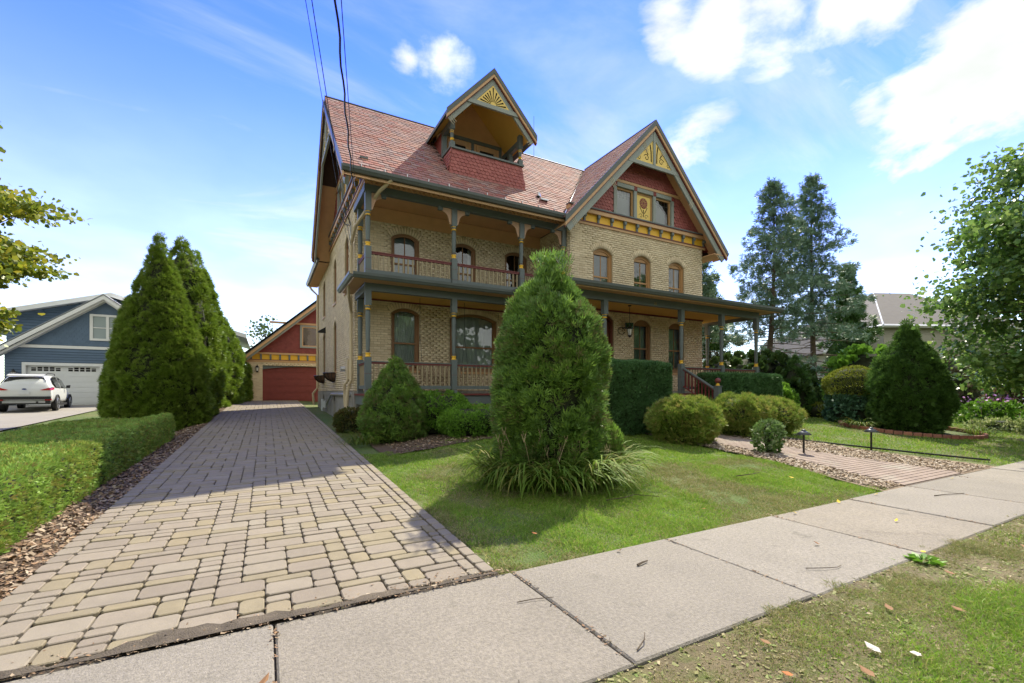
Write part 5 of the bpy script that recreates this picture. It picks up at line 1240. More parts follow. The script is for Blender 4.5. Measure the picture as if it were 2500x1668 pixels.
for k in range(21):
    z = .88+k*.145
    if z > 3.88: break
    if z < 3.0: clap(-12.4, -11.72, NY, z); clap(-8.32, -4.0, NY, z)
    else: clap(-12.4, -4.0, NY, z)
Ms = []; r = 0; z = 4.15
while z < 6.95:
    lim = (7.0-z)*4.2/3.0; u = 4.2-lim+(.11 if r % 2 else 0)
    while u < 4.2+lim:
        if not (3.5 < u < 5.05 and 4.5 < z+.1 < 6.02): Ms.append(m4(FN.P(u, .004, z), FN.u, (0, 0, 1.), FN.n))
        u += .22
    z += .15; r += 1
sV, sF = slate_tpl(.216, .22, .016, 'fish'); pieces('shingle', nbw, sV, sF, np.array(Ms), M['blue'], limit=300, thingkey='nb')
m = MB().mat(M['white']); m.box(FN, .35, 8.05, 0, .06, 3.98, 4.14); m.build('belt_board', nb)
m = MB().mat(M['white']); m.box(FN, .68, .83, -.1, .06, .8, 3.1); m.box(FN, 3.92, 4.07, -.1, .06, .8, 3.1); m.box(FN, .68, 4.07, -.1, .065, 3.0, 3.16); m.build('door_trim', nb)
gd2 = MB().mat(M['white']); gd2.box(FN, .83, 3.92, -.18, -.12, .8, 3.0); gd2 = gd2.build('garage_door', nb)
for r in range(6):
    for a, b in ((.88, 2.34), (2.41, 3.87)):
        z0 = .86+r*.30
        if r < 6: q = MB().mat(M['white']); q.box(FN, a+.03, b-.03, -.12, -.105, z0+.04, z0+.27); q.build('panel', gd2)
for a in (.98, 2.5):
    for c in range(5):
        for r in range(2):
            q = MB().mat(M['dark']); x0 = a+.02+c*.25; h = .10 if r == 0 or c in (1, 2, 3) else .06
            q.box(FN, x0, x0+.19, -.119, -.112, 2.70+r*.125, 2.70+r*.125+h); q.build('pane', gd2)
m = MB().mat(M['white']); m.ring(FN, [(3.48, 4.5), (5.05, 4.5), (5.05, 6.02), (3.48, 6.02)], [(3.62, 4.62), (4.91, 4.62), (4.91, 5.90), (3.62, 5.90)], 0, .07); m.box(FN, 4.2, 4.33, .0, .06, 4.62, 5.9); m.box(FN, 3.62, 4.91, .0, .04, 5.22, 5.27); nw2 = m.build('window', nb)
q = MB().mat(mk('pale_pane', (.32, .37, .38), .1)); q.box(FN, 3.62, 4.91, 0, .01, 4.62, 5.9); q.build('pane', nw2)
def nrake(xc, hw, ze, zr, y, d0, d1, n, name, mat, yb=None):
    m = MB().mat(mat); fr = Fr((0, y), (1, 0))
    for s in (-1, 1): p = [(xc, zr-d0), (xc+s*hw, ze-d0), (xc+s*hw, ze-d1), (xc, zr-d1)]; m.prism(fr, p if s < 0 else p[::-1], -n, 0)
    m.build(name, nb)
nrake(-8.2, 4.6, 3.72, 7.14, NY-.55, 0, .30, .06, 'rake_board', M['white']); nrake(-8.2, 4.4, 3.55, 6.88, NY-.40, -.0, .14, .4, 'soffit', M['white'])
m = MB().mat(M['nroof'])
for s in (-1, 1): m.slab([(-8.2, NY-.55, 7.16), (-8.2+s*4.6, NY-.55, 3.74), (-8.2+s*4.6, NY+12, 3.74), (-8.2, NY+12, 7.16)], -.08)
# taller part behind, low pitched
for s in (-1, 1): m.slab([(-8.2, NY+.9, 7.42), (-8.2+s*7, NY+.9, 5.35), (-8.2+s*7, NY+12, 5.35), (-8.2, NY+12, 7.42)], -.1)
m.build('roof', nb)
nrake(-8.2, 7.0, 5.42, 7.49, NY+.84, 0, .26, .06, 'rake_board', M['white'])
m = MB().mat(M['blue']); m.prism(Fr((0, NY+1.6), (1, 0)), [(-12.9, .75), (-3.6, .75), (-3.6, 5.9), (-8.2, 7.25), (-12.9, 5.9)], -.3, 0); up = m.build('wall', nb)
for k in range(36):
    z = .9+k*.165; hwid = min(4.7, (7.2-z)*4.7/1.5) if z > 5.8 else 4.7
    if z > 4.4: clap(-8.2-hwid, -8.2+hwid, NY+1.6, z, up)
wall_lantern('small lantern on the blue siding left of the white garage door', -12.0, NY-.03, 2.35)
# ------------------------------------------------------------- beige house on the right
bh = thing('beige_house', 'beige sided house with grey hipped roof behind the spruces', 'house', (45, 19, 1))
R2 = Matrix.Rotation(-.42, 4, 'Z'); 
def lp(x, y): v = R2 @ Vector((x, y, 0)); return (45.2+v.x, 19.0+v.y)
M['beige'] = mk('beige_siding', (.38, .35, .28), .7, nz=(2, .05)); M['groof'] = mk('grey_asphalt_shingle', (.15, .14, .125), .9, tints=[(.085, .08, .072), (.115, .105, .095), (.095, .09, .08)], nz=(3, .15))
c = [lp(-2.5, -3.5), lp(9, -3.5), lp(9, 8), lp(-2.5, 8)]
m = MB().mat(M['beige']); m.slab([(x, y, .5) for x, y in c], 6.1)
c3 = [lp(-5.2, -1), lp(-2.4, -1), lp(-2.4, 8), lp(-5.2, 8)]; m.slab([(x, y, .5) for x, y in c3], 4.1); bw = m.build('wall', bh)
q = [lp(-3.1, -4.1), lp(9.6, -4.1), lp(9.6, 8.6), lp(-3.1, 8.6)]; r1, r2 = lp(2.0, 2.2), lp(5.5, 2.2)
m = MB().mat(M['groof']); Z1, Z2 = 6.6, 10.4; m.add([(*q[0], Z1), (*q[1], Z1), (*r2, Z2), (*r1, Z2)], [(0, 1, 2, 3)]); m.add([(*q[1], Z1), (*q[2], Z1), (*r2, Z2)], [(0, 1, 2)]); m.add([(*q[3], Z1), (*q[0], Z1), (*r1, Z2)], [(0, 1, 2)]); m.add([(*q[2], Z1), (*q[3], Z1), (*r1, Z2), (*r2, Z2)], [(0, 1, 2, 3)])
q3 = [lp(-5.8, -1.6), lp(-2.2, -1.6), lp(-2.2, 8), lp(-5.8, 8)]; ra, rb_ = lp(-4.0, -1.6), lp(-4.0, 8); m.add([(*q3[0], 4.6), (*ra, 6.9), (*rb_, 6.9), (*q3[3], 4.6)], [(0, 1, 2, 3)]); m.add([(*q3[1], 4.6), (*q3[2], 4.6), (*rb_, 6.9), (*ra, 6.9)], [(0, 1, 2, 3)]); m.build('roof', bh)
m = MB().mat(M['white']); 
for a, b, z in ((q[0], q[1], 6.5), (q[3], q[0], 6.5), (q[1], q[2], 6.5)): m.tube([(*a, z), (*b, z)], .13, 4)
m.tube([(*q3[0], 4.6), (*ra, 6.9), (*q3[1], 4.6)], .14, 4); m.tube([(*r1, Z2), (*q[0], Z1)], .05, 4); m.build('eave_trim', bh)
FBH = Fr(lp(-2.5, -3.5), (lp(9, -3.5)[0]-lp(-2.5, -3.5)[0], lp(9, -3.5)[1]-lp(-2.5, -3.5)[1]))
for k in range(30): q_ = MB().mat(M['beige']); z = .8+k*.19; q_.add([FBH.P(0, .03, z), FBH.P(11.5, .03, z), FBH.P(11.5, .004, z+.185), FBH.P(0, .004, z+.185), FBH.P(0, 0, z), FBH.P(11.5, 0, z)], [(0, 1, 2, 3), (0, 4, 5, 1)]); q_.build('clapboard', bw)
for u in (1.5, 6.5):
    m = MB().mat(M['white']); m.ring(FBH, [(u, 3.6), (u+1.1, 3.6), (u+1.1, 5.2), (u, 5.2)], [(u+.12, 3.72), (u+.98, 3.72), (u+.98, 5.08), (u+.12, 5.08)], 0, .08); w_ = m.build('window', bh); MB().mat(M['dark']).box(FBH, u+.1, u+1., 0.032, .036, 3.7, 5.1).build('pane', w_)
# ------------------------------------------------------------- street furniture
for (x, y, lab) in ((10.58, 5.78, 'black mushroom path light on the near side of the brick path'), (12.95, 5.5, 'black mushroom path light beside the black edging on the far side of the path')):
    t = thing('path_light', lab, 'path light', (x, y, gzf(x, y)), 'path lights'); z = gzf(x, y)
    MB().mat(M['black']).lathe((x, y, z-.02), [(.022, 0), (.022, .46)], 8).build('stem', t)
    m = MB().mat(mk('grey_lamp_metal', (.06, .065, .07), .35, metal=.3)); m.lathe((x, y, z+.43), [(.15, 0), (.155, .012), (.06, .075), (.045, .08), (.045, .10), (.03, .115), (.001, .118)], 16); m.build('lamp_shade', t, True)
# brick ring round the big shrub
bx, byy = 19.17, 7.1
ring = thing('brick_edging', 'curved edging of red bricks round the foot of the large conical shrub', 'brick edging', (bx, byy, gzf(bx, byy)))
bm = mk_mesh('brick', [(x*.1, y*.05, z*.055) for x in (-1, 1) for y in (-1, 1) for z in (-1, 1)], BF, M['edgebrick'])
for k in range(52):
    a = k*2*math.pi/52; x, y = bx+1.85*math.cos(a), byy+1.85*math.sin(a); o = bpy.data.objects.new('brick', bm); COL.objects.link(o); par(o, ring)
    o.matrix_basis = Matrix.Translation((x, y, gzf(x, y)+.04)) @ Matrix.Rotation(a+math.pi/2+rnd.uniform(-.05, .05), 4, 'Z')
# ================================================================== CAR
def build_car():
    car = thing('parked_car', 'white compact SUV parked with its rear to the street before the blue house', 'car', (0, 0, 0))
    wp = mk('white_car_paint', (.74, .75, .74), .25, coat=.8); cl = mk('black_plastic', (.02, .02, .022), .6); gl = mk('car_glass', (.015, .018, .02), .08, spec=.8); rl = mk('red_lamp', (.45, .01, .015), .15, coat=.6); al = mk('alloy', (.45, .46, .48), .3, metal=.8)
    # stations along y (0 rear .. 4.6 front): (y, zbottom, half width, belt z, half width at belt, roof z, half roof width)
    st = [(.00, .62, .80, .98, .78, 1.02, .70), (.05, .42, .88, 1.02, .85, 1.10, .76), (.16, .38, .905, 1.08, .88, 1.40, .68), (.38, .36, .91, 1.10, .89, 1.64, .60), (.75, .34, .91, 1.10, .895, 1.715, .60), (1.6, .33, .91, 1.08, .90, 1.735, .62), (2.4, .33, .91, 1.06, .90, 1.70, .60), (2.85, .33, .91, 1.05, .89, 1.56, .60), (3.35, .33, .91, 1.03, .88, 1.16, .66), (3.6, .33, .91, 1.0, .86, 1.08, .70), (4.2, .34, .89, .92, .80, .98, .62), (4.5, .38, .80, .80, .70, .86, .50), (4.6, .48, .66, .70, .55, .74, .4)]
    V = []; 
    for y, zb, w, zt, wb, zr, wr in st:
        half_ = [(0, zb), (w*.8, zb), (w*.97, zb+.10), (w, (zb+zt)*.5), (w*.99, zt-.12), (wb, zt), ((wb+wr)/2+.02, (zt+zr)/2), (wr+.05, zr-.06), (wr-.06, zr-.005), (0, zr+.012)]
        V += [(x, y, z) for x, z in half_]+[(-x, y, z) for x, z in half_[-2:0:-1]]
    k = 18; F = [(i*k+j, i*k+(j+1) % k, (i+1)*k+(j+1) % k, (i+1)*k+j) for i in range(len(st)-1) for j in range(k)]+[tuple(range(k))[::-1], tuple((len(st)-1)*k+j for j in range(k))]
    m = MB().mat(wp); m.add(V, F); b = m.build('body', car, True)
    md = b.modifiers.new('s', 'SUBSURF'); md.levels = 1; md.render_levels = 2
    def P(poly, mat, name, th=.006, par_=car):
        m = MB().mat(mat); m.add(poly, [tuple(range(len(poly)))]); return m.build(name, par_)
    # rear window
    P([(-.72, .105, 1.12), (.72, .105, 1.12), (.66, .20, 1.44), (.56, .33, 1.60), (-.56, .33, 1.60), (-.66, .20, 1.44)], gl, 'rear_window')
    for s in (-1, 1):
        pts = [(.925*s, .72, 1.14), (.905*s, 1.9, 1.12), (.90*s, 2.95, 1.10), (.78*s, 2.62, 1.50), (.71*s, 2.2, 1.62), (.70*s, 1.2, 1.65), (.74*s, .72, 1.58), (.86*s, .52, 1.34)]
        P(pts if s > 0 else pts[::-1], gl, 'side_window')
        m = MB().mat(wp)
        for y in (1.62,): m.add([(.928*s, y-.03, 1.10), (.928*s, y+.03, 1.10), (.73*s, y+.02, 1.66), (.73*s, y-.02, 1.66)], [(0, 1, 2, 3)])
        m.build('pillar', car)
        m = MB().mat(rl); m.add([(.60*s, -.022, .98), (.86*s, .035, .98), (.925*s, .30, 1.03), (.925*s, .30, 1.12), (.88*s, .065, 1.13), (.78*s, .01, 1.10), (.50*s, -.022, 1.00)], [tuple(range(7)) if s > 0 else tuple(range(6, -1, -1))]); m.build('tail_light', car)
        m = MB().mat(rl); m.wbox(*sorted((.66*s, .88*s)), -.03, .06, .52, .60); m.build('reflector', car)
        m = MB().mat(cl); m.tube([(.60*s, .55, 1.74), (.62*s, .8, 1.80), (.62*s, 2.0, 1.80), (.58*s, 2.35, 1.72)], .02, 6); m.build('roof_rail', car)
        m = MB().mat(cl); m.add([(.95*s, 2.62, 1.10), (1.10*s, 2.60, 1.10), (1.12*s, 2.60, 1.26), (.95*s, 2.66, 1.24), (.95*s, 2.74, 1.10), (1.08*s, 2.72, 1.10), (1.10*s, 2.72, 1.24), (.95*s, 2.76, 1.24)], [(0, 1, 2, 3), (4, 7, 6, 5), (0, 4, 5, 1), (1, 5, 6, 2), (2, 6, 7, 3)]); m.build('wing_mirror', car)
        m = MB().mat(cl); m.add([(.93*s, 1.35, .38), (.93*s, 3.1, .38), (.93*s, 3.1, .26), (.93*s, 1.35, .26)], [(0, 1, 2, 3)]); m.build('sill', car)
        for y in (.90, 3.62):
            m = MB().mat(cl); m.tube([(.935*s, y+.40*math.cos(a), .36+.40*math.sin(a)) for a in np.linspace(-.1, math.pi+.1, 16)], .035, 6); m.add([(.93*s, y+.40*math.cos(a), .36+.40*math.sin(a)) for a in np.linspace(0, 6.2, 20)], [tuple(range(20))]); m.build('wheel_arch', car)
            w = MB().mat(cl); 
            prof = [(.0, -.11), (.26, -.11), (.35, -.09), (.365, 0), (.35, .09), (.26, .11), (.0, .11)]; sg_ = 20; VV = []
            for r, o_ in prof: VV += [(.85*s+o_, y+max(r, .001)*math.cos(a*2*math.pi/sg_), .365+max(r, .001)*math.sin(a*2*math.pi/sg_)) for a in range(sg_)]
            w.add(VV, [(i*sg_+a, i*sg_+(a+1) % sg_, (i+1)*sg_+(a+1) % sg_, (i+1)*sg_+a) for i in range(len(prof)-1) for a in range(sg_)]); w = w.build('wheel', car, True)
            r_ = MB().mat(al)
            for q in range(5):
                a = q*1.2566+.3; c_, s2 = math.cos(a), math.sin(a); px_, pz_ = -s2, c_
                for d_ in (-.035, .035): r_.add([(.965*s, y+.04*c_+px_*.02, .365+.04*s2+pz_*.02), (.965*s, y+.04*c_-px_*.02, .365+.04*s2-pz_*.02), (.967*s, y+.245*c_+px_*(d_*1.4-.022), .365+.245*s2+pz_*(d_*1.4-.022)), (.967*s, y+.245*c_+px_*(d_*1.4+.022), .365+.245*s2+pz_*(d_*1.4+.022))], [(0, 1, 2, 3)])
            r_.tube([(.962*s, y+.25*math.cos(a), .365+.25*math.sin(a)) for a in np.linspace(0, 6.283, 22)], .014, 5); r_.build('rim', w)
    m = MB().mat(cl); m.wbox(-.86, .86, -.045, .10, .56, .70); m.wbox(-.84, .84, -.03, .15, .34, .50); m.build('bumper_trim', car)
    m = MB().mat(al); m.wbox(-.68, .68, -.052, .05, .40, .50); m.build('skid_plate', car)
    m = MB().mat(cl); m.lathe((0, 0, 0), [(0.001, 0)], 3) if False else m.tube([(.42, -.07, .44), (.42, .2, .44)], .045, 10); m.build('exhaust', car)
    m = MB().mat(mk('licence_plate', (.66, .68, .70), .5)); m.wbox(-.17, .17, -.034, -.02, .80, .93); m.build('licence_plate', car)
    m = MB().mat(mk('blue_badge', (.03, .06, .2), .3)); m.add([(.08*math.cos(a), -.034, 1.035+.035*math.sin(a)) for a in np.linspace(0, 6.0, 14)], [tuple(range(14))]); m.build('badge', car)
    m = MB().mat(wp); m.add([(-.60, .16, 1.66), (.60, .16, 1.66), (.60, .5, 1.735), (-.60, .5, 1.735), (-.58, .19, 1.62), (.58, .19, 1.62)], [(0, 1, 2, 3), (0, 4, 5, 1)]); m.build('spoiler', car)
    return car
car = build_car(); car.location = (-9.68, 28.7, gzf(-9.7, 29)+.03); car.rotation_euler = (0, 0, math.radians(7))
# ================================================================== PLANTS
T_SPRAY = (np.array([(0, 0, 0), (-.09, .45, .03), (0, .95, -.02), (.09, .45, .03),
                     (0, 0, 0), (-.36, .30, .05), (-.52, .78, 0), (-.24, .46, -.02),
                     (0, 0, 0), (.24, .46, .05), (.52, .78, 0), (.36, .30, -.02)]), np.array([(0, 1, 2, 3), (4, 5, 6, 7), (8, 9, 10, 11)]))
T_LEAF = (np.array([(0, 0, 0), (-.30, .45, .06), (0, 1, 0), (.30, .45, .06)]), np.array([(0, 1, 2, 3)]))
T_WIDE = (np.array([(0, 0, 0), (-.48, .30, .06), (-.30, .78, .03), (0, 1, -.04), (.30, .78, .03), (.48, .30, .06)]), np.array([(0, 1, 2, 3, 4, 5)]))
T_BLADE = (np.array([(-.5, 0, 0), (.5, 0, 0), (.32, .55, .0), (-.32, .55, .0), (0, 1, .0)]), None)
T_PAIR = (np.array([(0, 0, 0), (-.22, .42, .06), (-.12, .9, 0), (.05, .5, .02), (0, .1, 0), (.30, .30, -.04), (.55, .72, .0), (.18, .55, .05)]), np.array([(0, 1, 2, 3), (4, 5, 6, 7)]))
def frames(D):
    y = nrmz(D); r = rng.normal(size=D.shape); x = nrmz(np.cross(r, y)); z = np.cross(x, y); return np.stack([x, y, z], -1)
def foliage(name, P, D, size, mat, parent, T=T_SPRAY, sv=.5, kind=None):
    n = len(P); t, f = T; k = len(t); s = size*(1+rng.uniform(-sv, sv, n))
    V = np.einsum('nij,kj->nki', frames(D), t)*s[:, None, None]+P[:, None]
    F = (f[None]+k*np.arange(n)[:, None, None]).reshape(-1, f.shape[1])
    c_ = Lump(9, 1.5/max(size, .05)*.12, 7)(P)*.28; tint = np.repeat(np.mod(rng.random(n)*.6+c_+10, 1), k)
    o = mk_obj(name, V.reshape(-1, 3), F, mat, parent, tint)
    if kind: o['kind'] = kind
    return o
class Lump:
    def __init__(s, n=14, f0=1, f1=5): s.k = rng.normal(size=(n, 3))*rng.uniform(f0, f1, (n, 1)); s.p = rng.uniform(0, 6.28, n)
    def __call__(s, P): return np.clip(np.sin(P @ s.k.T+s.p).mean(1)*3.6, -1.6, 1.6)
def prof_fn(pts): a = np.array(pts); return lambda h: np.interp(h, a[:, 0], a[:, 1])
def revolve(name, label, cat, x, y, prof, n, size, mat, T=T_SPRAY, up=.8, lump=.12, lf=(2, 6), depth=.22, group=None, core=.80, z0=None, top='shrub', gaps=.0, sx=1.0, parent=None, part='foliage', cl=.11, per=34):
    """plant whose outline is a profile [(h,r)..]"""
    z0 = gzf(x, y)-.02 if z0 is None else z0; f = prof_fn(prof); H = prof[-1][0]; L_ = Lump(16, *lf)
    hs = np.linspace(0, H, 200); w = f(hs)+.04; cdf = np.cumsum(w); cdf /= cdf[-1]
    h = np.interp(rng.random(n), cdf, hs); th = rng.uniform(0, 2*np.pi, n)
    r = f(h); base = np.stack([r*np.cos(th), r*np.sin(th), h], 1)
    l = L_(base); r = r*(1+lump*l)*(1-depth*rng.random(n)**2.2)
    if gaps:
        keep = (Lump(12, 4, 10)(base) > -gaps*3) | (rng.random(n) < .3); 
        h, th, r, base = h[keep], th[keep], r[keep], base[keep]
    P = np.stack([x+r*np.cos(th)*sx, y+r*np.sin(th)*sx, z0+h], 1)
    dr = (f(np.minimum(h+.05, H))-f(np.maximum(h-.05, 0)))/.1
    N = nrmz(np.stack([np.cos(th), np.sin(th), -dr], 1)); D = N*(1-up*.6)+np.array((0, 0, up))+rng.normal(0, .33, N.shape)
    if cl:
        nc = max(12, int(n/per)); ci = rng.integers(0, nc, n); Pc, Nc = P[:nc], N[:nc]; rc = cl*rng.uniform(.6, 1.35, nc)[ci][:, None]
        u = nrmz(rng.normal(size=(n, 3))+Nc[ci]*.75); P = Pc[ci]+u*rc*(.35+.65*rng.random((n, 1))**.5)*np.array((1, 1, 1+up*.5))-Nc[ci]*rc*.55
        D = u*.8+N[ci]*.25+np.array((0, 0, up*.9))+rng.normal(0, .22, P.shape)
    if parent is None:
        t = thing(top, label, cat, (x, y, z0), group)
    else: t = parent
    foliage(part, P, D, size, mat, t, T)
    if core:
        m = MB().mat(M['inner']); pr = [(max(.001, f(h_)*core*.94), h_*1.0 if h_ < H*.9 else H*.9) for h_ in np.linspace(0.02, H*.93, 14)]; m.lathe((x, y, z0), pr, 14); o = m.build('stem', t)  # solid dark core, painted shade inside the foliage, not a real stem
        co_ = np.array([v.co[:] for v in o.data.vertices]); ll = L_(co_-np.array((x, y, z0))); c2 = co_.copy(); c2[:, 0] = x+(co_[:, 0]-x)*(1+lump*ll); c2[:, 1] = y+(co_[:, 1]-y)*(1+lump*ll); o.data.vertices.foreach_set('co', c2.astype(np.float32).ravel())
    return t
def hedge(name, label, cat, x0, x1, y0, y1, H, n, size, mat, T=T_PAIR, zb=None, rough=.06, round_=.15, core=True, up=.6, topz=None, lf=(2.5, 8), cl=.055, per=22):
    t = thing(name, label, cat, ((x0+x1)/2, (y0+y1)/2, gzf((x0+x1)/2, (y0+y1)/2))); L_ = Lump(18, *lf)
    A = [(x1-x0)*(y1-y0)*1.2, (y1-y0)*H, (y1-y0)*H, (x1-x0)*H*1.2, (x1-x0)*H*.6]; A = np.array(A)/sum(A); c = rng.choice(5, n, p=A); u = rng.random(n); v = rng.random(n)
    P = np.zeros((n, 3)); N = np.zeros((n, 3))
    for i, (fx, nn) in enumerate([(lambda u, v: (x0+u*(x1-x0), y0+v*(y1-y0), H+0*u), (0, 0, 1)), (lambda u, v: (x1+0*u, y0+u*(y1-y0), v*H), (1, 0, 0)), (lambda u, v: (x0+0*u, y0+u*(y1-y0), v*H), (-1, 0, 0)), (lambda u, v: (x0+u*(x1-x0), y0+0*u, v*H), (0, -1, 0)), (lambda u, v: (x0+u*(x1-x0), y1+0*u, v*H), (0, 1, 0))]):
        k = c == i; P[k] = np.stack(fx(u[k], v[k]), 1); N[k] = nn
    # rounded corners
    C = np.array(((x0+x1)/2, (y0+y1)/2, 0)); hx, hy = (x1-x0)/2-round_, (y1-y0)/2-round_
    q = P-C; cl = np.stack([np.clip(q[:, 0], -hx, hx), np.clip(q[:, 1], -hy, hy), np.minimum(q[:, 2], H-round_)], 1); d = q-cl; l = np.linalg.norm(d, axis=1, keepdims=True)
    dn = np.where(l > 1e-4, d/np.maximum(l, 1e-4), N); q = cl+dn*np.minimum(l, round_)
    P = q+C; nz_ = L_(P)[:, None]; P = P+dn*(nz_*rough*.6-np.abs(rng.normal(0, rough*.8, (n, 1)))); P[:, 2] = np.maximum(P[:, 2], .03)
    g_ = gz(P[:, 0], P[:, 1]) if zb is None else zb; P[:, 2] += g_
    D = dn*(1-up*.5)+np.array((0, 0, up))+rng.normal(0, .42, P.shape)
    foliage('foliage', P, D, size, mat, t, T)
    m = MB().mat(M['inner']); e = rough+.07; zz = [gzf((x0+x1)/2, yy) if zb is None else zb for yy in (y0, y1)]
    V = [(x, yy, z_) for x in (x0+e, x1-e) for yy, zg in ((y0+e, zz[0]), (y1-e, zz[1])) for z_ in (zg+.05, zg+H-e)]; m.add(V, BF); m.build('stem', t)  # dark box core fills the hedge with painted shade, no real stem
    return t
# --- the big juniper in the lawn
CX, CY = 4.15, 6.3
cz = gzf(CX, CY)
revolve('juniper', 'large egg shaped green juniper standing alone in the front lawn', 'juniper', CX, CY, [(0, .80), (.4, .86), (1.0, .90), (1.65, .88), (2.2, .82), (2.5, .72), (2.72, .61), (2.95, .44), (3.16, .24), (3.36, .03)], 50000, .085, M['cedar'], up=.8, lump=.085, lf=(3, 9), depth=.20, cl=.15, per=60, gaps=.22, core=.84)
o = bpy.context.scene.objects
jt = [o_ for o_ in COL.objects if o_.name.startswith('shrub')][-1]; jt.name = 'juniper'
# small side shoot at its right foot
n = 2600; P = rng.normal(size=(n, 3)); P = nrmz(P)*(.30*rng.random((n, 1))**.35); P[:, 2] = np.abs(P[:, 2])*1.7; P += np.array((5.02, 5.95, cz+.35)); foliage('side_shoot', P, nrmz(P-np.array((5.02, 5.95, cz+.1)))+np.array((0, 0, 1.)), .08, M['cedar'], jt)
# stray shoots at the top
P = np.stack([CX+rng.normal(0, .14, 420), CY+rng.normal(0, .14, 420), cz+3.0+rng.random(420)*.62], 1); foliage('top_shoots', P, np.array((0, 0, 1.))+rng.normal(0, .25, P.shape), .12, M['cedar'], jt)
# --- daylilies round it
def strap_leaves(name, P, az, L_, lift, w, mat, parent, seg=7, droop=1.0, kind=None):
    n = len(P); s = np.linspace(0, 1, seg+1)
    out = np.stack([np.cos(az), np.sin(az), 0*az], 1); side = np.stack([-np.sin(az), np.cos(az), 0*az], 1)
    # arc: starts at angle lift, bends down
    ang = lift[:, None]-(lift[:, None]+.35*droop)*1.25*(s[None]**1.4)*rng.uniform(.75, 1.25, (n, 1))
    st_ = L_[:, None]/seg; cx = np.cumsum(np.cos(ang)*st_, 1)-np.cos(ang[:, :1])*st_; czz = np.cumsum(np.sin(ang)*st_, 1)-np.sin(ang[:, :1])*st_
    tw = np.sin(s*np.pi*.9+.25)**.6; tw[-1] = .05
    C = P[:, None]+out[:, None]*cx[..., None]+np.array((0, 0, 1.))*czz[..., None]
    g_ = gz(C[..., 0], C[..., 1])+.012; C[..., 2] = np.maximum(C[..., 2], g_)
    off = side[:, None]*(w[:, None]*tw[None])[..., None]*.5
    V = np.stack([C-off, C+off+np.array((0, 0, .002))], 2).reshape(n, -1, 3); k = 2*(seg+1)
    f = np.array([(2*i, 2*i+1, 2*i+3, 2*i+2) for i in range(seg)]); F = (f[None]+k*np.arange(n)[:, None, None]).reshape(-1, 4)
    o = mk_obj(name, V.reshape(-1, 3), F, mat, parent, np.repeat(rng.random(n), k), smooth=False)
    if kind: o['kind'] = kind
    return o
def lily(label, x, y, r, n, L0, group=None, mat='lily', stalks=6, w0=.020, name='daylily'):
    z = gzf(x, y); t = thing(name, label, 'daylily' if name == 'daylily' else 'ornamental grass', (x, y, z), group); a = rng.uniform(0, 6.283, n); q = rng.random(n)**.5*r
    P = np.stack([x+q*np.cos(a), y+q*np.sin(a), np.zeros(n)], 1); P[:, 2] = gz(P[:, 0], P[:, 1])
    az = a+rng.normal(0, .45, n); strap_leaves('leaves', P, az, L0*rng.uniform(.6, 1.2, n), rng.uniform(.95, 1.5, n), w0*rng.uniform(.7, 1.2, n), M[mat], t)
    if stalks:
        m = MB().mat(M['stalk'])
        for _ in range(stalks):
            a = rnd.uniform(0, 6.28); b = rnd.uniform(0, r*.6); p = np.array((x+b*math.cos(a), y+b*math.sin(a), z)); l = rnd.uniform(.5, .85); tp = p+np.array((rnd.uniform(-.25, .25), rnd.uniform(-.2, .2), l)); m.tube([p, (p+tp)/2+np.array((rnd.uniform(-.03, .03), 0, .02)), tp], .0055, 4, .0035)
            for s_ in (-1, 1): m.tube([tp-np.array((0, 0, .06)), tp+np.array((s_*.035, .01, .06))], .004, 4, .005)
        m.build('dry_stalk', t)
    return t
k = 0
for a, lab in ((205, 'daylily clump at the left foot of the big juniper'), (236, 'daylily clump left of front at the foot of the big juniper'), (268, 'daylily clump with yellowing leaves directly in front of the big juniper'), (300, 'bright daylily clump right of front at the foot of the big juniper'), (335, 'daylily clump at the right foot of the big juniper')):
    aa = math.radians(a-28); r_ = .80; lily(lab, CX+r_*math.cos(aa), CY+r_*math.sin(aa), .34, 230, 1.0, 'daylilies round the juniper', stalks=7, w0=.024)
# --- arborvitae row
rowp = [(0, .72), (.04, .92), (.14, 1.0), (.30, .97), (.46, .80), (.63, .57), (.80, .31), (.92, .14), (1, .02)]
rowq = [(0, .72), (.04, .92), (.2, 1.0), (.5, .95), (.7, .72), (.86, .40), (.95, .16), (1, .02)]
def scaled(H, R, p=rowp): return [(a*H, b*R) for a, b in p]
rowd = [(-3.08, 18.6, 6.45, 1.42, 50000, .10, 'largest and nearest arborvitae of the row left of the driveway'), (-2.85, 21.5, 7.1, 1.2, 16000, .15, 'second arborvitae of the row left of the driveway'), (-2.75, 24.0, 7.3, 1.1, 12000, .16, 'third arborvitae of the driveway row, tallest slim top'), (-2.8, 26.4, 5.7, 1.2, 9000, .17, 'fourth arborvitae of the driveway row'), (-2.4, 28.6, 5.3, 1.2, 8000, .18, 'fifth arborvitae of the driveway row'), (-1.95, 30.2, 4.5, .85, 7000, .18, 'sixth arborvitae of the driveway row, close to the red garage'), (-1.42, 30.7, 3.2, .62, 5000, .15, 'last small arborvitae of the row beside the garage wall')]
for x, y, H, R, n, s, lab in rowd:
    t = revolve('arborvitae', lab, 'arborvitae', x, y, scaled(H, R, rowp if y < 19 else rowq), n, s, M['arbor'], up=.35, lump=.055, lf=(1.5, 5.5), depth=.08, cl=.13, per=34, group='arborvitae row beside the driveway'); t.name = 'arborvitae'
# --- low hedge on the left
hedge('hedge', 'long low clipped light green hedge along the left edge of the driveway', 'hedge', -4.3, -2.15, 3.9, 14.9, .72, 80000, .05, M['privet'], T=T_PAIR, rough=.045, round_=.16, up=.5, lf=(2, 8), cl=.045, per=18)
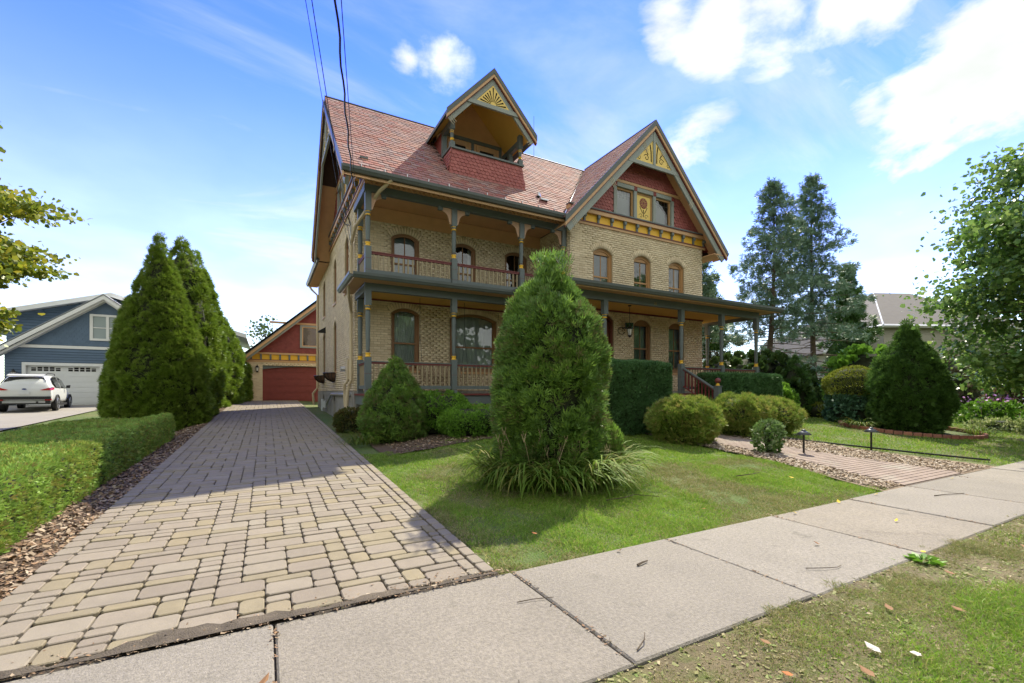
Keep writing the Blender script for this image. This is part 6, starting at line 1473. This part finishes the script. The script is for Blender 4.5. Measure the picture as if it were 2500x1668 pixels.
# --- yew hedges by the porch
hedge('hedge', 'tall dark clipped yew hedge left of the porch steps', 'hedge', 7.6, 10.1, 9.0, 10.15, 1.95, 30000, .065, M['yew'], T=T_SPRAY, rough=.05, round_=.16, up=.5)
hedge('hedge', 'long dark clipped yew hedge right of the porch steps', 'hedge', 13.05, 16.5, 9.75, 10.75, 1.68, 30000, .07, M['yew'], T=T_SPRAY, rough=.05, round_=.16, up=.5)
def mound(lab, cat, x, y, rx, H, n, size, mat, T=T_SPRAY, name='shrub', up=.5, lump=.09, group=None, sx=1, depth=.2, lf=(2.5, 8), core=.8, base=.75, cl=.10, per=34):
    p = [(H*math.sin(a), max(rx*(base+(1-base)*min(1, a*2.2)) if a < .45 else rx*math.cos((a-.45)/1.12*1.5), .02)) for a in np.linspace(0, 1.55, 12)]
    t = revolve(name, lab, cat, x, y, p, n, size, mat, T=T, up=up, lump=lump, lf=lf, depth=depth, group=group, sx=sx, core=core, cl=cl, per=per); t.name = name; return t
# conical juniper at the porch corner and low mounds
t = revolve('juniper', 'small conical dark green juniper at the left corner of the porch', 'juniper', 2.95, 11.75, [(0, .72), (.35, .84), (.8, .80), (1.25, .58), (1.6, .34), (1.9, .15), (2.1, .03)], 15000, .085, M['cedar'], up=.9, lump=.07, lf=(3, 10), z0=.36); t.name = 'juniper'
mound('rounded light green shrub behind, left of the big juniper and under the porch railing', 'shrub', 4.15, 11.9, .95, 1.12, 13000, .06, M['box'], T=T_PAIR)
mound('low light green shrub in front, just left of the big juniper', 'shrub', 4.75, 10.75, 1.0, .72, 15000, .055, M['box'], T=T_PAIR)
mound('small olive and brown shrub beside the foundation at the driveway', 'shrub', 2.22, 14.2, .46, .68, 4500, .06, leafm('olive_leaf', [(.07, .10, .025), (.11, .12, .03), (.16, .11, .04), (.09, .12, .03)]), T=T_LEAF)
lily('pale arching grass clump at the driveway corner below the small juniper', 2.15, 11.55, .42, 260, .58, None, 'lily', 0, .014, 'ornamental_grass')
# golden junipers
mound('golden tipped shrub left of the brick path in front of the yew hedge', 'shrub', 9.2, 7.9, .84, 1.10, 15000, .075, M['goldj'], lump=.12, lf=(4, 10), cl=.13, per=30, group='golden shrubs beside the path')
mound('golden tipped shrub right of the brick path, left one of two merging', 'shrub', 11.8, 8.3, .90, 1.12, 13000, .08, M['goldj'], lump=.12, lf=(4, 10), cl=.13, per=30, group='golden shrubs beside the path')
mound('golden tipped shrub farthest right, behind the near path light', 'shrub', 13.1, 8.35, 1.0, 1.02, 13000, .08, M['goldj'], lump=.12, lf=(4, 10), cl=.13, per=30, group='golden shrubs beside the path')
t = mound('small leafy rose bush at the left edge of the brick path', 'rose bush', 9.85, 6.15, .30, .72, 1100, .06, M['rose'], T=T_WIDE, name='rose_bush', lump=.3, core=.3, base=.3, cl=.13, per=22)
mound('leafy green shrub overlapping the right foot of the yew hedge', 'shrub', 17.6, 10.9, .9, 1.35, 5000, .13, M['box'], T=T_WIDE, core=.7)
# right hand garden
t = revolve('arborvitae', 'slim columnar yew behind the golden shrubs', 'yew', 20.6, 11.6, [(0, .55), (.4, .72), (1.0, .68), (1.7, .48), (2.3, .22), (2.55, .03)], 6000, .12, M['arbord'], up=.8, z0=.5); t.name = 'yew'
mound('low yellow green barberry between the slim yew and the ivy topiary', 'barberry', 20.9, 10.6, .8, .55, 3000, .09, M['topi'], T=T_LEAF, name='barberry')
tp = revolve('topiary', 'dome shaped clipped yellow green bush on an ivy covered base', 'topiary', 19.5, 8.85, [(0, .001), (.03, .86), (.35, .98), (.62, .92), (.88, .62), (1.05, .2), (1.08, .01)], 9000, .05, M['topi'], T=T_LEAF, up=.4, lump=.03, z0=1.45, top='topiary', depth=.06, part='clipped_crown', cl=0)
revolve('topiary', '', '', 19.5, 8.85, [(0, .85), (.3, .93), (.9, .92), (1.1, .8), (1.12, .3)], 4500, .10, M['ivy'], T=T_WIDE, up=-.2, lump=.06, z0=gzf(19.5, 8.85)-.02, parent=tp, part='ivy', core=.85, cl=.08)
revolve('x', 'big broad conical dark green juniper with a brick ring at its foot', 'juniper', 19.17, 7.1, [(0, .80), (.3, 1.02), (1.0, 1.12), (1.7, 1.06), (2.3, .84), (2.8, .52), (3.2, .28), (3.5, .10), (3.65, .02)], 24000, .11, leafm('dark_juniper', [(.055, .12, .024), (.075, .155, .03), (.10, .19, .036), (.062, .135, .026)]), up=.75, lump=.07, lf=(2, 7), z0=.18, top='juniper', cl=.17, per=45)
lily('pale striped daylily clump between topiary and big conical juniper', 17.75, 7.85, .3, 110, .6, None, 'lily', 0, .02); lily('daylily clump at the right foot of the big conical juniper', 20.2, 5.6, .3, 110, .6, None, 'lily', 2, .02)
mound('large round leafy shrub behind the ivy topiary', 'shrub', 22.9, 9.9, 1.5, 3.0, 5000, .2, M['box'], T=T_WIDE, core=.75)
mound('dark spreading evergreen shrub behind the right porch posts', 'shrub', 20.6, 13.8, 2.2, 2.9, 9000, .18, M['woods'], T=T_WIDE, lump=.3)
mound('dark evergreen shrub behind the porch, left of the spreading one', 'shrub', 17.9, 17.2, 1.8, 3.1, 6000, .18, M['woods'], T=T_WIDE, lump=.3)
mound('olive green shrub behind the slim yew', 'shrub', 24.4, 14.2, 1.6, 2.4, 6000, .17, M['woods'], T=T_WIDE, lump=.25)
fb = mound('flowering perennial clump with pink and purple blooms by the right lawn', 'perennials', 25.3, 6.6, 1.1, .95, 4500, .10, M['box'], T=T_LEAF, name='flower_clump', lump=.3, core=.5)
P = np.stack([25.0+rng.normal(0, .6, 80), 6.4+rng.normal(0, .5, 80), 1.1+rng.random(80)*.35], 1); foliage('blossom', P, rng.normal(size=P.shape)+np.array((0, -.5, .5)), .085, M['flower'], fb, T_WIDE)
mound('low silvery edging plant at the rim of the flower bed', 'perennials', 23.2, 5.9, .8, .38, 1800, .09, M['varie'], T=T_LEAF, name='bedding_plant', core=.5)
mound('reddish brown weeping shrub at the right border', 'shrub', 28.6, 6.6, 1.3, 1.9, 4500, .14, leafm('russet_leaf', [(.14, .11, .05), (.20, .12, .07), (.10, .13, .04)]), T=T_LEAF, core=.5)
mound('broad brownish green shrub far behind the flower bed', 'shrub', 36, 12, 3.2, 3.4, 6000, .22, leafm('drab_leaf', [(.11, .10, .06), (.13, .14, .06), (.17, .13, .09), (.09, .12, .04)]), T=T_LEAF, core=.7)
# --- spruces
def spruce(lab, x, y, H, R, z0, nb, mat, size, bare=.22, lean=0, dead=.0, group='spruces behind the house', dens=1.0, cat='spruce tree'):
    t = thing('spruce_tree', lab, cat, (x, y, z0), group); m = MB().mat(M['bark']); ax = lambda h: np.array((x+lean*math.sin(h/H*2.2), y, z0+h))
    m.tube([ax(h) for h in np.linspace(0, H, 14)], .20, 8, .015); P = []; D = []
    lp_ = Lump(8, .3, 1.0)
    for i in range(nb):
        h = H*(bare*.35+(1-bare*.35)*(i/nb)**.85); f = h/H; az = i*2.399+rnd.uniform(-.3, .3); Lb_ = R*(1-f)**.72*rnd.uniform(.35, 1.2)+.12
        c = ax(h); out = np.array((math.cos(az), math.sin(az), 0)); sideb = np.array((-math.sin(az), math.cos(az), 0)); up0 = .35*f-.10+rnd.uniform(-.1, .1)
        pts = [c+out*(Lb_*s)+np.array((0, 0, 1))*Lb_*(up0*s-.30*s*s+.16*s**3) for s in np.linspace(0, 1, 6)]; m.tube(pts, .035*(1-f)+.008, 4, .004)
        isdead = f < bare or rnd.random() < dead
        if isdead and rnd.random() < .8:
            continue
        npt = int(Lb_*10.5*dens*(1 if f > .35 else .7))+7; s = rng.random(npt)**.7; side = rng.normal(0, .5, npt)*(.16+.30*s)*min(Lb_, 1.7)*.5
        pt = np.array(pts); idx = s*5; i0 = np.minimum(idx.astype(int), 4); fr_ = (idx-i0)[:, None]; pp_ = pt[i0]*(1-fr_)+pt[i0+1]*fr_
        P.append(pp_+sideb*side[:, None]+np.stack([0*s, 0*s, -rng.random(npt)*.30*np.minimum(Lb_, 1.5)+.03], 1)); D.append(out*(.9)+sideb*(side*2.0)[:, None]+np.stack([0*s, 0*s, rng.normal(-.05, .35, npt)], 1))
    m.build('trunk', t); P = np.concatenate(P); D = np.concatenate(D)
    k = 5; P = np.repeat(P, k, 0)+rng.normal(0, .085, (len(P)*k, 3)); D = np.repeat(D, k, 0)+rng.normal(0, .45, (len(D)*k, 3)); foliage('crown', P, D, size, mat, t, T_SPRAY); return t
spruce('blue spruce with a leaning ragged top right beside the house gable', 26.0, 16.4, 13.4, 4.5, .8, 125, M['spruce'], .22, bare=.36, lean=.9, dead=.08)
spruce('tall blue spruce with the pointed top, right one of the tall pair', 30.9, 16.2, 14.4, 4.4, .9, 130, M['spruce'], .22, bare=.30, lean=-.4, dead=.05)
spruce('shorter dark green spruce right of the tall blue pair', 36.6, 17.0, 9.6, 2.5, .9, 110, M['arbord'], .28, bare=.12)
spruce('bare trunked spruce half hidden behind the right porch roof', 21.0, 17.0, 8.8, 2.8, .7, 100, M['spruce'], .24, bare=.45, dead=.5)
spruce('sparse spruce low behind the porch posts', 25.0, 19.5, 7.6, 3.0, .8, 95, M['arbord'], .26, bare=.2, dead=.25)
# --- broadleaf trees
def tree(lab, x, y, z0, H, crown, n, size, mat, T, trunk_r=.16, trunkz=None, name='maple_tree', cat='maple tree', group=None, flat=.5, nc=70, cl=.55):
    t = thing(name, lab, cat, (x, y, z0), group); cx, cy, cz_, rx, ry, rz = crown; m = MB().mat(M['bark']); m.tube([(x, y, z0), (x+.03, y, z0+.4*H), (cx, cy, cz_)], trunk_r, 9, trunk_r*.5)
    C = []
    while len(C) < nc:
        p = rng.uniform(-1, 1, 3); r = np.linalg.norm(p)
        if .35 < r < 1 : C.append(np.array((cx+p[0]*rx, cy+p[1]*ry, cz_+p[2]*rz)))
    C = np.array(C); s0 = np.array((x, y, z0+.35*H))
    for c in C: mid = (s0*(.5)+c*.5)+np.array((0, 0, .3)); m.tube([np.array((cx, cy, min(c[2], cz_)-.3))*.6+s0*.4, mid, c], .045, 5, .01)
    m.build('trunk', t); k = rng.integers(0, nc, n); rr = cl*(.6+.8*rng.random(nc))[k]
    q = rng.normal(size=(n, 3))*rr[:, None]*np.array((1, 1, flat))*.62; P = C[k]+q
    D = nrmz(q)*.6+rng.normal(0, .6, (n, 3))+np.array((0, 0, -.25)); foliage('crown', P, D, size, mat, t, T); return t
tree('broad green maple leaning into the picture at the right edge', 21.8, 2.3, .2, 9, (20.8, 3.15, 5.0, 3.5, 3.2, 4.3), 60000, .115, M['maple'], T_WIDE, nc=190, cl=.7, flat=.4)
tree('maple with yellowing leaves at the left edge of the street', -10.9, 20.2, .3, 9, (-10.0, 20.2, 6.5, 3.5, 3.0, 4.2), 34000, .14, M['maplel'], T_WIDE, nc=90, cl=.62, flat=.28)
tree('green tree standing behind the blue house at the left edge', -21, 38, .6, 6, (-21, 38, 3.4, 3.6, 3, 3), 5000, .3, M['woods'], T_WIDE, name='tree', cat='tree')
tree('tree showing above the far end of the arborvitae row', .3, 44, .9, 7, (.3, 44, 5.4, 1.6, 1.6, 2.6), 700, .2, M['woods'], T_WIDE, name='tree', cat='tree', nc=40)
# --- distant woods
def woods(name, segs, n, size, H):
    P = []; D = []
    for (x0, y0, x1, y1, h) in segs:
        k = n//len(segs); t = rng.random(k); z = rng.random(k)**.8; hh = h*(.75+.25*np.sin(t*17+x0)+.12*np.sin(t*53)); L_ = math.hypot(x1-x0, y1-y0); nx_, ny_ = -(y1-y0)/L_, (x1-x0)/L_; o_ = rng.normal(0, 1.6, k)
        P.append(np.stack([x0+(x1-x0)*t+nx_*o_, y0+(y1-y0)*t+ny_*o_, .6+z*hh], 1)); D.append(rng.normal(size=(k, 3)))
    o = foliage(name, np.concatenate(P), np.concatenate(D), size, M['woods'], None, T_WIDE); o['kind'] = 'stuff'; return o
woods('distant_woods', [(24, 60, 75, 40, 5.5), (52, 30, 75, 4, 6.0), (75, 4, 60, -30, 7), (-70, 70, -26, 62, 5)], 16000, 1.0, 6)
woods('street_trees', [(-45, -24, 60, -26, 11)], 7000, 1.4, 9)
# ================================================================== GRASS
DRY = Lump(12, .8, 2.6)
def grass(name, pts, size, w, mat, lean=.45, parent=None, dz=-.03):
    n = len(pts); P = np.column_stack([pts, gz(pts[:, 0], pts[:, 1])+dz+.012*np.clip(DRY(np.column_stack([pts*2.2, 0*pts[:, 0]])), -1, 1)]); D = np.array((0, 0, 1.))+rng.normal(0, lean, (n, 3))*np.array((1, 1, .2)); y = nrmz(D)
    x = nrmz(np.cross(rng.normal(size=(n, 3))*np.array((1, 1, .2)), y)); s = size*rng.uniform(.5, 1.25, n)*(1+.45*np.clip(Lump(14, 5, 16)(np.column_stack([pts, 0*pts[:, 0]])), -1, 1.3)); ww = w*rng.uniform(.7, 1.3, n)
    bend = nrmz(rng.normal(size=(n, 3))*np.array((1, 1, 0)))*s[:, None]*.35
    A = P-x*ww[:, None]/2; B = P+x*ww[:, None]/2; Mi = P+y*s[:, None]*.6; Tp = P+y*s[:, None]+bend-np.array((0, 0, 1))*s[:, None]*.12
    V = np.stack([A, B, Mi+x*ww[:, None]*.4, Mi-x*ww[:, None]*.4, Tp], 1); 
    F = np.concatenate([np.array([(0, 1, 2, 3)])+5*np.arange(n)[:, None]]); F2 = np.array([(3, 2, 4, 4)])
    # two quads, second folded to a tip
    V = np.concatenate([V, Tp[:, None]+x[:, None]*.0005], 1); F = (np.array([(0, 1, 2, 3), (3, 2, 5, 4)])[None]+6*np.arange(n)[:, None, None]).reshape(-1, 4)
    o = mk_obj(name, V.reshape(-1, 3), F, mat, parent, np.repeat(rng.random(n), 6)); o['kind'] = 'stuff'; return o
EDN = Lump(10, 1.5, 5)
def samp(n, x0, x1, y0, y1, f):
    p = np.column_stack([rng.uniform(x0, x1, n), rng.uniform(y0, y1, n)]); return p[f(p)]
def edge(p): return .05*EDN(np.column_stack([p*3, 0*p[:, 0]]))
def front(p):
    x, y = p[:, 0], p[:, 1]; e = edge(p); f = 1-sstep(3.45, 5.6, y); a = 9.62-.35*f-.62
    bed = np.where(x < 6, 10.2, 9.2)+.15*np.sin(x*2)
    return (x > 1.76+e) & (x < a+e) & (y > 3.40+e*1.1) & (y < bed)
def rightl(p):
    x, y = p[:, 0], p[:, 1]; return (x > 13.75+e_(p)-(y-4)*.42*(y > 4)) & (x > 12.3) & (y > 3.45) & ~((np.hypot(x-19.17, y-7.1) < 1.8))
def e_(p): return edge(p)
def dry(p, b=.0, k=1.): v = DRY(np.column_stack([p*1.3, 0*p[:, 0]])); return (v*k+b+rng.normal(0, .35, len(p))) > .45
p = samp(150000, 1.7, 10.5, 3.38, 6.2, front); near = np.exp(-np.maximum(p[:, 1]-3.45, 0)/.25)*.55+np.exp(-np.maximum(p[:, 0]-1.8, 0)/.3)*.5
d_ = dry(p, near+.08); grass('lawn_grass', p[~d_], .054, .0062, M['grass'], .6); grass('dry_lawn_grass', p[d_], .046, .006, M['grassdry'], .8)
p = samp(120000, 1.7, 10.5, 6.2, 10.3, front); d_ = dry(p, -.25+np.exp(-np.maximum(p[:, 0]-1.8, 0)/.4)*.5); grass('lawn_grass', p[~d_], .052, .008, M['grass']); grass('dry_lawn_grass', p[d_], .045, .008, M['grassdry'], .6)
p = samp(150000, 12, 34, 3.4, 14, rightl); d_ = dry(p, -.3); grass('lawn_grass', p[~d_], .06, .013, M['grass']); grass('dry_lawn_grass', p[d_], .05, .012, M['grassdry'], .6)
def verge(p):
    x, y = p[:, 0], p[:, 1]; return (y < 1.96+2.2*edge(p)-.10*sstep(2.6, 1.2, x)+.06*np.sin(x*1.3)) & (x*FX+y*FY > 1.6)
p = samp(110000, 1.0, 6.5, .2, 2.05, verge); p = p[(DRY(np.column_stack([p*2.1+5, 0*p[:, 0]]))+rng.normal(0, .3, len(p))) > -.9]; d_ = dry(p, .42+.9*sstep(3.8, 5.2, p[:, 0])+.4*sstep(1.6, 1.0, p[:, 1]), 1.0); grass('verge_grass', p[~d_], .062, .0045, M['grass'], .7, dz=-.005); grass('dry_verge_grass', p[d_], .05, .0042, M['grassdry'], .9, dz=-.005)
scatter_chips('thatch', 14000, thatch, M['grassdry'], .028, .0, lift=.012)
p = samp(60000, 6.5, 22, .0, 2.05, verge); d_ = dry(p, .8-.9*sstep(9, 15, p[:, 0])); grass('verge_grass', p[~d_], .055, .007, M['grass'], .6, dz=-.005); grass('dry_verge_grass', p[d_], .045, .007, M['grassdry'], .9, dz=-.005)
p = samp(30000, -16.5, -9.3, 16.5, 23.2, lambda p: p[:, 0] > -99); grass('neighbour_grass', p, .07, .02, M['grass'])
# dry soil showing through the verge on the right
V = []; xv = np.linspace(.9, 24, 70)
for x in xv:
    for y in (.0, .7, 1.3, 1.925): V.append((x, y, .004+.005*math.sin(x*7+y*9)))
vs = mk_obj('verge_soil', V, [(i*4+j, i*4+j+4, i*4+j+5, i*4+j+1) for i in range(69) for j in range(3)], mk('verge_soil', (.15, .12, .065), .95, nz=(3, .3), bump=(70, .02), wear=((.10, .12, .03), 2.2, .5))); uprop(vs, kind='structure')
# fallen leaves, twigs
lf = MB(); 
def flat_leaf(x, y, z, s, mat, rot, curl=.25):
    fr = Fr((x, y), (math.cos(rot), math.sin(rot))); m = MB().mat(mat); pts = [(-.5, 0, 0), (-.2, .28, curl*.4), (.25, .24, curl*.5), (.55, .02, curl), (.22, -.26, curl*.3), (-.2, -.24, .1*curl)]
    m.add([fr.P(a*s, b*s, z+c*s+.004) for a, b, c in pts], [(0, 1, 2, 3, 4, 5)]); return m
lm = {c: mk('fallen_leaf_'+c, v, .8) for c, v in dict(brown=(.25, .13, .06), pale=(.52, .47, .42), yellow=(.62, .45, .04), rust=(.38, .13, .04)).items()}
for x, y, s, c, z in ((2.02, 1.55, .08, 'pale', .05), (2.1, 1.4, .07, 'rust', .05), (2.5, 1.45, .06, 'rust', .05), (3.2, 1.35, .09, 'pale', .05), (3.35, 1.2, .08, 'pale', .05), (2.7, 1.7, .06, 'brown', .05), (3.9, 1.55, .07, 'brown', .05), (4.3, 1.3, .08, 'brown', .05), (2.9, 1.25, .08, 'brown', .05), (5.1, 1.6, .07, 'brown', .05), (5.8, 1.3, .08, 'pale', .05), (2.35, 1.3, .07, 'brown', .05), (6.6, 1.5, .08, 'brown', .05), (4.9, 3.9, .06, 'rust', .06), (2.5, 4.1, .06, 'rust', .06), (7.7, 4.4, .08, 'yellow', .08), (6.1, 7.0, .07, 'pale', .12)):
    o = flat_leaf(x, y, gzf(x, y)+z-.02, s, lm[c], rnd.uniform(0, 6)).build('fallen_leaf'); uprop(o, dict(pale='pale dry leaf lying on the grass', rust='rust orange fallen leaf lying on the grass', brown='brown fallen leaf lying on the grass verge', yellow='yellow fallen leaf lying on the front lawn')[c], 'leaf', dict(pale='pale', rust='rust orange', brown='brown', yellow='yellow')[c]+' leaves on the grass')
for x, y, s, c in ((-.02, 2.72, .085, 'brown'), (7.0, 3.36, .07, 'yellow'), (8.0, 3.34, .06, 'yellow'), (5.9, 3.33, .06, 'yellow'), (6.6, 2.55, .06, 'yellow'), (4.9, 2.55, .06, 'brown'), (10.6, 3.3, .06, 'yellow'), (3.0, 3.35, .05, 'brown'), (3.7, 3.3, .06, 'pale')):
    o = flat_leaf(x, y, .028, s, lm[c], rnd.uniform(0, 6), .5).build('fallen_leaf'); uprop(o, c+' curled leaf lying on the sidewalk slabs', 'leaf', c+' leaves on the sidewalk')
def twig(lab, pts, r): o = MB().mat(M['twig']).tube(pts, r, 5, r*.6).build('twig'); uprop(o, lab, 'twig')
twig('short thick twig on the second sidewalk slab', [(2.90, 3.00, .034), (2.97, 3.01, .042), (3.05, 3.03, .036)], .011)
twig('thin twig lying across the joint of the nearest sidewalk slabs', [(1.62, 2.90, .03), (1.74, 2.88, .034), (1.90, 2.84, .03)], .004)
twig('long curved twig on the middle of the sidewalk', [(4.15, 2.25, .03), (4.28, 2.17, .036), (4.42, 2.13, .03), (4.5, 2.14, .03)], .004)
twig('long thin twig far along the sidewalk', [(8.7, 2.9, .03), (8.9, 2.84, .04), (9.3, 2.75, .03)], .007)
twig('forked twig at the grass edge of the sidewalk', [(1.95, 2.02, .03), (2.05, 2.06, .05), (2.12, 2.13, .04)], .005)
twig('pale straw stem lying on the lawn before the daylilies', [(4.0, 4.72, .12), (4.25, 4.62, .15), (4.5, 4.72, .14), (4.75, 4.5, .13)], .007)
twig('pale dry stem lying on the lawn near the path', [(6.9, 4.85, .16), (7.2, 4.78, .18), (7.5, 4.83, .17)], .009)
dn_ = thing('dandelion', 'small yellow flowered weed in the dry verge', 'weed', (5.35, 1.85, .0)); n = 60; a = rng.uniform(0, 6.28, n); P = np.stack([5.35+.05*np.cos(a), 1.85+.05*np.sin(a), 0*a+.01], 1); foliage('leaves', P, np.stack([np.cos(a), np.sin(a), .25+0*a], 1), .08, M['box'], dn_, T_LEAF)
MB().mat(mk('yellow_petal', (.8, .5, .02), .7)).lathe((5.37, 1.87, .08), [(.001, 0), (.017, .005), (.02, .01), (.001, .014)], 10).build('blossom', dn_)
S.cycles.max_bounces = 6; S.cycles.diffuse_bounces = 3; S.cycles.transparent_max_bounces = 8
